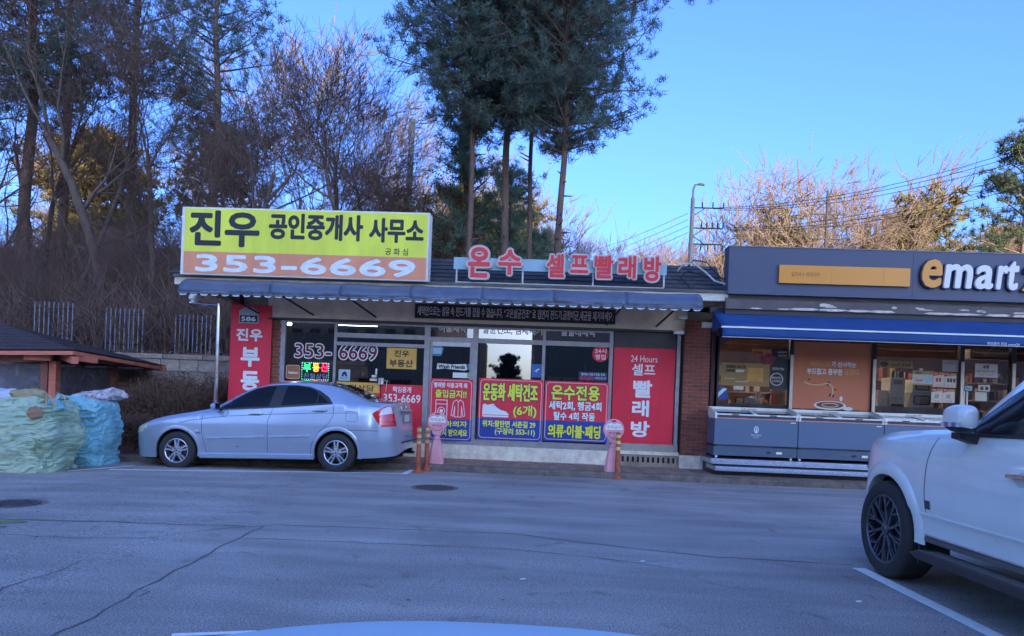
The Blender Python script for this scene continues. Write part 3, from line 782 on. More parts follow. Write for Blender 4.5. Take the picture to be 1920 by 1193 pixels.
# laundrette stickers
x0, x1, z0, z1 = R4(807, 645, 833, 669, YG); cx_, cz_ = (x0+x1)/2, (z0+z1)/2; R_ = (x1-x0)/2
t = thing('window_sticker', 'blue pentagon sticker in the top corner of the glass door', 'sticker', (cx_, YG, z0))
MB().prism_xz([(cx_+R_*sin(k*2*pi/5), cz_+R_*cos(k*2*pi/5)) for k in range(5)], YG-.004, YG).build('sheet', SBLUE, t)
MB().box(cx_-.085, cx_+.085, YG-.006, YG-.0045, cz_-.07, cz_+.05).build('centre', LBLUE, t)
x0, x1, z0, z1 = R4(819, 682, 876, 693.5, YG)
t = thing('window_sticker', 'white strip sticker reading Wash Friends on the glass door', 'sticker', (x0, YG, z0))
MB().prism_xz([(x0, z0), (x0+.15, z0+.02), (x1-.05, z0-.01), (x1, z0+.01), (x1-.02, z1), (x0+.3, z1-.015), (x0+.01, z1)], YG-.004, YG).build('sheet', WHITE, t)
text('Wash Friends', x0+.03, x1-.04, z0+.02, z1-.02, YG-.0055, BK, t, bold=.04)
t = sticker('window_sticker', 'small blue sticker right beside the Wash Friends strip', 876.5, 683, 886, 694, SBLUE, Y=YG)
t = sticker('window_sticker', 'white and green strip sticker below the Wash Friends strip', 849, 699, 882, 709, WHITE, Y=YG)
ppx(876, 699, 882, 709, YG-.005, .002).build('green_end', M('sticker_green', (.15, .4, .1), .5), t)
x0, x1, z0, z1 = R4(1110, 648.5, 1142, 679, YG); cx_, cz_, R_ = (x0+x1)/2, (z0+z1)/2, (z1-z0)/2
t = thing('window_sticker', 'round red sticker with white lettering on the right laundrette pane', 'sticker', (cx_, YG, z0))
MB().lathe([(0, -.004), (R_, -.004), (R_, 0), (0, 0)], (cx_, YG, cz_), 28, 'y').build('sheet', REDB, t)
text('24시', cx_-.11, cx_+.11, cz_+.01, cz_+.10, YG-.006, WL, t, bold=.02); text('영업', cx_-.1, cx_+.1, cz_-.11, cz_-.01, YG-.006, WL, t, bold=.02)
t = sticker('window_sticker', 'blue upright sticker with a white symbol at the lower edge of the middle pane', 997, 683, 1016, 708, M('sticker_royal', (.03, .13, .42), .5), Y=YG)
x0, x1, z0, z1 = R4(1001, 690, 1012, 699, YG); W_ = x1-x0; H_ = z1-z0
flat([(0, .2), (.8, .9), (1, .7), (.5, .4), (.6, 0), (.3, .3)], YG-.006, 'symbol', WL, t)
t = sticker('window_sticker', 'navy notice with small white lettering under the round red sticker', 1085, 698, 1138, 714, M('sticker_navy', (.02, .04, .12), .5), Y=YG)
tpx('빨래방 이용고객을 위해', 1090, 700, 1134, 705, YG-.006, WL, t, bold=.01)
tpx('주차금지', 1087, 706.5, 1113, 713, YG-.0065, REDB, t, bold=.03); tpx('부탁드립니다', 1116, 707.5, 1137, 712, YG-.006, WL, t, bold=.01)

# tall red board on the right ("24 Hours")
x0, x1, z0, z1 = R4(1148, 653.5, 1263, 832, YF)
t = thing('sign_board', 'tall red board with white vertical lettering beside the brick pillar', 'sign', ((x0+x1)/2, YF, z0))
MB().box(x0, x1, YF-.05, YF-.02, z0, z1).build('panel', REDB, t)
for s, r_, bd in (('24 Hours', (1183, 667, 1233, 679.5), .005), ('셀프', (1185, 682.5, 1229, 704.5), .02), ('빨', (1187, 713, 1223, 746), .035), ('래', (1185, 750.5, 1217, 781.5), .035), ('방', (1182.5, 789.5, 1218, 820), .035)):
    tpx(s, *r_, YF-.0515, WL, t, bold=bd)
MB().box(x0, x1, YF-.03, YF+.15, z1+.001, 2.694).build('shutter_box', M('dark_panel', (.05, .052, .058), .6, var=.15), shop)
MB().box(x0, x1+.1, YF-.07, YF+.15, z0-.14, z0-.002).build('bottom_rail', M('grey_rail', (.25, .25, .25), .6, var=.2), shop)
MB().box(x0-.02, x1+.12, YF-.10, YF+.2, .335, z0-.142).build('plinth', OFFW, shop)
# vent block under the board
vb = MB().box(x0-.02, x1+.12, YF-.02, YF+.2, .0, .333).build('vent_wall', BLACK, shop)
for k in range(14):
    xk = x0+k*(x1+.08-x0)/13
    MB().box(xk-.025, xk+.025, YF-.075, YF-.021, .185, .29).build('vent_rib', CONC_D, vb)
MB().box(x0-.02, x1+.12, YF-.08, YF-.02, .29, .332).build('vent_lintel', CONC_D, shop); MB().box(x0-.02, x1+.12, YF-.08, YF-.02, .1, .185).build('vent_sill', CONC_D, shop)
# steel jamb, cameras
xj = F(1268, 740, YF).x
MB().box(xj-.035, xj+.035, YF-.09, YF+.1, .34, 2.69).build('jamb', ALU, shop)
def cctv(u, v, Y, label, s=1.0, dirx=-1):
    p = F(u, v, Y); t = thing('security_camera', label, 'camera', p, 'security cameras')
    MB().lathe([(0, -.1*s), (.032*s, -.1*s), (.036*s, .08*s), (.028*s, .1*s), (0, .1*s)], (p.x, p.y, p.z), 12, 'x').build('body', WHITE, t, smooth=True)
    MB().box(p.x-.12*s, p.x+.09*s, p.y-.04*s, p.y+.04*s, p.z+.036*s, p.z+.044*s).build('sun_shield', WHITE, t)
    MB().tube([(p.x+.05*s, p.y, p.z+.03*s), (p.x+.08*s, p.y+.08, p.z+.08*s), (p.x+.08*s, YF-.12, p.z+.08*s)], .012*s, 8).build('bracket', WHITE, t)
    MB().lathe([(0, -.105*s), (.024*s, -.103*s)], (p.x, p.y, p.z), 10, 'x').build('lens', BLACK, t)
cctv(1273, 624, YF-.2, 'white security camera low on the steel jamb by the brick pillar')
cctv(1281, 596, YF-.22, 'dark tilted security camera higher under the awning end', .8)
# left red board
x0, x1, z0, z1 = R4(430, 572.5, 507, 838, YF-.1)
t = thing('sign_board', 'tall red board with house number plate at the left end of the shops', 'sign', ((x0+x1)/2, YF-.1, z0))
MB().box(x0, x1, YF-.13, YF-.1, z0, z1).build('panel', REDB, t)
for s, r_ in (('진우', (443, 616, 492.5, 640)), ('부', (451, 651, 487, 688)), ('동', (451, 696, 486, 733)), ('산', (451, 741, 486, 778))):
    tpx(s, *r_, YF-.1315, WL, t, bold=.04)
x0, x1, z0, z1 = R4(449, 577, 485, 606, YF-.13); xm = (x0+x1)/2
pl = MB().prism_xz([(x0, z0), (x1, z0), (x1, z1-.07), (xm+.07, z1), (xm-.07, z1), (x0, z1-.07)], YF-.145, YF-.1315).build('number_plate', LBLUE, t)
MB().prism_xz([(x0+.012, z0+.012), (x1-.012, z0+.012), (x1-.012, z0+.15), (x0+.012, z0+.15)], YF-.148, YF-.1455).build('plate_field', NAVY, pl)
MB().prism_xz([(x0+.012, z0+.155), (x1-.012, z0+.155), (x1-.012, z1-.08), (xm+.065, z1-.012), (xm-.065, z1-.012), (x0+.012, z1-.08)], YF-.148, YF-.1455).build('plate_field', M('plate_grey', (.28, .32, .40), .4), pl)
text('586', x0+.045, x1-.045, z0+.035, z0+.125, YF-.150, WL, pl, bold=.03)

# awning over the shops
AW = M('awning_vinyl', (.070, .10, .165), .38, var=.22, scale=3.5, bump=.25, bscale=5)
ax0, ax1 = F(347, 560, 13.2).x, F(1312, 573, 13.2).x
aw = thing('awning', 'long curved grey blue vinyl awning over the estate agent and the laundrette', 'awning', ((ax0+ax1)/2, YE, 3.1))
prof = [(YE-.024, 3.30), (YE-.16, 3.295), (YE-.32, 3.255), (YE-.46, 3.19), (YE-.54, 3.10), (YE-.56, 3.01)]
seams = [ax0] + [F(u, 565, 13.1).x for u in (510, 640, 771, 904, 1038, 1173)] + [ax1]
rr = random.Random(9)
for a, b in zip(seams[:-1], seams[1:]):
    mb = MB(); a += .006; b -= .006
    mb.grid(lambda u, v: (a+(b-a)*u, prof[round(v*5)][0]+.012*noise.noise(Vector((a+u*(b-a)*2, v*2, 1))), prof[round(v*5)][1]-.02*sin(pi*u)*(1-abs(v-.5)) + .012*noise.noise(Vector((a*3+u*4, v*3, 5)))), 16, 5)
    o = mb.build('awning_panel', AW, aw, smooth=True)
    so = o.modifiers.new('thick', 'SOLIDIFY'); so.thickness = .008
for x in seams:
    MB().tube([(x, p[0]+.01, p[1]-.006) for p in prof], .014, 6).build('rib', M('awning_rib', (.045, .06, .09), .5), aw)
hem = MB(); n = 220; hemw = MB(); xx = ax0
zb = prof[-1][1]
k = 0
while xx < ax1-.15:
    p0 = xx; L = .19; mid = xx+L/2
    hem.grid(lambda u, v: (p0+L*u, YE-.565-.004*sin(u*pi), zb-(.02+.035*sin(pi*u))*v+.002), 6, 1)
    if k % 1 == 0:
        hemw.grid(lambda u, v: (p0+L*(.18+.64*u), YE-.5715, zb-.028-.022*sin(pi*(.18+.64*u))-.014*v), 5, 1)
    xx += L+.004; k += 1
hem.build('scalloped_hem', AW, aw); hemw.build('white_piping', WHITE, aw, kind='stuff')
MB().tube([(ax0, YE-.55, zb+.01), (ax1, YE-.55, zb+.01)], .014, 6).build('front_bar', ALU, aw)
for side in (ax0, ax1-.004):
    mb = MB(); mb.v = [(side, p[0], p[1]) for p in prof]+[(side, YE-.02, 3.01)]; mb.f = [tuple(range(len(mb.v)))]; mb.build('end_cheek', AW, aw)
for u in (440, 545, 665, 1166, 1262):
    x = F(u, 590, 13.9).x
    MB().beam((x, YE-.5, 3.08), (x+.32 if u < 1000 else x-.25, YF-.13, 2.80), .028, .028).build('bracket', BLACK, aw)

# yellow sign box on the roof edge
YS = 13.33
x0, x1, z0, z1 = R4(340, 393.5, 804, 521, YS)
t = thing('rooftop_sign', 'large yellow and orange sign box with black lettering on the roof edge', 'sign', ((x0+x1)/2, YS, z0))
SGE = M('sign_case', (.60, .60, .62), .5, var=.1)
xL = F(346, 455, YS).x
MB().box(x0, x1, YS, YS+.30, z0, z1).build('case', SGE, t)
zs = R4(340, 477.5, 804, 521, YS)[3]
MB().box(xL, x1-.03, YS-.012, YS-.001, zs, z1-.03).build('upper_panel', M('sign_yellow', (.80, .68, .06), .4, var=.13, scale=1.2, bump=.08, bscale=3, stretch=(1.5, 1, .5)), t)
MB().box(xL, x1-.03, YS-.012, YS-.001, z0+.025, zs-.001).build('lower_panel', M('sign_orange', (.85, .24, .14), .4, var=.12, scale=1.2, bump=.08, bscale=3, stretch=(1.5, 1, .5)), t)
YT = YS-.0135
tpx('진우', 355, 395, 487, 463, YT, BK, t, bold=.035)
tpx('공인중개사', 504, 401.5, 681, 451, YT, BK, t, bold=.035)
tpx('사무소', 692, 409.5, 795, 456, YT, BK, t, bold=.035)
tpx('공 화 심', 722, 466, 765, 479, YT, BK, t, bold=.015)
tpx('353-6669', 366, 482, 779, 515, YT, M('sign_pale', (.62, .66, .80), .5), t, bold=.035)
for u in (400, 520, 640, 760):
    x = F(u, 520, 13.5).x; MB().box(x-.03, x+.03, YS+.16, YS+.25, 3.402, 3.5).build('foot', BLACK, t)
for x in (x0+.3, x1-.3): MB().beam((x, YS+.30, z1-.15), (x, YS+1.1, 3.85), .04).build('brace', BLACK, t)

# red channel letters on a pale blue bar
YR = 13.62
x0, x1, z0, z1 = R4(851, 488.5, 1250, 511, YR)
t = thing('rooftop_sign', 'red raised letters with pale edges on a light blue bar above the laundrette', 'sign', ((x0+x1)/2, YR, z0))
MB().box(x0, x1, YR-.03, YR, z0, z1).build('backing_bar', M('bar_blue', (.22, .38, .50), .5, var=.08), t)
zf = R4(851, 534, 1250, 540, YR)[3]
FM = M('sign_frame_grey', (.40, .44, .50), .5, var=.2)
MB().box(x0+.04, x1-.04, YR-.02, YR+.02, zf-.035, zf).build('bottom_rail', FM, t)
for u in (856, 980, 1112, 1245):
    x = F(u, 520, YR).x; MB().box(x-.014, x+.014, YR-.018, YR+.015, zf, z0-.001).build('strut', FM, t)
for u in (875, 1065, 1240):
    x = F(u, 540, YR).x; MB().box(x-.06, x+.06, YR-.05, YR+.07, 3.40, zf-.036).build('foot', FM, t)
EDG = M('letter_return', (.44, .40, .42), .5, var=.1); LRED = M('letter_red', (.52, .030, .045), .4, var=.12, scale=9)
for s, r_ in (('온', (879, 465.5, 920, 522)), ('수', (935, 470, 978, 517)), ('셀', (1025, 478.5, 1058, 522)), ('프', (1069, 481, 1103.5, 514)), ('빨', (1114, 481, 1149, 524)), ('래', (1158.5, 482, 1191.5, 524)), ('방', (1206, 483, 1238.5, 529.5))):
    a, b, c, d = R4(*r_, YR)
    text(s, a, b, c, d, YR-.035, EDG, t, bold=.02, extra=.065, depth=.07, name='letter_case')
    text(s, a, b, c, d, YR-.1065, LRED, t, bold=.03, depth=.006, name='letter_face')

# brick pillar between the shops
px0, px1 = round(F(1278, 720, YF).x, 3), round(F(1327, 720, YF).x, 3)
pil = thing('brick_pillar', 'red brick pillar on a white base between the two shops', 'pillar', ((px0+px1)/2, YF, 0))
z0p = .36
brickwork(px0, px1, z0p, 2.98, YF-.14, pil, 7, depth_back=.5)
MB().box(px0-.02, px1+.02, YF-.17, YF+.3, .0, z0p-.002).build('base', OFFW, pil)
MB().box(px0-.1, px1+.05, YF-.10, YF+.4, 2.98, 3.1).build('cap', CONC_D, pil)
# wall light box at pillar head
x = px1-.1
t = tag(MB().box(x-.09, x+.09, YF-.24, YF-.141, 2.80, 2.9).build('junction_box', WHITE), 'white junction box at the head of the brick pillar', 'junction box')
# ================================================================ right building: convenience store
EX1 = 12.0
ms = px1+.04
mart = thing('convenience_store', 'single storey convenience store with dark grey fascia and blue fabric awning', 'building', ((ms+EX1)/2, YF, 0))
MB().box(ms, ms+.12, YF-.05, 20, -.3, 3.1).build('side_wall', BRICK2, mart)
MB().box(EX1, EX1+.2, YF-.05, 20, -.3, 3.1).build('side_wall', BRICK2, mart)
MB().box(ms+.12, EX1, 19.8, 20, -.3, 3.1).build('rear_wall', M('mart_back_wall', (.22, .14, .11), .7, var=.4, scale=1.5), mart)
MB().box(ms+.12, EX1, YF+.1, 19.8, -.1, .38).build('floor', CONC, mart)
MB().box(ms, EX1+.2, YE+.15, 20, 3.1, 3.25).build('roof_slab', CONC, mart)
# fascia board
YP = 13.38
x0, x1, z0, z1 = R4(1366, 470, 1920, 559, YP)
FAS = M('fascia_grey', (.062, .078, .135), .55, var=.08, scale=1.2)
fa = MB().box(x0, EX1+.2, YP, YP+.35, z0, z1).build('fascia_board', FAS, mart)
for xx in (x0+3.2, x0+6.3): MB().box(xx-.003, xx+.003, YP-.002, YP, z0+.01, z1-.01).build('panel_joint', BLACK, fa)
MB().box(x0-.01, EX1+.2, YP-.012, YP+.36, z1+.001, z1+.02).build('fascia_cap', M('cap_grey', (.15, .155, .18), .5), mart)
# peeling ledge
_, _, zl, _ = R4(1366, 560, 1920, 588, YP+.05)
LED = M('ledge_paint', (.095, .09, .095), .8, var=.2, scale=3, bump=.4)
ledge = MB().prism_yz([(YP+.12, z0-.002), (YP+.12, z0-.05), (YP+.02, z0-.10), (YP+.02, zl), (YF, zl), (YF, z0-.002)], x0-.02, EX1+.2).build('ledge', LED, mart)
PEEL = M('bare_plaster', (.50, .46, .44), .9, var=.2, scale=12, bump=.3)
pr = random.Random(12)
def patch(cx, cz, rx, rz, y, seed):
    pts = []
    n = 14
    for k in range(n):
        a = 2*pi*k/n; f = 1+.45*noise.noise(Vector((cos(a)*1.7+seed, sin(a)*1.7, seed*3.1)))
        pts.append((cx+rx*f*cos(a), cz+rz*f*sin(a)))
    return MB().prism_xz(pts, y-.004, y)
for k in range(9):     # chipped lower edge
    cx = x0+1.35+k*.47 + pr.uniform(-.08, .08)
    if k == 4: continue
    patch(cx, zl+.028, .25, .022, YP+.0195, k+.3).build('peeled_patch', PEEL, mart)
for k in range(12):
    cx = x0+1.6+pr.uniform(0, 4.2); patch(cx, zl+.085+pr.uniform(-.01, .04), pr.uniform(.03, .13), pr.uniform(.008, .028), YP+.0192, k*2.7).build('peeled_patch', PEEL, mart)
patch(x0+.5, zl+.02, .1, .014, YP+.0195, 33).build('peeled_patch', PEEL, mart)
patch(x0+1.0, zl+.02, .13, .014, YP+.0195, 35).build('peeled_patch', PEEL, mart)
MB().box(x0-.02, EX1+.2, YP+.06, YF-.01, zl-.09, zl-.001).build('soffit_band', M('soffit_dark', (.045, .045, .052), .7), mart)

# yellow sign and letters
x0, x1, z0, z1 = R4(1461, 500, 1707, 534, YP-.06)
t = thing('fascia_sign', 'orange yellow sign panel in three sections on the grey fascia', 'sign', ((x0+x1)/2, YP, z0))
SY = M('mart_yellow', (.72, .25, .03), .4, var=.05, scale=2)
cuts = [x0, F(1559.5, 517, YP-.06).x, F(1656, 517, YP-.06).x, x1]
for a, b in zip(cuts[:-1], cuts[1:]): MB().box(a+.002, b-.002, YP-.06, YP-.015, z0, z1).build('sign_section', SY, t)
MB().box(x0+.03, x1-.03, YP-.014, YP-.001, z0+.03, z1-.03).build('backing', BLACK, t)
tpx('딜리셔스 아이디어', 1484, 510.5, 1536, 519.5, YP-.061, M('sign_brown', (.09, .035, .01), .5), t, bold=.015)
t = thing('fascia_lettering', 'large raised white letters with an orange first letter on the grey fascia', 'sign', (F(1820, 515, YP).x, YP, F(1820, 545, YP).z))
LWH = M('letter_pale', (.55, .60, .66), .4, var=.04)
for s, r_, m in (('e', (1726, 486, 1770, 540), SY), ('m', (1769, 495.5, 1826, 541), LWH), ('a', (1827, 497.5, 1866, 543), LWH), ('r', (1867, 498, 1892, 543.5), LWH), ('t', (1885, 490, 1913, 545), LWH), ('2', (1917, 499, 1953, 547), SY), ('4', (1957, 500, 1996, 548.5), SY)):
    a, b, c, d = R4(*r_, YP-.07)
    sh_ = .10
    text(s, a, b-sh_*(d-c), c, d, YP-.035, m, t, bold=.022, depth=.05, shear=sh_, name='letter')
    text(s, a, b-sh_*(d-c), c, d, YP-.004, NAVY, t, bold=.022, extra=.02, depth=.03, shear=sh_, name='letter_return')

# blue fabric awning
AB = M('awning_blue', (.010, .050, .20), .75, var=.18, scale=3, bump=.2, bscale=8)
aw2 = thing('awning', 'royal blue fabric awning with straight valance over the convenience store windows', 'awning', (7, YE, 2.9))
_, _, _, zat = R4(1340, 592, 1860, 620, YF-.85)
A0, A1 = F(1338, 590, 13.5).x, EX1+.1
zt_ = F(1600, 592, 13.6).z; zf_ = F(1600, 620.5, 12.75).z; zv_ = F(1600, 639, 12.75).z
aw2p = MB().grid(lambda u, v: (A0+(A1-A0)*u, 13.6-.85*v, zt_+(zf_-zt_)*v-.012*sin(pi*v)+.006*noise.noise(Vector((u*30, v*3, 0)))), 60, 8)
o = aw2p.build('canopy', AB, aw2, smooth=True); so = o.modifiers.new('thick', 'SOLIDIFY'); so.thickness = .006
o = MB().grid(lambda u, v: (A0+.0+(A1-A0)*u, 12.748-.006*sin(u*80)*v, zf_-.018-(zf_-zv_-.018)*v), 90, 3).build('valance', AB, aw2, smooth=True)
so = o.modifiers.new('thick', 'SOLIDIFY'); so.thickness = .004
MB().box(A0-.02, A1, 12.73, 12.77, zf_-.016, zf_+.010).build('front_rail', WHITE, aw2)
MB().box(A0, A1, 12.738, 12.742, zv_-.012, zv_-.002).build('hem_piping', M('piping_pale', (.35, .40, .50), .6), aw2)
mb = MB(); mb.v = [(A0+.003, 13.6, zt_), (A0+.003, 12.75, zf_), (A0+.003, 13.6, zf_-.02)]; mb.f = [(0, 1, 2)]; mb.build('end_cheek', AB, aw2)
for xx in (A0+.3, A0+3.2, A0+6.1): MB().beam((xx, 13.62, zt_-.12), (xx+.1, 12.78, zf_-.03), .03).build('folding_arm', WHITE, aw2)
MB().box(A0-.05, A1, 13.58, 13.72, zt_-.03, zt_+.07).build('cassette', BLACK, aw2)
tpx('편의점의 진심 emart24', 1851, 642, 1912, 649.5, 12.728, WHITE, aw2, bold=.02)

# shopfront frames
DF = M('dark_frame', (.022, .022, .028), .45, var=.1)
def mv(u, w, z0=.38, z1=2.66, mat=DF, y=YF, d=.1, name='mullion', v=700):
    x = F(u, v, y).x; MB().box(x-w/2, x+w/2, y-d/2, y+d/2, z0, z1).build(name, mat, mart); return x
xa = mv(1343, .08); xb = mv(1482, .07); xc = mv(1636.5, .07); xd = mv(1801, .08); xe = mv(1897, .08); xf = mv(2060, .08)
LP = M('pale_post', (.55, .54, .50), .5, var=.1)
for x, zt2 in ((xb, 2.35), (xc, 2.32), (xd, 2.33), (xe, 2.33)): MB().box(x-.025, x+.03, YF-.075, YF-.051, .6, zt2).build('pale_strip', LP, mart)
MB().box(ms+.12, EX1, YF-.05, YF+.1, 2.662, zl-.092).build('header', DF, mart)
for a, b in ((xa, xb), (xb, xc), (xc, xd), (xe, xf), (xf, EX1)): MB().box(a+.041, b-.041, YF-.04, YF+.04, 1.16, 1.22).build('sill_rail', M('brown_rail', (.10, .045, .035), .5), mart)
for a, b in ((xa, xb), (xb, xc), (xc, xd), (xe, xf), (xf, EX1)): MB().box(a+.041, b-.041, YF-.03, YF+.03, .38, 1.16).build('stall_riser', DF, mart)
MGL = glass('mart_glass', (.62, .62, .64), .045)
for a, b in ((xa, xb), (xb, xc), (xc, xd), (xd, xe), (xe, xf), (xf, EX1)):
    MB().box(a+.04, b-.04, YF+.0, YF+.008, 1.22 if a != xd else .4, 2.66).build('window_pane', MGL, mart)
# rounded dark arch corner at left pane
mb = MB(); cxx, czz, rr_ = xa+.04+.32, 2.66-.30, .31
pts = [(xa+.04, 2.66)] + [(cxx-.32*sin(k*pi/16)*1.0, czz+.30*cos(k*pi/16)) for k in range(0, 9)]
mb.prism_xz([(p[0], p[1]) for p in pts], YF-.03, YF-.005); mb.build('corner_infill', M('plum_panel', (.10, .05, .055), .6), mart)

# terracotta poster with a cup
YM = YF-.003
def poster(name, u0, v0, u1, v1, mat, label, Y=YM, cat='poster', r=0, group=None):
    x0, x1, z0, z1 = R4(u0, v0, u1, v1, Y)
    t = thing(name, label, cat, ((x0+x1)/2, Y, z0), group); plate(x0, x1, z0, z1, Y-.003, Y, r).build('sheet', mat, t); return t, x0, x1, z0, z1
TERR = M('poster_terracotta', (.48, .17, .085), .55, var=.08, scale=1.4)
t, x0, x1, z0, z1 = poster('window_poster', 1487, 643, 1632.5, 768, TERR, 'large terracotta coffee poster with a white cup between two window posts')
YQ = YM-.004
CRM = M('poster_cream', (.62, .42, .26), .5); GLD = M('poster_gold', (.55, .30, .09), .5)
tpx('바리스타', 1520, 677.5, 1557, 688, YQ, GLD, t, bold=.035); tpx('가 선사하는', 1559, 678.5, 1606, 689, YQ, WL, t, bold=.035)
tpx('부드럽고 풍부한', 1513, 691, 1580, 703, YQ, WL, t, bold=.035); tpx('블렌디', 1583, 692, 1610, 704, YQ, GLD, t, bold=.035)
tpx('PREMIUM COFFEE', 1546, 668, 1582, 672, YQ, M('poster_grey', (.30, .22, .20), .5), t, bold=.0)
def W2(u, v, Y=YQ): p = F(u, v, Y); return (p.x, p.z)
outline([W2(*p) for p in ((1508, 716), (1516, 720), (1535, 722), (1552, 719), (1560, 724), (1562, 735), (1558, 745))], .022, YQ+.0005, closed=False).build('steam_drawing', CRM, t)
for u, v in ((1517, 712), (1524, 720), (1529, 720.5), (1552, 722), (1554, 717), (1566, 731), (1559, 742)):
    x, z = W2(u, v); MB().disc((x, YQ-.0016, z), .022 if v != 742 else .05, 10, rz=.016 if v != 742 else .04).build('bean_drawing', M('bean_brown', (.06, .02, .015), .5), t)
cx_, cz_ = W2(1556, 760)
MB().disc((cx_, YQ-.001, cz_-.005), .30, 30, rz=.085).build('cup_drawing', WL, t)
MB().disc((cx_, YQ-.002, cz_+.004), .255, 30, rz=.062).build('coffee_drawing', M('coffee_plum', (.12, .06, .06), .5), t)
outline([(cx_+.15*cos(a*pi/10), cz_+.035*sin(a*pi/10)) for a in range(20)], .018, YQ-.003).build('latte_drawing', CRM, t)
x_, z_ = W2(1590, 766); MB().disc((x_, YQ-.001, z_-.01), .09, 18, rz=.035).build('saucer_drawing', WL, t)
x_, z_ = W2(1577, 748); MB().disc((x_, YQ-.001, z_), .03, 10, rz=.05).build('flower_drawing', WL, t)

# left pane: gold poster, dark ring poster and others
GP = M('poster_khaki', (.26, .17, .055), .5, var=.1)
t, *_ = poster('window_poster', 1352, 681, 1443, 724, GP, 'gold landscape poster in the leftmost store window')
ppx(1401, 690, 1431, 716, YM-.004, .001).build('yellow_area', M('poster_yellow', (.48, .26, .06), .5), t)
tpx('GREEN NOTE', 1361, 685, 1398, 690.5, YM-.006, BK, t, bold=.05); tpx('CHANGE', 1361, 692, 1378, 697.5, YM-.006, BK, t, bold=.05); tpx('NOW', 1380, 693, 1396, 698.5, YM-.006, WL, t, bold=.05)
tpx('2+1 event', 1359, 708, 1378, 711, YM-.006, WL, t, bold=.02); tpx('emart24', 1379, 713.5, 1402, 717, YM-.006, WL, t, bold=.02)
t, *_ = poster('window_poster', 1444, 672, 1478.5, 730, M('poster_navy', (.018, .02, .03), .5), 'dark upright poster with a pale ring in the leftmost store window')
x_, z_ = W2(1456, 711.5)
outline([(x_+.115*cos(a*pi/14), z_+.115*sin(a*pi/14)) for a in range(28)], .022, YM-.004).build('ring', M('poster_silver', (.38, .36, .36), .5), t)
tpx('SMOOTH', 1447, 706.5, 1465, 711, YM-.005, WL, t, bold=.02); tpx('COFFEE', 1448, 713, 1464, 717, YM-.005, WL, t, bold=.02)
tpx('콘프레소 메뉴', 1448, 689, 1470, 694.5, YM-.005, WL, t, bold=.02)
t, *_ = poster('window_poster', 1410, 655.5, 1446, 666, M('poster_orange', (.50, .19, .07), .5), 'small orange strip poster near the top of the leftmost store window'); tpx('COOKIES', 1412, 659, 1431, 664, YM-.005, MAR, t, bold=.04)
t, *_ = poster('window_poster', 1448, 653, 1478.5, 671, M('poster_char', (.03, .025, .03), .5), 'small black poster in the upper right of the leftmost store window'); tpx('HAPPY', 1458, 659, 1476, 663, YM-.005, WL, t, bold=.02); tpx('NOTES', 1459, 665.5, 1475, 669, YM-.005, WL, t, bold=.02)
t = thing('window_sticker', 'maroon flower sticker above the gold poster', 'sticker', F(1440, 680, YM))
mb = MB(); x_, z_ = W2(1440, 674)
for k in range(5):
    a = k*2*pi/5+.3; mb.disc((x_+.09*cos(a), YM-.004-.0006*k, z_+.07*sin(a)), .06, 10, rz=.05)
mb.build('petals', M('flower_maroon', (.20, .035, .06), .6), t)
t = thing('window_sticker', 'blue and white corner sticker at the lower left of the leftmost store window', 'sticker', F(1350, 749, YM))
xA, xB, zA, zB = R4(1342, 723, 1365, 749, YM)
MB().prism_xz([(xA, zA), (xB, zA+.02), (xB-.03, zB-.05), (xA, zB)], YM-.004, YM).build('sheet', M('corner_blue', (.01, .07, .36), .5), t)
MB().prism_xz([(xA+.005, zA+.01), (xA+.02, zA+.01), (xB-.02, zB-.06), (xB-.1, zB-.05), (xA+.005, zA+.09)], YM-.006, YM-.0045).build('stripe', WHITE, t)
t, *_ = poster('paper_notice', 1375, 724, 1394, 731, OFFW, 'small pale notice hanging under the gold poster', cat='notice')

# right panes
t, *_ = poster('window_poster', 1649, 677, 1712, 690, GP, 'long yellow sticker near the top of the pane right of the terracotta poster')
tpx('24시간 영업중', 1671, 681.5, 1708, 687.5, YM-.006, BK, t, bold=.03)
x_, z_ = W2(1658, 683); MB().disc((x_, YM-.0055, z_), .08, 16, rz=.05).build('badge', DF, t)
RB = M('poster_red', (.38, .03, .03), .5)
for i, (u0, v0, u1, v1, pat) in enumerate(((1749.5, 698.5, 1770, 726, 0), (1770.5, 699.5, 1793, 727, 1), (1746, 729, 1767, 755, 2), (1767.5, 730, 1790, 755.5, 3))):
    t, x0, x1, z0, z1 = poster('window_poster', u0, v0, u1, v1, M('poster_white', (.50, .49, .47), .5), ['white sheet with red tab, upper left of the four in the store window', 'white sheet with red tab, upper right of the four in the store window', 'white sheet with red tab, lower left of the four in the store window', 'white sheet with red tab, lower right of the four in the store window'][i], group='four white posters with red tabs')
    MB().box(x0, x1, YM-.0045, YM-.0032, z1-.05, z1).build('orange_band', M('poster_orange', (.5, .19, .07), .5), t)
    MB().prism_xz([(x0, z1-.07), (x0+.1, z1-.05), (x0+.1, z1), (x0, z1+.01)], YM-.006, YM-.0048).build('red_tab', RB, t)
    if pat < 2:
        for k in range(2 if pat == 0 else 3): MB().box(x0+.05+k*.055, x0+.09+k*.055, YM-.0045, YM-.0032, z0+.1, z0+.17).build('picture', (RB if pat == 0 else BLACK), t)
    else: MB().box(x0+.06, x0+.14, YM-.0045, YM-.0032, z0+.08, z0+.16).build('picture', M('poster_pale_grey', (.28, .28, .27), .5), t)
    text('1+1', x0+.02, x0+.08, z1-.045, z1-.01, YM-.0065, WL, t, bold=.03); text('행사 상품', x0+.05, x1-.05, z0+.02, z0+.045, YM-.005, RB, t, bold=.0)
t, x0, x1, z0, z1 = poster('window_poster', 1711, 695.5, 1749, 722.5, M('poster_white', (.5, .49, .47), .5), 'wide white sheet with olive header left of the four posters')
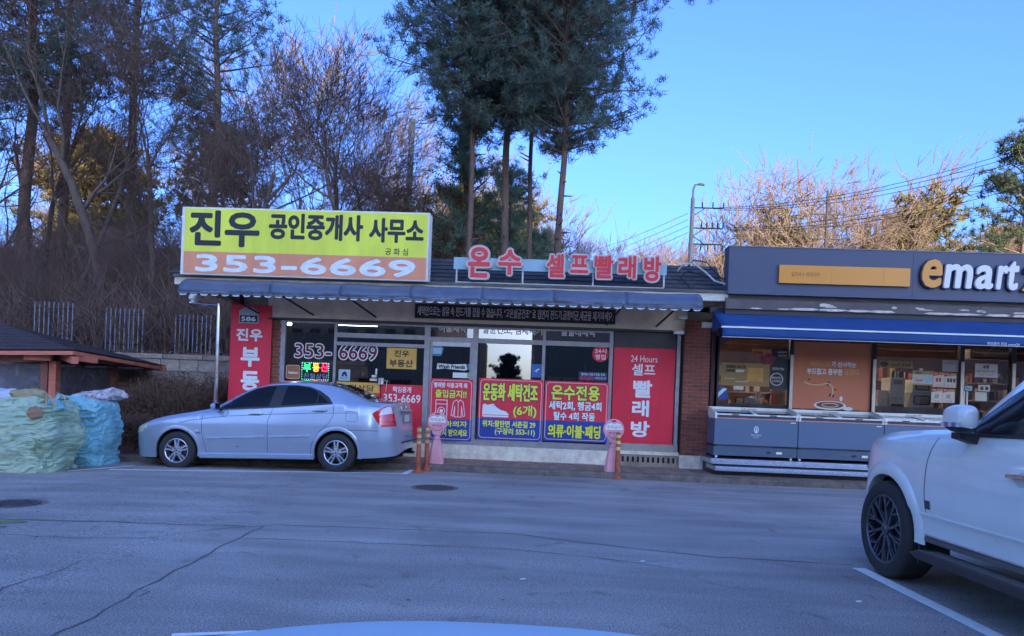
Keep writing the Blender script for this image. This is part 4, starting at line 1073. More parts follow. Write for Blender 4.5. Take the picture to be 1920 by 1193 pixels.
MB().box(x0, x1, YM-.0045, YM-.0032, z1-.07, z1).build('header', M('poster_olive', (.32, .24, .10), .5), t); MB().box(x0, x1, YM-.0045, YM-.0032, z0, z0+.03).build('footer', MATS['poster_olive'], t)
text('SALE', x0+.05, x0+.16, z1-.06, z1-.015, YM-.005, BK, t, bold=.04); text('1,700원', x0+.05, x0+.18, z0+.07, z0+.11, YM-.005, RB, t, bold=.04); MB().box(x1-.16, x1-.02, YM-.0045, YM-.0035, z0+.05, z1-.09).build('picture', LBLUE, t)
t, *_ = poster('paper_notice', 1767, 675.5, 1798, 697, M('paper_grey', (.33, .34, .37), .6), 'plain grey paper in the upper right corner of the pane by the door', cat='notice')
tpx('영업 시간 안내', 1774, 680, 1790, 683, YM-.005, BK, t, bold=0)
t, *_ = poster('door_notice', 1828, 682.5, 1870.5, 710, M('notice_white', (.46, .46, .48), .6), 'white notice with navy foot on the store door', cat='notice')
ppx(1828, 708, 1870.5, 710.3, YM-.004, .001).build('foot_band', NAVY, t)
tpx('4개', 1843, 685, 1854, 692, YM-.005, BK, t, bold=.04); tpx('맥주 와인 행사 안내', 1832, 694.5, 1866, 699, YM-.005, BK, t, bold=.03); tpx('가까운 매장에서', 1836, 701, 1862, 704.5, YM-.005, M('notice_orange', (.45, .14, .05), .5), t)
t, *_ = poster('door_notice', 1834, 722, 1856, 734, M('notice_white', (.46, .46, .48), .6), 'small white notice with two dark pictures on the store door', cat='notice')
for u in (1838, 1847): ppx(u, 725.5, u+6, 731.5, YM-.004, .001).build('picture', BLACK, t)
t, *_ = poster('door_notice', 1828, 735.5, 1850, 752, M('notice_pale', (.42, .46, .44), .6), 'pale sheet lowest on the store door', cat='notice')
t, *_ = poster('door_sign', 1810, 724, 1822.5, 732.5, LBLUE, 'tiny blue sign beside the store door handles', cat='sign'); tpx('PULL', 1812, 726.5, 1821, 730, YM-.005, NAVY, t, bold=.03)
for u in (1807, 1813): 
    x = F(u, 750, YF-.06).x; za, zb2 = F(u, 758, YF-.06).z, F(u, 736, YF-.06).z
    MB().tube([(x, YF-.06, za-.2), (x, YF-.06, zb2+.02)], .014, 8).build('door_handle', WHITE, mart)
# interior: heat curtain, coffee machine, microwaves, shelves, counter, added light strips
x0, x1, z0, z1 = R4(1811, 659, 1893, 675, YF+.3)
t = thing('air_curtain', 'long pale air curtain unit over the store door', 'air curtain', ((x0+x1)/2, YF+.3, z0)); MB().box(x0, x1, YF+.15, YF+.4, z0, z1+.02).build('casing', M('casing_grey', (.35, .34, .35), .5), t, bevel=.02)
MB().box(x0+.05, x1-.05, YF+.145, YF+.149, z0+.01, z0+.03).build('grille', BLACK, t)
YI = YF+.45
def R(u0, v0, u1, v1, Y=YI): return R4(u0, v0, u1, v1, Y)
x0, x1, z0, z1 = R(1636, 761, 1765, 776)
cn = thing('counter', 'pale counter top inside the window right of the terracotta poster', 'counter', ((x0+x1)/2, YI, .38))
CT = M('counter_pale', (.40, .43, .46), .4)
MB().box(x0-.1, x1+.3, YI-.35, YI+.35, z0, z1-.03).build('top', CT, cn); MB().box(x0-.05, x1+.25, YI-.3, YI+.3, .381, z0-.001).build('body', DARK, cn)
ct = z1-.03
x0, x1, z0, z1 = R(1660, 709, 1688, 760)
t = thing('coffee_machine', 'tall pale grey coffee machine standing on the window counter', 'coffee machine', ((x0+x1)/2, YI, ct))
MG = M('machine_grey', (.62, .66, .70), .35, var=.06)
MB().box(x0, x1, YI-.2, YI+.2, ct, z1).build('casing', MG, t, bevel=.01); MB().box(x0+.06, x1-.06, YI-.205, YI-.201, z1-.13, z1-.04).build('display', M('display_grey', (.25, .28, .31), .2), t)
for k in range(4): MB().box(x0+.05+k*.05, x0+.075+k*.05, YI-.208, YI-.201, ct+.16, ct+.175).build('button', BLACK, t)
MB().box(x0+.03, x1-.03, YI-.24, YI-.201, ct+.01, ct+.05).build('drip_tray', BLACK, t)
x0, x1, z0, z1 = R(1640, 732, 1658, 759)
tag(MB().box(x0, x1, YI-.15, YI+.2, ct, z1).build('cup_cabinet', MG, bevel=.008), 'short pale cabinet on the counter left of the coffee machine', 'cabinet')
def microwave(u0, v0, u1, v1, label, zb=None):
    x0, x1, z0, z1 = R(u0, v0, u1, v1); z0 = zb if zb is not None else z0
    t = thing('microwave_oven', label, 'microwave', ((x0+x1)/2, YI, z0), 'microwaves on the window counter')
    MB().box(x0, x1, YI-.2, YI+.2, z0, z1).build('casing', MG, t, bevel=.012)
    MB().prism_xz(rrect(x0+.05, x1-.08, z0+.05, z1-.04, .03), YI-.207, YI-.2005).build('door_frame', BLACK, t)
    MB().prism_xz(rrect(x0+.075, x1-.105, z0+.075, z1-.065, .02), YI-.210, YI-.2072).build('door_window', M('oven_window', (.33, .35, .37), .3), t)
    return z1
zz = microwave(1698, 738, 1742, 763, 'lower of the two silver microwaves on the window counter', ct)
microwave(1702, 713, 1741, 737, 'upper of the two silver microwaves on the window counter', zz+.004)
# shelving deeper inside with mixed goods
SHM = M('shelf_metal', (.22, .2, .2), .5)
gr = random.Random(21)
GOODS = [M('goods_%d' % k, c, .5, var=.25, scale=25) for k, c in enumerate(((.22, .08, .06), (.10, .13, .2), (.26, .2, .1), (.3, .3, .3), (.12, .17, .13), (.2, .12, .13)))]
for i, xs_ in enumerate((ms+.4, ms+2.3, ms+4.2, ms+6.3)):
    ysh = 17.4
    t = thing('goods_shelf', ['stocked shelf deep behind the leftmost store window', 'stocked shelf deep behind the terracotta poster', 'stocked shelf deep behind the microwaves', 'stocked shelf deep behind the store door'][i], 'shelf', (xs_+.8, ysh, .38), 'stocked shelves inside the store')
    for k in range(5): MB().box(xs_, xs_+1.6, ysh-.2, ysh+.2, .45+k*.4, .48+k*.4).build('shelf_board', SHM, t)
    for dx in (0, 1.57): MB().box(xs_+dx, xs_+dx+.03, ysh-.2, ysh+.2, .381, 2.2).build('upright', SHM, t)
    for m in range(len(GOODS)):
        mb = MB()
        for k in range(5):
            x = xs_+.05+gr.random()*.3
            while x < xs_+1.45:
                wd = gr.uniform(.05, .16); h = gr.uniform(.1, .28)
                if gr.random() < .3: mb.box(x, x+wd, ysh-.18, ysh-.03-m*.01, .482+k*.4, .482+k*.4+h)
                x += wd+.1
        if mb.v: mb.build('goods_row', GOODS[m], t, kind='stuff')
for i, xx in enumerate((ms+1.2, ms+3.4, ms+5.6)):
    t = thing('added_light_strip', ['added light strip behind the leftmost store window', 'added light strip in the middle of the store', 'added light strip behind the store door'][i], 'ceiling light', (xx, 15.9, 2.95), 'added light strips inside the store')
    MB().box(xx-.5, xx+.5, 15.75, 16.05, 2.95, 3.0).build('glow_panel', M('lit_strip', (1, .95, .9), .5, var=0, emit=(1, .90, .80), es=7), t)  # glowing strips added to brighten the store interior
# bits on the sill of the leftmost window
YI2 = YF+.3
x0, x1, z0, z1 = R4(1341, 750, 1474, 763, YI2)
sc_ = thing('window_ledge', 'pale window ledge inside the leftmost store window', 'ledge', ((x0+x1)/2, YI2, .38))
MB().box(x0, x1, YI2-.25, YI2+.3, 1.13, z0+.06).build('ledge_top', CT, sc_); MB().box(x0, x1, YI2-.2, YI2+.25, .381, 1.129).build('ledge_body', DARK, sc_)
lt_ = z0+.06
def blob(name, u, v, wx, wz, mat, label, cat, seed=0):
    p = F(u, v, YI2); mb = MB().lathe([(0, 0), (wx*.9, 0.01), (wx, wz*.4), (wx*.7, wz*.85), (0, wz)], (p.x, YI2, lt_), 12, sy=.6)
    tag(mb.build(name, mat, smooth=True), label, cat)
blob('paper_bag', 1408, 748, .13, .15, LBLUE, 'pale blue bag on the ledge of the leftmost store window', 'bag')
blob('paper_bag', 1420, 754, .09, .09, M('pale_mint', (.36, .45, .38), .6), 'small mint bag right of the pale blue bag on the window ledge', 'bag')
p = F(1449, 745, YI2); tag(MB().lathe([(0, 0), (.03, 0), (.034, .12), (.014, .17), (.014, .2), (0, .2)], (p.x, YI2, lt_), 10).build('red_bottle', REDB, smooth=True), 'red bottle on the ledge at the right of the leftmost store window', 'bottle')
for i, u in enumerate((1421, 1427)):
    p = F(u, 735, YI2); tag(MB().lathe([(0, 0), (.024, 0), (.024, .22), (.012, .26), (0, .26)], (p.x, YI2+.1, lt_), 8).build('white_bottle', WHITE, smooth=True), ['left of two white bottles behind the pale blue bag', 'right of two white bottles behind the pale blue bag'][i], 'bottle', 'white bottles on the ledge')

# freezers
YZ = 13.42
FG = M('freezer_grey', (.075, .125, .22), .45, var=.05, scale=2); FG2 = M('freezer_dark_grey', (.055, .085, .14), .5, var=.05)
COP = M('freezer_trim_pink', (.42, .22, .19), .45)
FW = M('freezer_white', (.60, .64, .68), .35, var=.05)
ub = [1339, 1496.5, 1658, 1822, 1990]
zb0 = R4(1339, 853, 1496, 854, YZ)[2]
labels = ['grey chest freezer with white logo, leftmost under the store window', 'grey chest freezer under the terracotta poster', 'grey chest freezer partly hidden by the nose of the white car', 'grey chest freezer behind the white car by the store door']
for i in range(4):
    x0 = F(ub[i], 810, YZ).x+.006; x1 = F(ub[i+1], 810, YZ).x-.006
    if i == 3: continue
    z0 = .445; H = 1.285
    t = thing('chest_freezer', labels[i], 'freezer', ((x0+x1)/2, YZ, z0), 'chest freezers in front of the store')
    D = .62
    MB().box(x0, x1, YZ+.02, YZ+D, z0, z0+.16).build('plinth', FG2, t)
    MB().box(x0+.005, x1-.005, YZ+.03, YZ+D, z0+.162, z0+.19).build('vent_gap', BLACK, t)
    vm = MB()
    for k in range(22): vm.box(x0+.06+k*.045, x0+.085+k*.045, YZ+.02, YZ+.029, z0+.163, z0+.188)
    vm.build('vent_slats', FG2, t)
    MB().box(x0, x1, YZ, YZ+D, z0+.192, z0+.655).build('front_panel', FG, t, bevel=.006)
    MB().box(x0+.002, x1-.002, YZ-.008, YZ+.05, z0+.657, z0+.678).build('trim_strip', COP, t)
    MB().box(x0+.01, x1-.01, YZ+.015, YZ+D, z0+.68, z0+.72).build('upper_body', M('freezer_glass_dark', (.06, .075, .11), .15), t)
    MB().box(x0+.0, x1-.0, YZ-.002, YZ+.06, z0+.722, z0+.75).build('front_rim', FW, t, bevel=.006)
    # sloping glass lids in a white frame, higher at the rear
    zr = z0+.84
    ld = MB().hull([(x0+.03, YZ+.06, z0+.735), (x1-.03, YZ+.06, z0+.735), (x1-.03, YZ+D-.08, zr-.03), (x0+.03, YZ+D-.08, zr-.03)], [(x0+.03, YZ+.06, z0+.745), (x1-.03, YZ+.06, z0+.745), (x1-.03, YZ+D-.08, zr-.02), (x0+.03, YZ+D-.08, zr-.02)]).build('lid', glass('freezer_lid_glass', (.5, .6, .7), .12), t)
    xm = (x0+x1)/2
    MB().hull([(xm-.03, YZ+.055, z0+.747), (xm+.03, YZ+.055, z0+.747), (xm+.03, YZ+D-.085, zr-.018), (xm-.03, YZ+D-.085, zr-.018)], [(xm-.03, YZ+.055, z0+.757), (xm+.03, YZ+.055, z0+.757), (xm+.03, YZ+D-.085, zr-.008), (xm-.03, YZ+D-.085, zr-.008)]).build('lid_frame', FW, t)
    MB().box(x0, x1, YZ+D-.08, YZ+D, z0+.70, zr+.03).build('rear_rim', FW, t, bevel=.006)
    for xx in (x0, x1-.035):
        MB().prism_yz([(YZ-.012, z0+.66), (YZ-.012, z0+.76), (YZ+.07, z0+.78), (YZ+D-.082, zr+.02), (YZ+D-.082, z0+.66)], xx, xx+.035).build('end_cap', FW, t)
    MB().box(x0+.3, x0+.42, YZ-.012, YZ-.003, z0+.728, z0+.744).build('handle', BLACK, t); MB().box(x1-.5, x1-.38, YZ-.012, YZ-.003, z0+.728, z0+.744).build('handle', BLACK, t)
    text('ICE CREAM', xm-.14, xm+.14, zr-.014, zr+.012, YZ+D-.083, NAVY, t, bold=.03)
    MB().box(x1-.53, x1-.46, YZ+.008, YZ+.019, z0+.06, z0+.095).build('switch', BLACK, t)
    MB().box(x1-.36, x1-.26, YZ+.008, YZ+.019, z0+.055, z0+.095).build('display', M('thermo_pale', (.6, .66, .55), .4), t)
    MB().box(x1-.13, x1-.04, YZ-.004, YZ-.0005, z0+.615, z0+.63).build('badge', WHITE, t)
    if i == 0:
        lx, lz = F(1418, 806, YZ).x, F(1418, 806, YZ).z
        outline([(lx+.035*cos(a*pi/8), lz+.055*sin(a*pi/8)) for a in range(16)], .014, YZ-.001).build('logo', WL, t)
        MB().prism_xz([(lx-.012, lz-.05), (lx+.012, lz-.05), (lx+.008, lz+.02), (lx-.006, lz+.03)], YZ-.003, YZ-.0015).build('logo', WL, t)
        text('하이디프리저', lx-.09, lx+.09, lz-.12, lz-.08, YZ-.002, WL, t, bold=.03); text('freezer', lx-.05, lx+.05, lz-.145, lz-.127, YZ-.002, WL, t, bold=.01)
    for xx in (x0+.06, x1-.08): MB().lathe([(.025, .40), (.025, z0-.001)], (xx, YZ+.08, 0), 8).build('foot', WHITE, t)
    if i:
        tw = MB().tube([(x0-.02, YZ+D-.1, zr+.03), (x0-.03, YZ+.2, zr-.02), (x0-.01, YZ+.03, z0+.78), (x0-.006, YZ-.03, z0+.70)], .022, 6)
        tag(tw.build('tied_cloth', OFFW, smooth=True), ['', 'cream tied cloth between the first and second chest freezers', 'cream tied cloth between the second and third chest freezers'][i], 'cloth')
# chequer plate steps
PLATE = M('chequer_plate', (.48, .50, .54), .35, metal=.7, var=.15, scale=12)
sx0 = F(1334, 870, 13.2).x; sx1 = 7.6
stp = thing('metal_steps', 'two low chequer plate steps under the chest freezers', 'steps', ((sx0+sx1)/2, 13.2, KH))
MB().box(sx0, sx1, 13.27, 14.3, .30, .39).build('upper_tread', PLATE, stp, bevel=.006)
MB().box(sx0+.05, sx1, 13.12, 13.9, .19, .265).build('lower_tread', PLATE, stp, bevel=.006)
MB().box(sx0+.06, sx1, 13.35, 14.25, KH, .299).build('riser', BLACK, stp)
STUD = M('plate_stud', (.62, .64, .68), .3, metal=.7)
for yy, zz_, xo in ((13.268, .345, 0), (13.118, .228, .05)):
    mb = MB(); k = 0; x = sx0+.06+xo
    while x < 5.6:
        s = 1 if k % 2 else -1; c = Vector((x, yy, zz_)); d = Vector((.02, 0, .016*s)); q = Vector((.005*s*-1, 0, .006))
        mb.hull([c-d-q, c+d*.9-q, c+d+q, c-d*.9+q], [c-d*.6-q*.4+Vector((0, -.005, 0)), c+d*.6-q*.4+Vector((0, -.005, 0)), c+d*.6+q*.4+Vector((0, -.005, 0)), c-d*.6+q*.4+Vector((0, -.005, 0))])
        x += .042; k += 1
    mb.build('raised_pattern', STUD, stp, kind='stuff')
# side gap between pillar and freezers: dark pipe
tag(MB().tube([(ms-.0, YF-.12, KH), (ms-.0, YF-.12, 2.9)], .028, 8).build('drain_pipe', BLACK), 'dark drain pipe between the brick pillar and the store window', 'pipe')
# wet cables above the pillar on the roof
tag(MB().tube([F(1290, 500, 14.2), F(1300, 488, 14.0), F(1325, 492, 13.9), F(1345, 515, 13.8), F(1362, 530, 13.7), F(1362, 522, 13.6), F(1330, 520, 13.8), F(1290, 508, 14.0), F(1275, 520, 14.0), F(1300, 545, 13.6), F(1360, 556, 13.6)], .012, 5).build('loose_cable', BLACK), 'tangled dark cable on the roof between the two shops', 'cable')
tag(MB().tube([F(1270, 508, 13.9), F(1282, 496, 13.8), F(1300, 494, 13.8), F(1322, 510, 13.7), F(1340, 527, 13.6), F(1360, 533, 13.55)], .016, 5).build('loose_cable', M('cable_pale', (.4, .42, .45), .5)), 'pale looped cable on the roof left of the grey fascia', 'cable')
# ================================================================ no-parking stands and delineator posts
PINK = M('pink_plastic', (.66, .28, .36), .45, var=.12, scale=9, bump=.1)
PINK2 = M('pink_base', (.56, .20, .27), .5, var=.15, scale=9)
def stand(u, v, label):
    p = GG(u, v); t = thing('no_parking_stand', label, 'parking sign', p, 'pink no parking stands')
    x, y, z = p
    H = 1.02; hc = z+.845; Rr = .182
    b = MB(); secs = [(0, .145, .11), (.10, .145, .11), (.11, .137, .10), (.30, .118, .085), (.42, .095, .07), (.52, .066, .055)]
    pts = []
    for h, a, c in secs: pts.append([(x+sx*a, y+sy*c, z+h) for sx, sy in ((-1, -.6), (-.7, -1), (.7, -1), (1, -.6), (1, .6), (.7, 1), (-.7, 1), (-1, .6))])
    for i in range(1, len(pts)-1): b.hull(pts[i], pts[i+1])
    b.build('pedestal', PINK, t)
    MB().hull(pts[0], pts[1]).build('base', PINK2, t)
    MB().lathe([(.06, .52), (.068, .53), (.068, .56), (.052, .57), (.052, .60), (.062, .61), (.062, .63), (.05, .64)], (x, y, z), 14).build('collar', PINK, t, smooth=True)
    MB().hull([(x-.06, y-.03, z+.63), (x+.06, y-.03, z+.63), (x+.06, y+.03, z+.63), (x-.06, y+.03, z+.63)], [(x-.12, y-.03, z+.74), (x+.12, y-.03, z+.74), (x+.12, y+.03, z+.74), (x-.12, y+.03, z+.74)]).build('neck', PINK, t)
    hd = MB().lathe([(0, -.035), (Rr-.012, -.035), (Rr, -.022), (Rr, .022), (Rr-.012, .035), (0, .035)], (x, y, hc), 30, 'y').build('disc', PINK, t, smooth=True)
    MB().disc((x, y-.0362, hc+Rr*.80), .045, 14, rz=.016).build('hand_slot', M('slot_dark', (.16, .03, .05), .6), hd)
    pts = [(x-.15, hc-.005), (x+.15, hc-.005), (x+.145, hc+.05), (x+.11, hc+.095), (x+.05, hc+.11), (x, hc+.09), (x-.05, hc+.11), (x-.11, hc+.095), (x-.145, hc+.05)]
    MB().prism_xz(pts, y-.037, y-.0355).build('white_panel', WHITE, hd)
    text('주차금지', x-.125, x+.125, hc+.012, hc+.07, y-.0385, M('sign_maroon', (.20, .02, .05), .5), hd, bold=.02)
    text('빨래방', x-.085, x+.085, hc-.085, hc-.045, y-.0365, M('sign_maroon', (.20, .02, .05), .5), hd, bold=.0)
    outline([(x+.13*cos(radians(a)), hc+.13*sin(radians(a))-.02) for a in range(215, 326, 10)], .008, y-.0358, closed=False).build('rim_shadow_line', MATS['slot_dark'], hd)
    return t
stand(817, 880, 'pink round no parking stand left of the door, beside two delineator posts')
stand(1147, 896, 'pink round no parking stand in front of the red 24 Hours board')
ORG = M('post_orange', (.30, .075, .035), .55, var=.3, scale=9); YB2 = M('post_band_faded', (.42, .33, .18), .6, var=.3, scale=14); YB3 = M('post_band_yellow', (.60, .47, .16), .5, var=.2, scale=14)
def post(u, v, label, band, h=.78, lean=0):
    p = GG(u, v); t = thing('delineator_post', label, 'bollard', p, 'orange delineator posts')
    x, y, z = p
    MB().lathe([(0, 0), (.10, 0), (.10, .015), (.062, .035), (.05, .06), (.042, .075), (0, .075)], (x, y, z), 16).build('foot', ORG, t, smooth=True)
    MB().lathe([(.043, .07), (.041, .1), (.038, h-.02), (.03, h), (0, h)], (x, y, z), 14).build('tube', ORG, t, smooth=True)
    for k in range(3):
        zz = h*.62+k*.105; MB().lathe([(.0405, zz), (.0415, zz+.005), (.0415, zz+.05), (.0405, zz+.055)], (x, y, z), 14).build('reflective_band', band, t, smooth=True)
    for a in (0, 2.1, 4.2): MB().lathe([(.009, 0), (.009, .032), (0, .035)], (x+.08*cos(a), y+.08*sin(a), z), 6).build('bolt', STEEL, t)
    if lean: t.rotation_euler.y = lean
post(783.5, 886, 'orange delineator post with faded bands, the one nearest the silver car', YB2)
post(799, 883, 'orange delineator post with faded bands touching the left pink stand', YB2, .78)
post(1156.5, 898, 'orange delineator post with yellow bands in front of the right pink stand', YB3, .80)

# ================================================================ bulk bags and refuse
def bulkbag(name, cx, cy, w, d, h, mat, label, seed, parts):
    z = gz(cx)
    t = thing(name, label, 'bulk bag', (cx, cy, z), 'woven bulk bags full of waste')
    def fn(u, v):
        a = 2*pi*u; e = .42 if v < .93 else .5
        c, s = cos(a), sin(a)
        rx = abs(c)**e*(1 if c >= 0 else -1); ry = abs(s)**e*(1 if s >= 0 else -1)
        bul = 1+.10*sin(pi*min(1, v*1.05))-.06*(v**4)
        hh = h*v
        if v > .9: bul -= (v-.9)*.7; hh = h*(.9+ (v-.9)*(.9+.9*noise.noise(Vector((c*1.5, s*1.5, seed)))))
        P = Vector((rx*w/2*bul, ry*d/2*bul, hh))
        n1 = noise.noise(Vector((P.x*2.0+seed, P.y*2.0, P.z*2.6)))
        wv = Vector((noise.noise(P*2.3+Vector((seed, 0, 0))), noise.noise(P*2.3+Vector((0, seed, 3))), noise.noise(P*2.3+Vector((7, 0, seed)))))*.55
        Q = Vector((P.x*3.4+seed, P.y*3.4, P.z*7.5))+wv*3
        n2 = abs(noise.noise(Q)); n3 = abs(noise.noise(Q*2.3+Vector((0, 4, 0))))
        n4 = abs(noise.noise(Q*5.1+Vector((9, 4, 0))))
        k = .15*n1-.15*n2-.085*n3-.04*n4+.04
        return (cx+P.x*(1+k), cy+P.y*(1+k), z+max(.0, P.z+.02*n1))
    mb = MB().grid(fn, 210, 120); mb.build('sack', mat, t, smooth=True, angle=70)
    mb = MB().grid(lambda u, v: (cx+(v*w*.46)*cos(2*pi*u), cy+(v*d*.46)*sin(2*pi*u), z+h*.90+.14*(1-v)+.07*noise.noise(Vector((cos(2*pi*u)*v*3, sin(2*pi*u)*v*3, seed)))), 40, 12)
    mb.build('filling', parts, t, smooth=True)
    for k, (sx, sy) in enumerate(((-.8, -.8), (.8, -.8), (.8, .8), (-.8, .8))):
        bx_, by_ = cx+sx*w*.42, cy+sy*d*.42
        MB().tube([(bx_-.06, by_, z+h*.80), (bx_-.05, by_, z+h*.98), (bx_, by_, z+h*1.06), (bx_+.06, by_-.01, z+h*.98), (bx_+.06, by_, z+h*.80)], .013, 6).build('lifting_loop', M('strap_tan', (.34, .26, .17), .8), t)
    return t
def fabric(name, c, c2):
    m = M(name, c, .72, c2=c2, scale=2.5, bump=1.0, bscale=48, detail=9, stretch=(1, 1, 2.2)); return m
BG = fabric('woven_green', (.40, .56, .48), (.24, .40, .34)); BB = fabric('woven_blue', (.24, .55, .68), (.14, .38, .54))
FILM = M('crumpled_film', (.42, .46, .52), .35, c2=(.16, .19, .22), scale=9, bump=1.0, bscale=22)
p1 = GG(30, 887); p2 = GG(160, 876)
bulkbag('bulk_bag', F(20, 820, p1.y+.5).x, p1.y+.5, 1.72, 1.0, 1.12, BG, 'pale green woven bulk bag at the left edge, overfull and dirty', 1.3, FILM)
bulkbag('bulk_bag', F(158, 820, p2.y+.5).x, p2.y+.5, .90, .85, 1.13, BB, 'sky blue woven bulk bag right of the green one', 6.1, FILM)
def lump(name, c, r, mat, label, cat, seed, sq=(1, .7, .6), group=None):
    def fn(u, v):
        a = 2*pi*u; b = pi*(v-.5); d = Vector((cos(a)*cos(b), sin(a)*cos(b), sin(b)))
        k = 1+.35*noise.noise(d*1.6+Vector((seed, 0, 0)))-.22*abs(noise.noise(d*4+Vector((0, seed, 0))))-.1*abs(noise.noise(d*9+Vector((0, seed, 0))))
        return (c[0]+d.x*r*k*sq[0], c[1]+d.y*r*k*sq[1], c[2]+d.z*r*k*sq[2])
    tag(MB().grid(fn, 48, 30).build(name, mat, smooth=True, angle=60), label, cat, group)
def at(u, v, Y): return F(u, v, Y)
z0 = gz(-7)
p = at(52, 748, p1.y+.35); lump('burlap_sack', p, .28, M('burlap', (.34, .32, .20), .9, c2=(.22, .21, .14), scale=12, bump=.6), 'olive crumpled sack lying on top of the green bulk bag', 'sack', 3, (1.25, .8, .55))
p = at(12, 750, p1.y+.5); lump('plastic_bag', p, .27, M('film_blue_white', (.52, .58, .75), .3, c2=(.25, .32, .5), scale=7, bump=.8, bscale=25), 'blue and white plastic bag at the far left on the green bulk bag', 'plastic bag', 5, (1.1, .8, .7))
p = at(86, 762, p1.y+.35); lump('plastic_bag', p, .24, M('film_cyan', (.20, .48, .58), .35, c2=(.1, .3, .4), scale=7, bump=.8, bscale=25), 'turquoise crumpled bag between the two bulk bags', 'plastic bag', 8, (1.3, .8, .5))
p = at(116, 758, p2.y+.75); lump('plastic_bag', p, .24, M('film_mauve', (.42, .38, .55), .4, c2=(.22, .22, .35), scale=7, bump=.8), 'mauve crumpled bag behind the tops of the two bulk bags', 'plastic bag', 9, (1.4, .7, .4))
PAT = M('patterned_cloth', (.62, .60, .72), .8, c2=(.05, .05, .10), scale=16, bump=.6, bscale=12)
p = at(176, 745, p2.y+.6); lump('cloth_bundle', p, .25, PAT, 'white cloth with dark spots heaped on the blue bulk bag', 'cloth', 11, (1.3, .8, .45))
p = at(212, 740, p2.y+.7); lump('cloth_bundle', p, .19, PAT, 'white spotted cloth end sticking out right of the blue bulk bag', 'cloth', 13, (1.25, .6, .6))
p = at(150, 752, p2.y+.45); lump('plastic_bag', p, .2, M('film_white', (.62, .64, .72), .3, c2=(.35, .38, .46), scale=8, bump=.9, bscale=25), 'white crumpled bag on the left half of the blue bulk bag', 'plastic bag', 19, (1.2, .8, .5))
p = at(34, 760, p1.y+.2); lump('plastic_bag', p, .17, MATS['film_white'], 'white crumpled bag in the middle of the green bulk bag', 'plastic bag', 23, (1.3, .8, .6))
p = at(64, 774, p1.y+.0); lump('rope_knot', p, .09, M('rope_brown', (.22, .15, .11), .9), 'brown knotted rope on the front of the green bulk bag', 'rope', 15, (1.4, .4, 1.1))
p = at(92, 742, p1.y+.15)
tag(MB().tube([p+Vector((-.04, 0, -.18)), p+Vector((-.03, 0, .02)), p+Vector((.02, 0, -.02)), p+Vector((.08, 0, -.12)), p+Vector((.14, 0, -.15))], .018, 6).build('loose_strap', MATS['strap_tan']), 'tan strap standing up between the bulk bags', 'strap')

# ================================================================ shelter with shingle roof
YPn, YPf = 13.35, 16.1
SAL = M('salmon_timber', (.42, .145, .105), .65, var=.15, scale=5, stretch=(1, 1, 4), bump=.15)
SALD = M('old_timber', (.19, .085, .07), .75, var=.2, scale=5)
SHG = M('pavilion_shingle', (.052, .042, .045), .9, c2=(.030, .025, .028), scale=14, bump=.6, bscale=45)
pv = thing('garden_shelter', 'low timber shelter with dark shingle roof and salmon beams behind the bulk bags', 'shelter', (-9.5, 15, 0))
apex = F(2, 606, 15.3)
E = [F(-330, 655, 13.35), F(138, 656, YPn), F(311, 687, YPf)]
E.append(Vector((E[2].x-1.1, 18.0-.8, E[2].z))); E.append(Vector((E[0].x, 17.2, E[0].z))); E.append(Vector((E[0].x-1.4, 15.2, E[0].z)))
mb = MB(); n = len(E)
for i in range(n):
    a, b = E[i], E[(i+1) % n]; mb.tri(a, b, apex)
mb.v += [tuple(p-Vector((0, 0, .03))) for p in E]; k0 = len(mb.v)-n; mb.f.append(tuple(reversed(range(k0, k0+n))))
roof = mb.build('roof', SHG, pv)
shm = MB(); pr = random.Random(4)
for i in (0, 1):
    a, b = E[i], E[i+1]; nrm = (b-a).cross(apex-a).normalized()
    if nrm.z < 0: nrm = -nrm
    R_ = 9
    for r in range(R_):
        v0, v1 = r/R_*.97, (r+1.02)/R_*.97
        l0, l1 = a.lerp(apex, v0), b.lerp(apex, v0); m0, m1 = a.lerp(apex, v1), b.lerp(apex, v1)
        k = max(1, int((l1-l0).length/.3)); o_ = (r % 2)*.5
        for j in range(-1, k+1):
            s0 = max(0, (j+o_)/k); s1 = min(1, (j+1+o_)/k)
            if s1-s0 < .01: continue
            s1 -= .02/k; h = .016+pr.uniform(0, .006)
            q = [l0.lerp(l1, s0), l0.lerp(l1, s1), m0.lerp(m1, s1), m0.lerp(m1, s0)]
            shm.hull([p+nrm*.002 for p in q], [q[0]+nrm*h, q[1]+nrm*h, q[2]+nrm*.006, q[3]+nrm*.006])
shm.build('shingle_field', SHG, roof, kind='stuff')
for i in range(3):
    a, b = E[i], E[(i+1) % n]
    MB().beam(a-Vector((0, 0, .06)), b-Vector((0, 0, .06)), .035, .075).build('fascia_board', SAL, pv)
MB().beam(E[2]-Vector((0, 0, .06)), E[3]-Vector((0, 0, .06)), .035, .07).build('fascia_board', SALD, pv)
def P3(u, v, Y): return F(u, v, Y)
for (u0, v0, Y0, u1, v1, Y1, w_, h_, m) in ((47, 668, 13.55, 97, 670, 13.62, .10, .14, SAL), (143, 671, 13.5, 180, 676, 13.9, .1, .12, SAL), (118, 668, 14.2, 141, 676, 13.3, .11, .13, SAL), (180, 675, 14.3, 284, 687, 15.9, .09, .12, SALD), (284, 687, 15.9, 309, 692, 16.05, .09, .12, SAL), (-250, 672, 13.75, 90, 672, 13.75, .1, .15, SALD)):
    a, b = P3(u0, v0, Y0), P3(u1, v1, Y1)
    MB().beam(a, b, w_, h_).build('beam', m, pv)
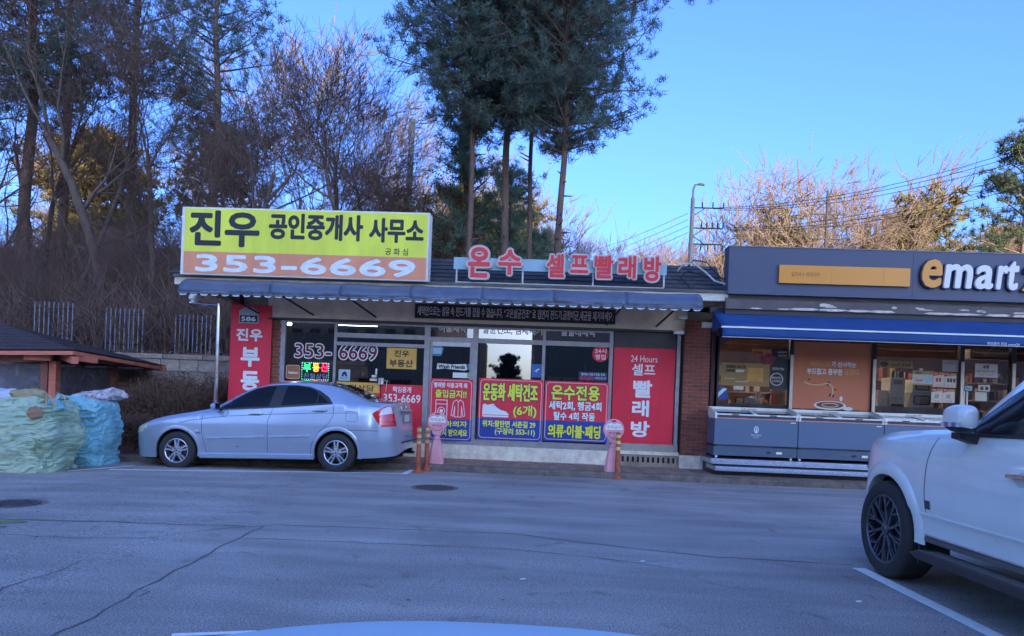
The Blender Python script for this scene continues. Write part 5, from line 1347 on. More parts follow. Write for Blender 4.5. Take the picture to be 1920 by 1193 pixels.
for (u, Y, wdt) in ((86, 13.9, .14), (102, 13.9, .14), (211, 15.7, .16), (-240, 14, .15), (150, 16.6, .14)):
    c = F(u, 720, Y); z1 = 1.70; MB().box(c.x-wdt/2, c.x+wdt/2, Y-.07, Y+.07, gz(c.x), z1).build('post', SALD if u != 102 else SAL, pv)
# clear plastic side curtains
def film_mat():
    m = bpy.data.materials.new('clear_curtain'); m.use_nodes = True; n = m.node_tree; b = n.nodes['Principled BSDF']
    b.inputs['Base Color'].default_value = (.22, .21, .23, 1); b.inputs['Roughness'].default_value = .25
    tc = n.nodes.new('ShaderNodeTexCoord'); t = n.nodes.new('ShaderNodeTexNoise'); t.inputs['Scale'].default_value = 3; t.inputs['Detail'].default_value = 6; t.inputs['Distortion'].default_value = 1.5
    r = n.nodes.new('ShaderNodeMapRange'); r.inputs[1].default_value = .35; r.inputs[2].default_value = .7; r.inputs[3].default_value = .4; r.inputs[4].default_value = .85
    n.links.new(tc.outputs['Object'], t.inputs['Vector']); n.links.new(t.outputs[0], r.inputs[0]); n.links.new(r.outputs[0], b.inputs['Alpha'])
    bp = n.nodes.new('ShaderNodeBump'); bp.inputs['Strength'].default_value = 1; bp.inputs['Distance'].default_value = .05
    n.links.new(t.outputs[0], bp.inputs['Height']); n.links.new(bp.outputs[0], b.inputs['Normal']); return m
FLM = film_mat()
for (u0, Y0, u1, Y1) in ((-240, 14.0, 82, 13.95), (108, 13.95, 206, 15.6)):
    a = F(u0, 720, Y0); b = F(u1, 720, Y1)
    MB().grid(lambda u, v: (a.x+(b.x-a.x)*u, a.y+(b.y-a.y)*u+.05*noise.noise(Vector((u*9, v*2, Y1)))+.02*noise.noise(Vector((u*30, v*8, Y1))), .1+gz(-7)+(1.62-.1-gz(-7))*v), 60, 14).build('clear_curtain', FLM, pv, smooth=True)
# dark table-like mass inside
MB().box(-12, -9.2, 14.8, 15.6, gz(-8), .62).build('bench', SALD, pv)

# chrome lamp arm at the corner of the shops
p = F(415, 700, 13.75); top = F(411, 569, 13.75)
t = thing('camera_pole', 'chrome pole with side arm and white camera at the corner of the shops', 'pole', (top.x, 13.75, gz(top.x)))
CHR = M('chrome', (.75, .76, .78), .12, metal=1, var=.04)
MB().tube([(top.x, 13.75, gz(top.x)+.1), (top.x, 13.75, top.z)], .034, 12).build('post', CHR, t, smooth=True)
e = F(355, 570, 13.6)
MB().tube([(top.x, 13.75, top.z-.03), (e.x, 13.6, top.z-.02)], .022, 10).build('arm', CHR, t, smooth=True)
MB().tube([(top.x, 13.75, top.z-.2), (top.x-.12, 13.72, top.z-.09), (top.x-.3, 13.68, top.z-.05)], .010, 8).build('stay', CHR, t, smooth=True)
MB().lathe([(.0, .11), (.09, .10), (.10, .03), (.055, .0), (.05, -.03), (0, -.05)], (e.x+.08, 13.62, top.z+.02), 16).build('camera_dome', WHITE, t, smooth=True)

# concrete debris and leaf litter beside the hedge
db = random.Random(31)
words_s = ['nearest the blue bag', 'second from the blue bag', 'third from the blue bag', 'under the low shrub', 'under the rounded shrub', 'in front of the rounded shrub', 'close to the kerb', 'near the nose of the silver car', 'nearest the chrome pole']
for i in range(9):
    x = -7.4+i*.16; y = db.uniform(13.15, 13.9); s = db.uniform(.03, .08)
    lump('stone', (x, y, hill(x, y)+s*.3), s, CONC_D, 'small loose stone on the soil '+words_s[i], 'stone', i*3.3, (1.2, .9, .7), 'loose stones under the hedge')
# ================================================================ vehicles
def interp(tab, x):
    """smooth monotone-ish interpolation through (x, value) pairs"""
    if x <= tab[0][0]: return tab[0][1]
    if x >= tab[-1][0]: return tab[-1][1]
    for i in range(len(tab)-1):
        if tab[i][0] <= x <= tab[i+1][0]:
            x0, y0 = tab[i]; x1, y1 = tab[i+1]; h = x1-x0
            d = (y1-y0)/h
            dl = (y0-tab[i-1][1])/(x0-tab[i-1][0]) if i > 0 else d
            dr = (tab[i+2][1]-y1)/(tab[i+2][0]-x1) if i+2 < len(tab) else d
            def lim(p, q): return 0 if p*q <= 0 else 2*p*q/(p+q)
            m0, m1 = lim(dl, d), lim(d, dr)
            t = (x-x0)/h; t2 = t*t; t3 = t2*t
            return (2*t3-3*t2+1)*y0+(t3-2*t2+t)*h*m0+(-2*t3+3*t2)*y1+(t3-t2)*h*m1
class Car:
    """x = 0 at the front wheel centre, x grows to the rear; near side is -y"""
    def __init__(s, **k): s.__dict__.update(k)
    def halfw(s, x):
        # plan outline, rounded at both ends
        f = 1.0
        if x < s.xc: f = max(0, 1-((s.xc-x)/(s.xc-s.x0))**s.pf)**(1/s.qf)
        if x > s.xd: f = max(0, 1-((x-s.xd)/(s.x1-s.xd))**s.pr)**(1/s.qr)
        return s.W*f
    def zbot(s, x):
        z = interp(s.bot, x)
        for xw in (0.0, s.wb):
            d = abs(x-xw)
            if d < s.Ra: z = max(z, s.rw+sqrt(s.Ra**2-d**2)*s.arch_k)
        return z
    def section(s, x):
        """list of (y, z) from sill to roof centre, y >= 0"""
        w = s.halfw(x); zb, ze, zt = s.zbot(x), interp(s.edge, x), interp(s.top, x)
        ze = max(ze, zb+.02); zt = max(zt, ze+.004)
        side = lambda z: interp(s.sidep, z)
        pts = []
        for i in range(s.NL+1):
            t = i/s.NL; z = zb+(ze-zb)*t; y = w*side(z)
            if t > .8 and zt-ze < .25: y -= w*.035*((t-.8)/.2)**2
            pts.append((y, z))
        ye = pts[-1][0]
        g = interp(s.gh, x)                     # 0 = bonnet/boot, 1 = full cabin
        yr = ye*(.93-(.93-s.yr)*g); zr = ze+(zt-ze)*((.62)*(1-g)+s.zr*g)
        yr = max(0, yr)
        for i in range(1, s.NG+1):
            t = i/s.NG; y = ye+(yr-ye)*t + .018*sin(pi*t)*g*w/s.W; z = ze+(zr-ze)*t
            pts.append((y, z))
        for i in range(1, s.NT+1):
            t = i/s.NT; a = t*pi/2
            y = yr*(1-sin(a)) if False else yr*(1-t); 
            z = zr+(zt-zr)*(1-(1-t)**2.6)
            pts.append((y, z))
        return pts
    def sy(s, x, z):
        P = s.section(x); best = None
        for a, b in zip(P[:-1], P[1:]):
            if (a[1]-z)*(b[1]-z) <= 0 and abs(b[1]-a[1]) > 1e-9:
                t = (z-a[1])/(b[1]-a[1]); return a[0]+(b[0]-a[0])*t
        return P[0][0] if z < P[0][1] else (P[s.NL+s.NG][0] if z > P[s.NL+s.NG][1] else P[0][0])
    def nrm(s, x, z):
        e = .012; dx = (s.sy(x+e, z)-s.sy(x-e, z))/(2*e); dz = (s.sy(x, z+e)-s.sy(x, z-e))/(2*e)
        v = Vector((-dx, 1, -dz)); v.normalize(); return v
    def sp(s, x, z, off, sgn=-1):
        n = s.nrm(x, z); y = s.sy(x, z)
        return (x+n.x*off, sgn*(y+n.y*off), z+n.z*off)
    def stations(s):
        xs = []
        n = 150
        for i in range(n+1): xs.append(s.x0+(s.x1-s.x0)*i/n)
        for k in (.002, .006, .012, .02, .035, .05): xs += [s.x0+k, s.x1-k]
        for xw in (0, s.wb):
            for i in range(0, 19):
                xs.append(xw-s.Ra*cos(i*pi/18))
            xs += [xw-s.Ra-.003, xw+s.Ra+.003]
        xs = sorted(xs); out = [xs[0]]
        for x in xs[1:]:
            if x-out[-1] > .0015: out.append(x)
        return out
    def body(s, name, mat, parent):
        xs = s.stations(); secs = [s.section(x) for x in xs]; m = len(secs[0]); mb = MB()
        for x, P in zip(xs, secs):
            for y, z in P: mb.v.append((x, -y, z))
            for y, z in P[:-1]: mb.v.append((x, y, z))
        K = 2*m-1
        for i in range(len(xs)-1):
            a = i*K; b = a+K
            for j in range(m-1):
                mb.f.append((a+j, a+j+1, b+j+1, b+j))
            for j in range(m-2):
                mb.f.append((a+m+j, b+m+j, b+m+j+1, a+m+j+1))
            mb.f.append((a+m+m-2, b+m+m-2, b+m-1, a+m-1))
        o = mb.build(name, mat, parent, smooth=True, angle=32)
        return o
    def patch(s, poly, off, name, mat, parent, sgn=-1, nu=26, nv=10, thick=0, smooth=True, label=None):
        """x-monotone outline (x, z) laid on the side of the body"""
        xa = min(p[0] for p in poly); xb = max(p[0] for p in poly); mb = MB(); n = len(poly)
        def span(x):
            zs = []
            for i in range(n):
                (x0, z0), (x1, z1) = poly[i], poly[(i+1) % n]
                if (x0-x)*(x1-x) <= 0:
                    if abs(x1-x0) < 1e-9: zs += [z0, z1]
                    else: zs.append(z0+(z1-z0)*(x-x0)/(x1-x0))
            return (min(zs), max(zs)) if zs else (0, 0)
        cols = sorted(set([xa+(xb-xa)*i/nu for i in range(nu+1)]+[p[0] for p in poly]))
        cols[0] += 1e-5; cols[-1] -= 1e-5
        for x in cols:
            z0, z1 = span(x)
            for j in range(nv+1): mb.v.append(s.sp(x, z0+(z1-z0)*j/nv, off, sgn))
        for i in range(len(cols)-1):
            for j in range(nv):
                a = i*(nv+1)+j; f = (a, a+1, a+nv+2, a+nv+1); mb.f.append(f if sgn < 0 else f[::-1])
        o = mb.build(name, mat, parent, smooth=smooth, label=label)
        if thick: q = o.modifiers.new('thick', 'SOLIDIFY'); q.thickness = thick; q.offset = -1
        return o
    def line(s, pts, w, off, name, mat, parent, sgn=-1, step=.04, closed=False, raised=0.0):
        P = []
        for a, b in zip(pts[:-1], pts[1:]):
            L = max(1, int(math.hypot(b[0]-a[0], b[1]-a[1])/step))
            for k in range(L): P.append((a[0]+(b[0]-a[0])*k/L, a[1]+(b[1]-a[1])*k/L))
        P.append(pts[-1]); mb = MB(); n = len(P)
        for i, p in enumerate(P):
            q = P[min(i+1, n-1)]; r = P[max(i-1, 0)]; dx, dz = q[0]-r[0], q[1]-r[1]; L = math.hypot(dx, dz) or 1
            nx, nz = -dz/L*w/2, dx/L*w/2
            if raised:
                mb.v.append(s.sp(p[0]-nx, p[1]-nz, 0, sgn)); mb.v.append(s.sp(p[0]-nx*.6, p[1]-nz*.6, raised, sgn)); mb.v.append(s.sp(p[0]+nx*.6, p[1]+nz*.6, raised, sgn)); mb.v.append(s.sp(p[0]+nx, p[1]+nz, 0, sgn))
            else:
                mb.v.append(s.sp(p[0]-nx, p[1]-nz, off, sgn)); mb.v.append(s.sp(p[0]+nx, p[1]+nz, off, sgn))
        k = 4 if raised else 2
        for i in range(n-1):
            for j in range(k-1): mb.f.append((k*i+j, k*i+j+1, k*(i+1)+j+1, k*(i+1)+j))
        if raised: mb.f.append((3, 2, 1, 0)); b = k*(n-1); mb.f.append((b, b+1, b+2, b+3))
        return mb.build(name, mat, parent, smooth=bool(raised))
    def topat(s, x, t, off):
        """point on the roof/glass surface: t = -1..1 across between the pillar lines"""
        def pt(x, t):
            P = s.section(x); q = P[s.NL+s.NG:]; y = q[0][0]*abs(t)
            for a, b in zip(q[:-1], q[1:]):
                if a[0] >= y >= b[0]:
                    k = (a[0]-y)/(a[0]-b[0]+1e-9); z = a[1]+(b[1]-a[1])*k; break
            else: z = q[-1][1]
            return Vector((x, y*(1 if t >= 0 else -1), z))
        p = pt(x, t); a = pt(x+.01, t)-p; b = pt(x, min(1, t+.02))-pt(x, max(-1, t-.02))
        n = b.cross(a); 
        if n.z < 0: n = -n
        n.normalize(); return p+n*off
    def toppatch(s, xa, xb, ta, tb, off, name, mat, parent, nu=16, nv=14):
        return MB().grid(lambda u, v: s.topat(xa+(xb-xa)*u, (ta(u) if callable(ta) else ta)+((tb(u) if callable(tb) else tb)-(ta(u) if callable(ta) else ta))*v, off), nu, nv).build(name, mat, parent, smooth=True)
    def arch(s, xw, name, mat, parent, sgn=-1, wd=.06, bulge=.02, a0=-8, a1=188, lip=.03):
        mb = MB(); n = 36; prof = [(s.Ra-.006, -lip*1.5), (s.Ra-.006, bulge*.7), (s.Ra+.012, bulge), (s.Ra+wd*.7, bulge*.8), (s.Ra+wd, .001)]
        for i in range(n+1):
            a = radians(a0+(a1-a0)*i/n)
            for r, o in prof:
                x = xw+r*cos(a); z = s.rw+r*sin(a)*s.arch_k
                zz = max(z, .12); y = s.sy(x, max(zz, s.zbot(x)+.001) if abs(x-xw) > s.Ra else s.rw+max(r, s.Ra)*sin(a)*s.arch_k)
                mb.v.append((x, sgn*(y+o), zz))
        k = len(prof)
        for i in range(n):
            for j in range(k-1): mb.f.append((k*i+j, k*i+j+1, k*(i+1)+j+1, k*(i+1)+j))
        return mb.build(name, mat, parent, smooth=True, angle=50)

def wheel(parent, x, y, r, wdt, rim_r, side, style, label=None, steer=0):
    """wheel centred at x, outer face at y (side = -1 near), thing > wheel > tyre, rim, hub"""
    zc = r; s = side
    hub = bpy.data.objects.new('wheel', None); col.objects.link(hub); hub.parent = parent
    if label: hub['label'] = label
    yo = y; yi = y - s*wdt
    prof = [(rim_r, -.0), (rim_r+.006, .006), (rim_r+(r-rim_r)*.35, .012), (rim_r+(r-rim_r)*.75, .008), (r-.012, -.006), (r-.002, -.024), (r, -.05), (r, -wdt+.05), (r-.002, -wdt+.024), (r-.02, -wdt), (rim_r, -wdt)]
    mb = MB(); mb.lathe([(a, s*b) for a, b in prof], (x, yo, zc), 48, 'y'); mb.f = [f for f in mb.f if len(f) == 4]
    mb.build('tyre', RUBBER, hub, smooth=True, angle=50)
    tr = MB()
    for k in range(44):
        a = 2*pi*k/44
        for (y0, y1) in ((.045, .085), (.095, .14), (.15, wdt-.05)):
            c, d = cos(a), sin(a); t_ = Vector((-d, 0, c))*.012
            p = Vector((x+c*(r+.001), 0, zc+d*(r+.001)))
            tr.quad(p-t_+Vector((0, yo-s*y0, 0)), p+t_+Vector((0, yo-s*y0, 0)), p+t_*.9+Vector((c*.004, yo-s*y1, d*.004)), p-t_*.9+Vector((c*.004, yo-s*y1, d*.004)))
    tr.build('tread_blocks', RUBBER, hub, kind='stuff')
    RIM = M('alloy_silver', (.62, .63, .66), .28, metal=.9, var=.06) if style == 'sedan' else M('alloy_dark', (.16, .16, .175), .3, metal=.85, var=.08)
    mb = MB(); mb.lathe([(rim_r, s*.0), (rim_r-.008, s*.004), (rim_r-.018, -s*.004), (rim_r-.022, -s*.05), (rim_r-.03, -s*.10)], (x, yo, zc), 48, 'y'); mb.f = [f for f in mb.f if len(f) == 4]
    rim = mb.build('rim', RIM, hub, smooth=True)
    MB().lathe([(0, -s*.115), (rim_r-.03, -s*.115)], (x, yo, zc), 32, 'y').build('rim_well', M('well_black', (.012, .012, .014), .6), hub)
    MB().lathe([(0, -s*.075), (rim_r*.62, -s*.075), (rim_r*.62, -s*.085)], (x, yo, zc), 32, 'y').build('brake_disc', M('brake_grey', (.10, .09, .085), .5, metal=.6), hub)
    sp = MB()
    def spoke(a, r0, r1, w0, w1, d0, d1, off0=0, off1=0, th=.022):
        c, d = cos(a), sin(a); R_ = Vector((c, 0, d)); T = Vector((-d, 0, c))
        def P(rr, w, dep): return [Vector((x, yo+s*dep_, zc))+R_*rr+T*w_ for w_, dep_ in ((w-0, dep), )]
        lo = []; hi = []
        for rr, off, w, dep in ((r0, off0, w0, d0), (r1, off1, w1, d1)):
            for sg in (-1, 1): hi.append(Vector((x, yo+s*dep, zc))+R_*rr+T*(off+sg*w/2)); lo.append(Vector((x, yo+s*(dep-th), zc))+R_*rr+T*(off+sg*w*.75))
        sp.hull([lo[0], lo[1], lo[3], lo[2]], [hi[0], hi[1], hi[3], hi[2]])
    if style == 'sedan':
        for k in range(5):
            a = pi/2+2*pi*k/5
            for sg in (-1, 1): spoke(a, .045, rim_r-.012, .024, .026, -.012, -.018, sg*.014, sg*.033)
            spoke(a, .02, .07, .06, .055, -.010, -.012)
        for k in range(5):
            a = pi/2+2*pi*(k+.5)/5; MB().lathe([(.010, -s*.02), (.010, s*(-.008)), (0, s*(-.006))], (x+.048*cos(a), yo, zc+.048*sin(a)), 8, 'y').build('wheel_nut', BLACK, hub)
    else:
        for k in range(10):
            a = 2*pi*k/10+.1
            spoke(a, .05, rim_r*.62, .024, .018, -.022, -.006, 0, .03)
            spoke(a, rim_r*.55, rim_r-.01, .016, .018, -.006, -.004, .022, .055)
            spoke(a, rim_r*.55, rim_r-.01, .016, .016, -.006, -.004, .032, -.035)
            spoke(a+.31, rim_r*.40, rim_r-.01, .012, .014, -.022, -.008, -.02, .01)
            spoke(a+.2, .05, rim_r*.5, .016, .014, -.026, -.016, 0, -.01)
    sp.build('spokes', RIM, hub)
    MB().lathe([(0, s*-.002), (.028, s*-.003), (.032, s*-.010), (.05, s*-.014), (.055, s*-.04)], (x, yo, zc), 20, 'y').build('hub_cap', RIM, hub, smooth=True)
    MB().disc((x, yo+s*-.0008, zc), .014, 12).build('centre_badge', BLACK, hub)
    return hub

def paint(name, c, rough=.28, metal=.35):
    m = M(name, c, rough, metal=metal, var=.03, scale=3, coat=1.0); return m
TINT = M('tinted_glass', (.004, .004, .006), .05, var=0, coat=.0, spec=.32)
GAP = M('panel_gap', (.03, .032, .04), .7, var=0)
WELL = M('wheel_well', (.010, .010, .012), .9, var=0)

# ---------------------------------------------------------------- silver saloon
SIL = paint('silver_paint', (.44, .49, .54), .30, .5)
C1 = Car(W=.8675, x0=-.92, x1=3.60, xc=.15, xd=2.9, pf=4.0, qf=2.5, pr=3.6, qr=2.6, wb=2.61, rw=.305, Ra=.36, arch_k=1.0, NL=14, NG=10, NT=10, yr=.72, zr=.86,
    bot=[(-.92, .34), (-.86, .25), (-.7, .205), (-.5, .19), (0, .20), (.5, .19), (2, .19), (3.1, .22), (3.5, .25), (3.60, .34), (3.63, .40)],
    edge=[(-.90, .50), (-.86, .60), (-.78, .665), (-.63, .715), (-.45, .76), (-.2, .82), (.1, .87), (.4, .915), (.62, .945), (1.0, .965), (1.6, .995), (2.2, 1.035), (2.6, 1.065), (3.0, 1.06), (3.3, 1.035), (3.48, 1.0), (3.52, .90), (3.56, .68), (3.60, .62), (3.63, .52)],
    top=[(-.90, .51), (-.86, .62), (-.76, .70), (-.61, .765), (-.4, .835), (-.1, .90), (.2, .95), (.42, .99), (.52, 1.02), (.75, 1.155), (1.0, 1.29), (1.2, 1.375), (1.4, 1.43), (1.6, 1.458), (1.85, 1.47), (2.1, 1.462), (2.35, 1.43), (2.6, 1.37), (2.8, 1.29), (3.0, 1.195), (3.15, 1.135), (3.35, 1.12), (3.47, 1.11), (3.50, 1.06), (3.53, .92), (3.565, .70), (3.60, .64), (3.63, .53)],
    gh=[(-.83, 0), (.4, 0), (.7, .75), (1.0, 1), (2.45, 1), (2.7, .88), (2.95, .5), (3.15, .15), (3.3, 0), (3.63, 0)],
    sidep=[(.1, .93), (.2, .945), (.35, .975), (.52, 1.0), (.72, 1.0), (.84, .985), (.95, .965), (1.07, .945), (1.2, .90)])
car = thing('parked_car', 'silver four door saloon parked in the marked bay in front of the estate agent', 'car', (0, 0, 0))
C1.body('body', SIL, car)
for sg in (-1, 1):
    pr_ = (lambda P, o, nm, mt, **k: C1.patch(P, o, nm, mt, car, sgn=sg, **k))
    # glasshouse: front and rear door glass with black surround
    dlo = [(.64, .965), (.70, 1.02), (.86, 1.125), (1.05, 1.24), (1.22, 1.315), (1.40, 1.355), (1.62, 1.372), (1.9, 1.372), (2.12, 1.345), (2.30, 1.28), (2.46, 1.18), (2.54, 1.085), (2.5, 1.075), (1.6, 1.015), (1.0, .985)]
    pr_(dlo, .0035, 'window_surround', BLACK, nu=60, nv=10)
    fw = [(.70, .99), (.76, 1.045), (.90, 1.135), (1.08, 1.235), (1.24, 1.30), (1.40, 1.335), (1.56, 1.35), (1.545, 1.25), (1.50, 1.035), (1.48, 1.028), (1.0, 1.005)]
    rwn = [(1.70, 1.045), (1.73, 1.25), (1.755, 1.355), (1.92, 1.352), (2.10, 1.325), (2.22, 1.28), (2.27, 1.24), (2.27, 1.082)]
    qw = [(2.29, 1.085), (2.29, 1.225), (2.36, 1.18), (2.44, 1.12), (2.475, 1.095)]
    for P in (fw, rwn, qw): pr_(P, .006, 'side_window', TINT, nu=40, nv=8)
    C1.line([(.62, .962), (1.0, .980), (1.6, 1.010), (2.2, 1.05), (2.54, 1.076)], .014, .006, 'belt_trim', M('trim_dark', (.05, .05, .06), .3), car, sg)
    # shut lines
    C1.line([(.42, .88), (.42, .60), (.46, .42), (.50, .27)], .007, .002, 'panel_line', GAP, car, sg)
    C1.line([(1.585, 1.012), (1.50, .80), (1.50, .27)], .007, .002, 'panel_line', GAP, car, sg)
    C1.line([(2.56, 1.07), (2.56, .90), (2.50, .78), (2.33, .62), (2.22, .45), (2.19, .27)], .007, .002, 'panel_line', GAP, car, sg)
    C1.line([(.50, .268), (2.19, .268)], .008, .002, 'panel_line', GAP, car, sg)
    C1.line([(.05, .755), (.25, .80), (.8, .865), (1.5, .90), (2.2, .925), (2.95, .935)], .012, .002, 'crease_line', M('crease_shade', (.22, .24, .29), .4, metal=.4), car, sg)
    C1.line([(2.76, .955), (2.93, .955), (2.95, .935), (2.95, .82), (2.93, .80), (2.78, .80), (2.76, .82), (2.76, .955)], .005, .002, 'fuel_flap_line', GAP, car, sg)
    C1.line([(2.78, .665), (3.28, .655)], .007, .002, 'panel_line', GAP, car, sg)
    C1.line([(.50, .515), (1.46, .545)], .036, 0, 'side_moulding', M('highlight_silver', (.55, .58, .64), .22, metal=.5), car, sg, raised=.024)  # lighter silver paints in the highlights on mouldings and handles
    C1.line([(1.53, .547), (2.18, .565)], .036, 0, 'side_moulding', MATS['highlight_silver'], car, sg, raised=.024)
    C1.line([(.38, .235), (2.24, .235)], .095, 0, 'side_skirt', SIL, car, sg, raised=.022)
    # handles
    for hx, hz in ((1.30, .905), (2.34, .965)):
        C1.patch([(hx-.11, hz-.006), (hx-.06, hz+.02), (hx+.06, hz+.02), (hx+.11, hz-.006), (hx+.06, hz-.026), (hx-.06, hz-.026)], .002, 'handle_recess', M('recess_dark', (.10, .11, .13), .4), car, sg)
        h = C1.line([(hx-.115, hz), (hx-.04, hz+.008), (hx+.04, hz+.008), (hx+.115, hz)], .026, 0, 'door_handle', MATS['highlight_silver'], car, sg, raised=.034)
    pr_([(.33, .60), (.40, .60), (.40, .585), (.33, .585)], .003, 'fender_badge', BLACK, nu=4, nv=2)
    pr_([(.30, .64), (.36, .65), (.38, .63), (.32, .615)], .005, 'side_repeater', M('lamp_clear', (.5, .5, .52), .1, spec=.8), nu=4, nv=2)
    # lamps
    hl = [(-.82, .58), (-.76, .66), (-.66, .705), (-.52, .735), (-.48, .72), (-.52, .65), (-.64, .585)]
    pr_(hl, .004, 'headlight', M('headlight_glass', (.50, .46, .42), .08, metal=.2, var=.5, scale=30, spec=1), nu=20, nv=6)
    TL = M('tail_red', (.50, .012, .02), .12, var=.35, scale=30, spec=.8, coat=.5)
    tl = [(3.18, .925), (3.29, 1.01), (3.40, 1.05), (3.45, 1.035), (3.49, .90), (3.515, .725), (3.33, .715), (3.26, .79)]
    pr_(tl, .006, 'tail_light', TL, nu=26, nv=10)
    pr_([(3.28, .90), (3.33, 1.0), (3.40, 1.035), (3.44, 1.025), (3.465, .93), (3.40, .915)], .010, 'reversing_lamp', M('lamp_pale', (.52, .50, .56), .1, spec=.8), nu=12, nv=5)
    C1.line([(3.29, .80), (3.51, .79)], .006, .0085, 'lamp_rib', M('tail_red_dark', (.2, .005, .01), .2), car, sg)
    # arches and wheel wells
    for xw in (0, C1.wb): C1.arch(xw, 'wheel_arch', SIL, car, sg, wd=.05, bulge=.006, lip=.03, a0=-14, a1=194)
    # mirror
    mz = 1.02
    MB().hull([(.66, sg*.80, .965), (.74, sg*.80, .965), (.74, sg*.84, .985), (.66, sg*.84, .985)], [(.62, sg*.88, .985), (.74, sg*.88, .985), (.74, sg*.88, 1.0), (.62, sg*.88, 1.0)]).build('mirror_arm', BLACK, car)
    m_ = MB().grid(lambda u, v: (.635+.09*v+.05*(1-cos(pi*v))*0-.03*sin(pi*u), sg*(.87+.17*u), mz+.075*cos(2*pi*v*.5)*(1-.25*u)*(1) - .0), 2, 2)
    hs = MB()
    for i in range(9):
        t = i/8; yy = sg*(.86+.19*t); sc = sqrt(max(.05, 1-(2*t-1)**4))
        hs.v += [(.72-.10*sc*abs(cos(a))**.8*(1 if cos(a) > 0 else .0), yy, mz+.068*sc*sin(a)) for a in [2*pi*k/14 for k in range(14)]]
    for i in range(8):
        for k in range(14): hs.f.append((i*14+k, i*14+(k+1) % 14, (i+1)*14+(k+1) % 14, (i+1)*14+k))
    hs.f.append(tuple(range(14))); hs.f.append(tuple(8*14+k for k in range(14)))
    mo = hs.build('wing_mirror', SIL, car, smooth=True)
    MB().box(.722, .726, min(sg*.88, sg*1.03), max(sg*.88, sg*1.03), mz-.05, mz+.05).build('mirror_glass', M('mirror_glass', (.6, .6, .62), .03, metal=1, var=0), mo)
C1.toppatch(.60, 1.20, -.93, .93, .004, 'windscreen', TINT, car)
C1.toppatch(2.42, 3.05, lambda u: -.90+.04*u, lambda u: .90-.04*u, .004, 'rear_window', TINT, car)
# bonnet and boot lines, underbody, rear face
C1.line([(3.16, 1.045), (3.3, 1.03)], .006, .002, 'boot_line', GAP, car)
MB().box(-.62, 3.35, -.66, .66, .155, .70).build('underbody', WELL, car)
for xw in (0, C1.wb):
    mb = MB()
    for sg in (-1, 1):
        mb.grid(lambda u, v: (xw+.375*cos(pi*u), sg*(.58+.225*v), .305+.375*sin(pi*u)), 20, 1)
    mb.build('wheel_liner', WELL, car)
def rearx(z):       # rear face position at height z
    lo, hi = 3.0, C1.x1
    for _ in range(30):
        m = (lo+hi)/2
        if interp(C1.top, m) > z: lo = m
        else: hi = m
    return lo
MB().prism_yz([(-.30, .745), (.30, .745), (.28, .95), (-.28, .95)], 3.535, 3.555).build('plate_recess', M('recess_silver', (.20, .22, .27), .4, metal=.4), car)
npl = MB().box(3.556, 3.562, -.18, .18, .78, .90).build('number_plate', M('plate_pale', (.42, .52, .50), .5), car)
MB().box(3.53, 3.575, -.33, .33, .955, .985).build('boot_garnish', M('chrome_trim', (.6, .6, .62), .15, metal=1), car, bevel=.006)
MB().lathe([(0, .03), (.04, .03), (.045, .0)], (3.535, 0, 1.03), 16, 'x').build('boot_badge', MATS['chrome_trim'], car)
MB().grid(lambda u, v: (3.63-.02*abs(2*u-1)**4-.005, -.62+1.24*u, .455+.02*v), 20, 1).build('bumper_line', GAP, car)
MB().tube([(3.35, .45, .24), (3.60, .45, .235)], .025, 10).build('exhaust', STEEL, car)
# roof antenna and high brake lamp
MB().tube([(2.30, 0, 1.45), (2.36, 0, 1.56)], .005, 6).build('antenna', BLACK, car)
W1 = .305
for xw in (0, C1.wb):
    for sg in (-1, 1): wheel(car, xw, sg*.862, W1, .19, .198, sg, 'sedan')
# place: near rear wheel contact from the photograph, level with the sloping bay
pr_ = GG(629, 886); pf_ = GG(330, 880)
ang = radians(-1.2)                     # slight yaw, tail a little nearer to the kerb side
slope = .030
# car local (x rearwards, near side -y): world = T * R
yaw = ang
Rm = Matrix.Rotation(yaw, 4, 'Z') @ Matrix.Rotation(-slope, 4, 'Y')
off = Rm @ Vector((C1.wb, -.862, 0))
car.scale = (1.04, 1.04, 1.04)
car.rotation_euler = Rm.to_euler(); car.location = Vector((pr_.x, pr_.y, gz(pr_.x)+.004)) - off*1.04

# ---------------------------------------------------------------- white sport utility vehicle
WHP = paint('white_paint_car', (.56, .66, .74), .30, .1)
C2 = Car(W=.945, x0=-.90, x1=3.98, xc=.15, xd=3.2, pf=3.0, qf=2.6, pr=4, qr=3, wb=2.895, rw=.385, Ra=.435, arch_k=1.02, NL=14, NG=10, NT=10, yr=.80, zr=.90,
    bot=[(-.9, .42), (-.8, .32), (0, .36), (.5, .385), (3, .385), (3.9, .42), (3.98, .5)],
    edge=[(-.9, .64), (-.87, .86), (-.80, .96), (-.6, 1.045), (-.3, 1.105), (0, 1.135), (.4, 1.165), (.75, 1.18), (1.2, 1.19), (2.5, 1.215), (3.5, 1.24), (3.8, 1.22), (3.93, 1.02), (3.98, .65)],
    top=[(-.9, .66), (-.87, .91), (-.78, 1.03), (-.6, 1.11), (-.3, 1.165), (0, 1.195), (.3, 1.215), (.55, 1.23), (.75, 1.28), (1.0, 1.45), (1.25, 1.61), (1.5, 1.72), (1.7, 1.77), (2.0, 1.80), (2.6, 1.815), (3.2, 1.80), (3.6, 1.75), (3.75, 1.62), (3.85, 1.4), (3.93, 1.08), (3.98, .66)],
    gh=[(-.9, 0), (.6, 0), (.85, .8), (1.15, 1), (3.6, 1), (3.8, .8), (3.98, .2)],
    sidep=[(.3, .95), (.45, .975), (.6, .985), (.62, 1.0), (.85, 1.0), (1.0, .985), (1.1, .965), (1.25, .92)])
suv = thing('parked_car', 'large white sport utility vehicle parked at the right edge with its front towards the shops', 'car', (0, 0, 0))
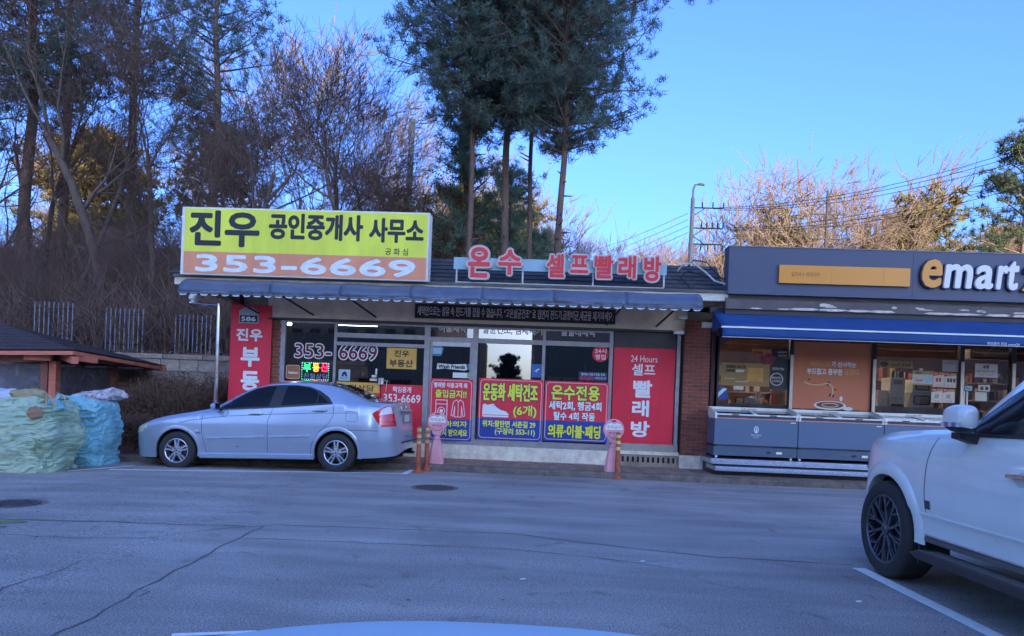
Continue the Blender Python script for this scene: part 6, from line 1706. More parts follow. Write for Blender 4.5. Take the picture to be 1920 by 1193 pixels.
C2.body('body', WHP, suv)
for sg in (-1, 1):
    P2 = (lambda P, o, nm, mt, **k: C2.patch(P, o, nm, mt, suv, sgn=sg, **k))
    P2([(.86, 1.195), (1.0, 1.300), (1.2, 1.440), (1.4, 1.540), (1.6, 1.630), (1.8, 1.675), (2.2, 1.690), (3.3, 1.685), (3.6, 1.630), (3.62, 1.275), (2.0, 1.210), (1.2, 1.190)], .0035, 'window_surround', BLACK, nu=60)
    P2([(.93, 1.210), (1.05, 1.305), (1.25, 1.445), (1.45, 1.540), (1.63, 1.615), (1.80, 1.650), (1.92, 1.658), (1.90, 1.220), (1.2, 1.203)], .007, 'side_window', TINT, nu=40)
    P2([(2.0, 1.223), (2.02, 1.660), (2.85, 1.665), (2.83, 1.250)], .007, 'side_window', TINT, nu=20)
    P2([(2.93, 1.255), (2.95, 1.660), (3.3, 1.655), (3.54, 1.610), (3.56, 1.290)], .007, 'side_window', TINT, nu=20)
    C2.line([(.84, 1.183), (1.2, 1.185), (2.0, 1.203), (3.62, 1.260)], .018, .008, 'belt_trim', BLACK, suv, sg)
    C2.line([(.60, 1.15), (.56, .97), (.55, .75), (.57, .60)], .007, .002, 'panel_line', GAP, suv, sg)
    C2.line([(1.93, 1.20), (1.90, .85), (1.90, .50)], .007, .002, 'panel_line', GAP, suv, sg)
    C2.line([(2.9, 1.22), (2.88, .9), (2.62, .62), (2.5, .5)], .007, .002, 'panel_line', GAP, suv, sg)
    C2.line([(.50, .585), (1.88, .585)], .022, 0, 'door_crease', WHP, suv, sg, raised=.012)
    C2.line([(1.92, .585), (2.42, .585)], .022, 0, 'door_crease', WHP, suv, sg, raised=.012)
    C2.line([(.56, .41), (1.885, .41)], .05, 0, 'sill_cladding', M('cladding_grey', (.10, .095, .10), .5, var=.1), suv, sg, raised=.02)
    C2.line([(1.905, .41), (2.40, .41)], .05, 0, 'sill_cladding', MATS['cladding_grey'], suv, sg, raised=.02)
    C2.line([(.56, .44), (1.88, .44)], .012, 0, 'chrome_strip', M('chrome_trim', (.6, .6, .62), .15, metal=1), suv, sg, raised=.018)
    P2([(.565, .63), (.63, .63), (.63, .69), (.565, .69)], .005, 'fender_badge', M('badge_dark', (.10, .10, .12), .2, metal=.6), nu=4, nv=3)
    for hx in (1.60, 2.62):
        P2([(hx-.12, .94), (hx-.06, .985), (hx+.04, .985), (hx+.09, .95), (hx+.04, .90), (hx-.06, .90)], .002, 'handle_recess', M('recess_white', (.40, .42, .47), .4), nu=12, nv=6)
        C2.line([(hx-.13, .955), (hx-.05, .96), (hx+.06, .96), (hx+.13, .955)], .034, 0, 'door_handle', MATS['chrome_trim'], suv, sg, raised=.042)
    for xw in (0, C2.wb): C2.arch(xw, 'wheel_flare', WHP, suv, sg, wd=.10, bulge=.020, lip=.05, a0=-3, a1=184)
    P2([(-.84, .80), (-.72, .90), (-.55, .95), (-.42, .94), (-.5, .84), (-.7, .78)], .005, 'headlight', MATS['headlight_glass'], nu=20, nv=6)
    P2([(3.62, .9), (3.64, 1.16), (3.90, 1.05), (3.90, .88)], .008, 'tail_light', MATS['tail_red'], nu=14, nv=6)
    # running board
    rb = MB().prism_xz([(.50, .30), (.60, .335), (2.35, .335), (2.45, .30), (2.35, .27), (.60, .27)], min(sg*.86, sg*1.02), max(sg*.86, sg*1.02)).build('running_board', M('board_black', (.03, .03, .033), .45, var=.1), suv, bevel=.01)
    MB().box(.7, 2.3, min(sg*.90, sg*1.0), max(sg*.90, sg*1.0), .336, .341).build('tread_strip', M('tread_grey', (.12, .12, .125), .5), rb)
    # mud flap
    MB().box(.47, .485, min(sg*.70, sg*.93), max(sg*.70, sg*.93), .20, .48).build('mud_flap', BLACK, suv)
    # mirror, folded against the door
    hs = MB(); nu_, nv_ = 28, 16
    def se(u, v, cx=1.09, cy=1.03, cz=1.30, ax=.13, ay=.068, az=.085, e=.62, lo=-1):
        a = 2*pi*u; b = pi*(v-.5); pw_ = lambda c, k: (abs(c)**k)*(1 if c >= 0 else -1)
        xx = pw_(cos(a), e)*pw_(cos(b), e); yy = pw_(sin(a), e)*pw_(cos(b), e); zz = pw_(sin(b), e)
        tp_ = 1-.22*max(0, -xx)*(1 if zz > 0 else .6)
        return (cx+ax*xx, sg*(cy+ay*yy), cz+az*zz*tp_)
    mo = MB().grid(lambda u, v: se(u, .30+.70*v), nu_, nv_).build('wing_mirror', WHP, suv, smooth=True, angle=60)
    MB().grid(lambda u, v: se(u, .32*v, az=.10, ax=.126, ay=.066), nu_, 8).build('mirror_base', BLACK, mo, smooth=True, angle=60)
    for k in range(5):
        xx = .995+.041*k; MB().box(xx, xx+.038, min(sg*1.092, sg*1.102), max(sg*1.092, sg*1.102), 1.238, 1.268).build('indicator_lens', M('lens_smoke', (.25, .25, .28), .1, metal=.3) if k % 2 else M('lens_clear', (.7, .7, .72), .1, metal=.3), mo)
    MB().hull([(.96, sg*.88, 1.12), (1.08, sg*.88, 1.12), (1.08, sg*.88, 1.19), (.96, sg*.88, 1.19)], [(.98, sg*1.02, 1.16), (1.08, sg*1.02, 1.16), (1.08, sg*1.02, 1.20), (.98, sg*1.02, 1.20)]).build('mirror_arm', BLACK, mo)
    # roof rail
    MB().tube([(1.7, sg*.66, 1.75), (1.8, sg*.66, 1.80), (3.2, sg*.66, 1.82), (3.4, sg*.66, 1.77)], .016, 8).build('roof_rail', MATS['chrome_trim'], suv)
C2.toppatch(.66, 1.55, -.93, .93, .004, 'windscreen', TINT, suv)
C2.toppatch(3.66, 3.86, -.85, .85, .004, 'rear_window', TINT, suv)
MB().box(-.62, 3.6, -.60, .60, .30, .85).build('underbody', WELL, suv)
for xw in (0, C2.wb):
    mb = MB()
    for sg in (-1, 1): mb.grid(lambda u, v: (xw+.465*cos(pi*u), sg*(.56+.33*v), .40+.465*sin(pi*u)), 20, 1)
    mb.build('wheel_liner', WELL, suv)
MB().prism_yz([(-.5, .62), (.5, .62), (.44, .92), (-.44, .92)], -.905, -.87).build('grille', BLACK, suv)
gb = MB()
for k in range(6): gb.box(-.915, -.906, -.45, .45, .65+k*.045, .665+k*.045)
gb.build('grille_bars', MATS['chrome_trim'], suv)
for xw in (0, C2.wb):
    for sg in (-1, 1): wheel(suv, xw, sg*.955, .385, .245, .275, sg, 'suv')
# local +x (rear) must point towards the camera: rotate so that +x -> -FWD; near side (-y) -> camera-left
pw = GG(1652, 1081)
ang2 = atan2(-FWD.y, -FWD.x) + radians(0.0)
Rm = Matrix.Rotation(ang2, 4, 'Z')
sgn_left = (Rm @ Vector((0, -1, 0))).dot(RGT)       # which local side faces camera-left
near = -1 if sgn_left < 0 else 1
off = Rm @ Vector((0, near*.955, 0))
suv.rotation_euler = Rm.to_euler(); suv.location = Vector((pw.x, pw.y, 0)) - off

# ---------------------------------------------------------------- bonnet of the car the picture is taken from
OWN = M('own_car_sky_tint', (.34, .50, .66), .5, var=.03)  # blue sky reflection is put into the base colour
own = thing('car_bonnet', 'pale car bonnet just showing along the bottom edge of the view', 'car', (0, 0, 0))
bx0 = -.07
def bon(u, v):
    x = -1.0+2.0*u; y = .35+1.42*v
    edge = 1-abs(2*u-1)**3.2*.16
    z = .928 - .02*v - .16*v**4.5 - .045*abs(2*u-1)**3 + .012*cos(2*u*pi*2)*(1-v)
    return (bx0+x*.78, y - .40*abs(2*u-1)**3*v, z)
b_ = MB().grid(bon, 40, 28).build('bonnet', OWN, own, smooth=True); q = b_.modifiers.new('thick', 'SOLIDIFY'); q.thickness = .02
MB().grid(lambda u, v: (bx0+(-.78+1.56*u), 1.775-.40*abs(2*u-1)**3+.06*sin(pi*v), .70-.11*abs(2*u-1)**3-.42*v), 30, 8).build('bumper', OWN, own, smooth=True)
for sg in (-1, 1):
    MB().grid(lambda u, v: (bx0+sg*(.78+.06*sin(pi*v)), .30+1.02*u, .79-.02*u-.45*v), 16, 6).build('wing_panel', OWN, own, smooth=True)
    MB().prism_xz([(bx0+sg*.45, .55), (bx0+sg*.72, .52), (bx0+sg*.72, .62), (bx0+sg*.5, .66)], 1.70, 1.74).build('headlight', MATS['headlight_glass'], own)
    ty = MB().lathe([(.19, -.1), (.30, -.1), (.31, -.07), (.31, .07), (.30, .1), (.19, .1), (0, .05)], (bx0+sg*.66, .85, .31), 28, 'x').build('tyre', RUBBER, own, smooth=True)
MB().box(bx0-.6, bx0+.6, .3, 1.6, .2, .68).build('underbody', WELL, own)
# ================================================================ trees
BARK = M('bark', (.11, .088, .078), .9, c2=(.055, .045, .042), scale=5, bump=.6, bscale=18, stretch=(1, 1, .25))
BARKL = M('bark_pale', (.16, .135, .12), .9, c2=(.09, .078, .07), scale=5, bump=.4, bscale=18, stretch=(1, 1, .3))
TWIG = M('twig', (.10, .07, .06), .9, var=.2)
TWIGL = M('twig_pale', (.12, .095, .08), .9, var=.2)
PBARK = M('pine_bark', (.15, .105, .085), .9, c2=(.07, .052, .046), scale=4, bump=.7, bscale=14, stretch=(1, 1, .3))
def leafmat(name, c, c2):
    m = M(name, c, .75, c2=c2, scale=1.3, detail=3); n = m.node_tree; b = n.nodes['Principled BSDF']
    tl_ = n.nodes.new('ShaderNodeBsdfTranslucent'); mx = n.nodes.new('ShaderNodeMixShader'); mx.inputs[0].default_value = .45
    src = b.inputs['Base Color'].links[0].from_socket; n.links.new(src, tl_.inputs[0])
    n.links.new(b.outputs[0], mx.inputs[1]); n.links.new(tl_.outputs[0], mx.inputs[2]); n.links.new(mx.outputs[0], n.nodes['Material Output'].inputs[0])
    return m
NEED = leafmat('pine_needles', (.14, .22, .20), (.055, .10, .095))
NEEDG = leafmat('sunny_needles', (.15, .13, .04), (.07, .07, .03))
NEEDM = leafmat('mid_needles', (.19, .30, .22), (.08, .15, .11))
DRY = leafmat('dry_leaves', (.17, .07, .04), (.08, .035, .022))

def bare(seed, H=11, spread=.5, trunk_r=.095, levels=5, dens=1.0, fork=.3, upness=.25, twig_r=.0075, leaf=0):
    """returns (thick, fine, leaves) meshes data: limbs as tapered tubes, twigs as thin prisms"""
    r = random.Random(seed); thick = MB(); fine = MB(); lv = MB()
    def seg(p, d, L, rad, lev):
        n = 4 if lev < 2 else 3
        pts = [p]; rads = [rad]; q = p.copy(); dd = d.copy()
        end = rad*(.62 if lev == 0 else .35)
        for i in range(n):
            dd = (dd+Vector((r.gauss(0, .17), r.gauss(0, .17), r.gauss(0, .12)+upness*.10*(lev > 0)))).normalized()
            q = q+dd*L/n; pts.append(q.copy()); rads.append(rad+(end-rad)*(i+1)/n)
        (thick if lev < 3 else fine).tube(pts, rads, 7 if lev == 0 else (5 if lev < 3 else 3), cap=False)
        if leaf and lev >= 3:
            for k in range(leaf):
                c = pts[r.randrange(1, n+1)]+Vector((r.gauss(0, .1), r.gauss(0, .1), r.gauss(0, .1))); s = r.uniform(.03, .06)
                a = Vector((r.gauss(0, 1), r.gauss(0, 1), r.gauss(0, 1))).normalized()*s; b = a.cross(Vector((r.gauss(0, 1), r.gauss(0, 1), 1))).normalized()*s*.6
                lv.quad(c-a, c-b, c+a, c+b)
        if lev >= levels: return
        m = {0: 6, 1: 5, 2: 4, 3: 3, 4: 3}.get(lev, 3); m = max(2, int(m*dens+r.random()))
        for k in range(m):
            t = r.uniform(.35 if lev else fork, 1.0) if k else 1.0
            i = min(n-1, int(t*n)); f = t*n-i; b = pts[i].lerp(pts[i+1], f); rr = rads[i]+(rads[i+1]-rads[i])*f
            base_d = (pts[i+1]-pts[i]).normalized()
            ax = Vector((r.gauss(0, 1), r.gauss(0, 1), r.gauss(0, .5))); ax = (ax-base_d*ax.dot(base_d)).normalized()
            an = spread*r.uniform(.6, 1.6)*(.45 if k == 0 else 1)
            nd = (base_d*cos(an)+ax*sin(an)).normalized()
            seg(b, nd, L*r.uniform(.48, .80)*(1.0 if lev else .72), max(twig_r, rr*r.uniform(.42, .68)), lev+1)
    seg(Vector((0, 0, -.3)), Vector((r.gauss(0, .05), r.gauss(0, .05), 1)).normalized(), H*.55, trunk_r, 0)
    return thick, fine, lv
def mk(name, mb, mat, smooth=True):
    me = bpy.data.meshes.new(name); me.from_pydata(mb.v, [], mb.f); me.materials.append(mat)
    if smooth: me.polygons.foreach_set('use_smooth', [True]*len(me.polygons))
    return me
BARE = []; BH = []; PH = []
for sd, k in ((1, dict(H=11, spread=.5, dens=1.0, fork=.2)), (2, dict(H=12, spread=.42, dens=1.05, upness=.5, fork=.15)), (3, dict(H=10, spread=.7, dens=1.0, fork=.2)), (4, dict(H=9, spread=.5, dens=1.15, fork=.15, upness=.6)), (5, dict(H=12.5, spread=.5, dens=.95, upness=.35, fork=.45, trunk_r=.16))):
    th, fi, _ = bare(sd, **k); BARE.append((mk('limbs', th, BARK), mk('twigs', fi, TWIG))); BH.append(max(v[2] for v in fi.v))
PALE = []
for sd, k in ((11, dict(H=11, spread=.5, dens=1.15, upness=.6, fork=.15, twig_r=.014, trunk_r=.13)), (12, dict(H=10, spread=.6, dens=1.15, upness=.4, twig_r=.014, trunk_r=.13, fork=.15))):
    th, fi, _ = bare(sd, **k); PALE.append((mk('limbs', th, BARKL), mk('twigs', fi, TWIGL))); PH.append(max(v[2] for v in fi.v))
th, fi, lv = bare(21, H=5.5, spread=.7, trunk_r=.07, dens=1.0, leaf=6); BROWN = (mk('limbs', th, BARK), mk('twigs', fi, TWIG), mk('leaves', lv, DRY, False))
ntree = [0]
def tree(name, label, x, y, z, s, rz, meshes, group, names=('trunk', 'crown', 'leaves'), sx=1.0):
    t = thing(name, label, 'tree', (x, y, z), group); t.rotation_euler = (0, 0, rz); t.scale = (s*sx, s*sx, s)
    for nm, me in zip(names, meshes):
        o = bpy.data.objects.new(nm, me); col.objects.link(o); o.parent = t
    return t
def at_px(u, Y): return F(u, 600, Y).x
# left woods: (pixel of trunk, depth, height scale, prototype, rotation)
woods = [(12, 23, -150, 4), (78, 27, -120, 1), (140, 24, -60, 0), (243, 22.5, -260, 4), (292, 26, -80, 3), (338, 21.5, 60, 0), (388, 29, -40, 1), (478, 20.5, -120, 1), (520, 25, 120, 3), (585, 22.5, 190, 3), (635, 27, 60, 3), (705, 27, 120, 0), (745, 25, 250, 3), (-50, 25, -100, 0), (-120, 22, -100, 2), (-210, 26, -100, 1), (50, 33, 60, 3), (265, 34, 150, 1), (455, 34, 200, 3)]
words = ['dark leafless tree at the far left edge of the wood', 'leafless tree with tall trunk behind the shelter roof', 'leafless tree rising over the left picket fence', 'thick trunked leafless tree over the middle picket fence', 'bushy leafless tree right of the thick trunked one', 'leafless tree leaning behind the left end of the yellow sign', 'tall leafless tree directly behind the letters of the yellow sign start', 'tall forked leafless tree reaching past the top edge over the yellow sign', 'leafless tree right of the tall forked tree', 'rounded leafless tree above the middle of the yellow sign', 'rounded leafless tree with many fine upright branches above the yellow sign', 'leafless tree above the last letters of the yellow sign', 'small leafless tree by the old concrete pole']
rw = random.Random(77)
for i, (u, Y, vt, k) in enumerate(woods):
    x = at_px(u, Y); z = hill(x, Y); s = (F(u, vt, Y).z-z)/BH[k]
    tree('bare_tree', words[i] if i < len(words) else ['leafless tree cut by the left edge of the view', 'leafless tree beyond the left edge, nearer the road', 'leafless tree farthest beyond the left edge', 'leafless tree deep in the wood behind the shelter roof', 'leafless tree deep in the wood behind the thick trunk', 'leafless tree deep in the wood behind the tall forked tree'][i-len(words)], x, Y, z-.1, s, rw.uniform(0, 6.28), BARE[k], 'leafless trees in the wood on the left' if i < len(words) else 'leafless trees deep in the wood', sx=1.1)

# needle clumps
def clump(mb, c, R_, n, r, up=.8, w=.012, L=.16):
    for i in range(n):
        d = Vector((r.gauss(0, 1), r.gauss(0, 1), r.gauss(0, 1)+up)).normalized(); p = c+Vector((r.gauss(0, R_*.4), r.gauss(0, R_*.4), r.gauss(0, R_*.3)))
        t = d.cross(Vector((r.gauss(0, 1), r.gauss(0, 1), r.gauss(0, 1)))).normalized()*w*r.uniform(.7, 1.4); e = p+d*L*r.uniform(.7, 1.4)
        mb.tri(p-t, p+t, e)
def pine(seed, H, z0, z1, Rm, trunk_r, nb=60, needles=22, w=.022, L=.22, prof=None, lean=0, droop=.15, dens=1.0, stubs=True):
    r = random.Random(seed); tk = MB(); br = MB(); nd = MB()
    pts = []; N = 12
    for i in range(N+1):
        t = i/N; pts.append(Vector((lean*t+.34*noise.noise(Vector((t*3.3, seed, 0))), .2*noise.noise(Vector((t*3, 0, seed))), -.3+(H+.3)*t)))
    tk.tube(pts, [trunk_r*(1-.75*(i/N)**1.3) for i in range(N+1)], 9, cap=False)
    def tp(z): 
        t = (z+.3)/(H+.3)*N; i = max(0, min(N-1, int(t))); return pts[i].lerp(pts[i+1], t-i)
    if stubs:
        for k in range(14):
            z = r.uniform(z0*.35, z0); b = tp(z); a = r.uniform(0, 6.28); L_ = r.uniform(.12, .5)
            tk.tube([b, b+Vector((cos(a)*L_, sin(a)*L_, r.uniform(-.05, .15)))], [.03, .012], 4)
    for k in range(nb):
        t = (k+r.random())/nb; z = z0+(z1-z0)*t; b = tp(min(z, H-.05)); a = r.uniform(0, 6.28)
        rad = Rm*(prof(t) if prof else (sin(pi*min(1, .18+t*.9))**.7))*r.uniform(.6, 1.15)
        el = r.uniform(-.05, .5)+.4*t; d = Vector((cos(a)*cos(el), sin(a)*cos(el), sin(el)))
        p = b.copy(); P = [p.copy()]; q = 5
        for i in range(q):
            d = (d+Vector((r.gauss(0, .12), r.gauss(0, .12), -droop*.1+.12*(i/q)))).normalized(); p = p+d*rad/q; P.append(p.copy())
        br.tube(P, [.045*(1-i/q*.8)*(.6+rad*.15) for i in range(q+1)], 4, cap=False)
        for i in range(1, q+1):
            m = int((.8+5.2*i/q)*dens+r.random())
            for j in range(m):
                s_ = rad*.20; c = P[i]+Vector((r.gauss(0, s_), r.gauss(0, s_), r.gauss(.06, s_*.5)))
                if j < 2: br.tube([P[i], c], [.012, .005], 3, cap=False)
                clump(nd, c, .15, needles, r, w=w, L=L)
    return tk, br, nd
def pine_set(*a, mats=(PBARK, TWIG, NEED), **k):
    t, b, n = pine(*a, **k); return (mk('trunk', t, mats[0]), mk('branches', b, mats[1]), mk('needles', n, mats[2], False))
PN = ('trunk', 'branch_work', 'needles')
full = lambda t: (.55+.5*sin(pi*min(1, t*1.25))) if t < .8 else .9*(1-(t-.8)/.2*.8)
def putpine(label, u, Y, meshes, rz=0, s=1.0, zoff=0, group=None, name='pine_tree', z=None):
    x = at_px(u, Y); zz = hill(x, Y) if z is None else z
    return tree(name, label, x, Y, zz+zoff, s, rz, meshes, group, PN)
# the four tall pines behind the laundrette (trunks seen at 875, 938, 993 and 1042)
def upx(u, v, Y): return F(u, v, Y).x
for i, (u, Y, H, z0, z1, R_, tr, ln, lab) in enumerate((
    (884, 21.5, 16.8, 9.0, 16.5, 2.55, .105, -.25, 'tall pine with a slim trunk, leftmost of the four behind the laundrette'),
    (944, 22.5, 18.0, 9.7, 17.6, 2.8, .145, .1, 'tall pine with the thickest trunk, second from the left of the four'),
    (994, 23.5, 17.4, 9.9, 17.0, 2.5, .095, -.1, 'tall pine with a straight thin trunk, third from the left of the four'),
    (1040, 20.8, 16.2, 8.2, 15.9, 2.8, .12, .3, 'tall pine with knobbly trunk and crown spreading right, rightmost of the four'))):
    ms_ = pine_set(40+i, H, z0, z1, R_, tr, nb=132, needles=34, w=.0095, L=.17, prof=full, lean=ln, dens=1.1)
    x = upx(u, 460, Y); tree('pine_tree', lab, x, Y, .05, 1, 0, ms_, 'four tall pines behind the laundrette', PN)
# broad low limbs of the right-hand pine reach towards the right
# smaller green conifer between the trunks
mid = pine_set(55, 9.5, 3.0, 9.3, 2.3, .14, nb=60, needles=24, w=.011, L=.18, mats=(PBARK, TWIG, NEEDM), prof=lambda t: 1.05-.75*t, dens=.8)
putpine('bushy mid green conifer standing behind the trunks of the tall pines', 862, 26, mid, 0, 1.12, z=.3, name='conifer')
putpine('dark conifer standing right behind the thickest pine trunk', 948, 27.5, mid, 2, 1.0, z=.2, name='conifer')
putpine('narrow green conifer between the two rightmost tall pine trunks', 1005, 29, mid, 4, .8, z=.2, name='conifer')
low = pine_set(57, 4.6, 1.8, 4.4, 1.4, .08, nb=26, needles=24, w=.010, L=.18, dens=.8, stubs=False)
putpine('small dark pine tip rising over the roof left of the red letters', 815, 20.9, low, 1, 1.0, z=.1)
# pines within the left wood
wp = pine_set(61, 15, 6.5, 14.8, 2.8, .2, nb=70, needles=22, w=.013, L=.2, prof=full, dens=.8)
wp2 = pine_set(62, 13, 5, 12.8, 2.6, .17, nb=60, needles=22, w=.013, L=.2, prof=full, dens=.75)
for i, (u, Y, m, s, lab) in enumerate(((40, 25.5, wp, 1.1, 'dark pine with dense crown in the upper left corner'), (-60, 24, wp2, 1.15, 'dark pine cut by the left edge'), (110, 30, wp2, 1.2, 'dark pine behind the left picket fence'), (390, 27.5, wp2, 1.05, 'dark pine behind the left end of the yellow sign'), (235, 31, wp, 1.1, 'dark pine behind the thick bare trunk'), (-160, 28, wp, 1.2, 'dark pine beyond the left edge'))):
    putpine(lab, u, Y, m, i*1.3, s, group='pines in the wood on the left')
NEEDR = leafmat('edge_needles', (.06, .10, .055), (.025, .045, .03))
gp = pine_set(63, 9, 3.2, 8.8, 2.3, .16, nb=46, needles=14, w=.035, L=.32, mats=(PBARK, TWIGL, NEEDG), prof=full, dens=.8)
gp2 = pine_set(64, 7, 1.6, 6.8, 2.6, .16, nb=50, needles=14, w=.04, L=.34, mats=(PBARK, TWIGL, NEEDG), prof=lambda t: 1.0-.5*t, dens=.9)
GH = {id(gp): 8.9, id(gp2): 6.9}
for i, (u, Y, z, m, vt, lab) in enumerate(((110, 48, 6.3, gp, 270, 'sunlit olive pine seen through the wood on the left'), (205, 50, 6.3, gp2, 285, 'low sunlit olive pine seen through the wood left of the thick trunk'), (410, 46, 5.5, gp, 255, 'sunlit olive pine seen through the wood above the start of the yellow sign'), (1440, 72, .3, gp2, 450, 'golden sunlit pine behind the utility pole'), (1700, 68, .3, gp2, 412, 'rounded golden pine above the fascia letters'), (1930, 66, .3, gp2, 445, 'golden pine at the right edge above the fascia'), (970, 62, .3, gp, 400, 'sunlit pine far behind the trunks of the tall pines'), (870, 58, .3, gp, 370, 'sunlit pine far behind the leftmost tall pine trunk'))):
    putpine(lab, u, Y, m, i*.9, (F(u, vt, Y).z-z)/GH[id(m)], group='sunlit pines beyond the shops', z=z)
# right-hand pine
rp_ = pine_set(71, 13.5, 6.0, 13.2, 2.9, .2, nb=40, needles=24, w=.02, L=.26, mats=(PBARK, TWIG, NEEDR), prof=lambda t: .75+.3*sin(6*t), lean=-.6, dens=.85)
t = putpine('pine with layered blue green crown and golden top at the right edge', 1925, 34, rp_, .4, 1.0, z=.3)

# pale sunlit leafless trees far behind
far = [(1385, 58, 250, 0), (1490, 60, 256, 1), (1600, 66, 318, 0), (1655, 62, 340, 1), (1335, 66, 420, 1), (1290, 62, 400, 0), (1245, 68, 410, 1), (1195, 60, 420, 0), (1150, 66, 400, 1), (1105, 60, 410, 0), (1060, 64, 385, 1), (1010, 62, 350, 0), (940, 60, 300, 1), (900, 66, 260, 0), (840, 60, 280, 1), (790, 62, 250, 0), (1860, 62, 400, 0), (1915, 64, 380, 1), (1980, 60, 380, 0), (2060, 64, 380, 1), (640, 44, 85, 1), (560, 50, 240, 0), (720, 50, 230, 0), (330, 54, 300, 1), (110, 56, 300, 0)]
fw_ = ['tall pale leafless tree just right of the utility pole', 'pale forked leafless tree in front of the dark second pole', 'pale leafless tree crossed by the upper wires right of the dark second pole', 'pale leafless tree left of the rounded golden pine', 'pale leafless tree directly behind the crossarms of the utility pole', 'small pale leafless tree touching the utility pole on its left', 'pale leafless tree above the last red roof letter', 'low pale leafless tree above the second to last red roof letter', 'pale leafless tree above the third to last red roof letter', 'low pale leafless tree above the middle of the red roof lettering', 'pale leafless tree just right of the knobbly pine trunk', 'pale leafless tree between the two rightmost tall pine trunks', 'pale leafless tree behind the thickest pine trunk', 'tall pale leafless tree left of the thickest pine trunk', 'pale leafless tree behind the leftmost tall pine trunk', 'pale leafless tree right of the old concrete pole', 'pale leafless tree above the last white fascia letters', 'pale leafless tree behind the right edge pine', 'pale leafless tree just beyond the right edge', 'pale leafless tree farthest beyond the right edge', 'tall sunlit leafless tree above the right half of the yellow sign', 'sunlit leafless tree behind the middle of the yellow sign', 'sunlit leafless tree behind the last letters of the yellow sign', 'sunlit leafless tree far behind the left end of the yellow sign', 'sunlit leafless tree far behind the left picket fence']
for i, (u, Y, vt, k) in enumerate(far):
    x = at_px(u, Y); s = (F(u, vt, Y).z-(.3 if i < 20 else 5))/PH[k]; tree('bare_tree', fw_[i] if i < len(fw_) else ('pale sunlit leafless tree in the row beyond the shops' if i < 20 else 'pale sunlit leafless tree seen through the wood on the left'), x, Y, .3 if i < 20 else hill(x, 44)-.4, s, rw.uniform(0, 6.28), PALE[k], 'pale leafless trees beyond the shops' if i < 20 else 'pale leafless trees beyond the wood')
# dark leafless branches at the right edge and brown-leaved tree
x = at_px(1905, 27); tree('bare_tree', 'dark leafless tree with slanting branches at the right edge above the fascia', x, 27, .2, .68, 1.0, BARE[2], None)
x = at_px(775, 23.5); tree('brown_leaved_tree', 'small tree still holding red brown dead leaves beside the yellow sign end', x, 23.5, 1.6, 1.15, .5, BROWN, None)
x = at_px(1080, 24.5); tree('bare_tree', 'thin leafless sapling right of the knobbly pine trunk', x, 24.5, .2, .42, 2.0, BARE[3], None)

# undergrowth on the slope: brambles, saplings and litter
rb = random.Random(8); br = MB()
for i in range(20):
    u = -60+i*36+rb.uniform(-14, 14); Y = rb.uniform(18.6, 24); x = at_px(u, Y)
    if x > -3.5: continue
    tree('bare_sapling', ['thin', 'forked', 'leaning'][i % 3]+' leafless sapling on the bank '+['above the shelter roof', 'left of the first fence panel', 'behind the first fence panel', 'right of the first fence panel', 'between the first two fence panels', 'left of the middle fence panel', 'behind the middle fence panel', 'right of the middle fence panel', 'between the last two fence panels', 'left of the last fence panel', 'behind the last fence panel', 'right of the last fence panel', 'above the chrome pole', 'behind the left end of the yellow sign', 'behind the first black letter', 'behind the second black letter', 'behind the telephone number', 'behind the yellow sign middle', 'behind the yellow sign right half', 'behind the yellow sign end'][i], x, Y, hill(x, Y)-.1, rb.uniform(.24, .42), rb.uniform(0, 6.28), BARE[i % 4], 'saplings on the bank')
for i in range(12500):
    x = rb.uniform(-27, -2.5); y = WALL_Y+.2+(abs(rb.gauss(0, 5)) if i % 3 else rb.uniform(8, 24)); z = hill(x, y); L = rb.uniform(.5, 2.6)
    d = Vector((rb.gauss(0, .5), rb.gauss(0, .5), 1)).normalized(); a = Vector((x, y, z-.05)); b = a+d*L*.55+Vector((rb.gauss(0, .1), rb.gauss(0, .1), 0)); c = b+(d+Vector((rb.gauss(0, .5), rb.gauss(0, .5), -.3))).normalized()*L*.5
    br.tube([a, b, c], [.013, .009, .005], 3, cap=False)
    if i % 2: br.tube([b, b+Vector((rb.gauss(0, .3), rb.gauss(0, .3), rb.uniform(.1, .5)))], [.006, .003], 3, cap=False)
o = br.build('undergrowth', TWIG, kind='stuff'); tag(o, 'tangle of leafless brambles and saplings on the slope above the block wall', 'undergrowth')
lf = MB()
for i in range(26000):
    x = rb.uniform(-27, -2.5); y = WALL_Y+.15+abs(rb.gauss(0, 6)); z = hill(x, y)+rb.uniform(0, .06)+ (rb.random() < .12)*rb.uniform(0, .9); s = rb.uniform(.025, .06); a = rb.uniform(0, 6.28)
    n_ = Vector((rb.gauss(0, .5), rb.gauss(0, .5)-.3, 1)).normalized(); p = Vector((cos(a), sin(a), 0)); p = (p-n_*p.dot(n_)).normalized()*s; q = n_.cross(p)*.6; c = Vector((x, y, z))
    lf.quad(c-p, c-q, c+p, c+q)
o = lf.build('leaf_litter', M('litter_brown', (.20, .135, .10), .9, c2=(.07, .05, .042), scale=2), kind='stuff'); tag(o, 'brown leaf litter covering the slope above the block wall', 'leaf litter')

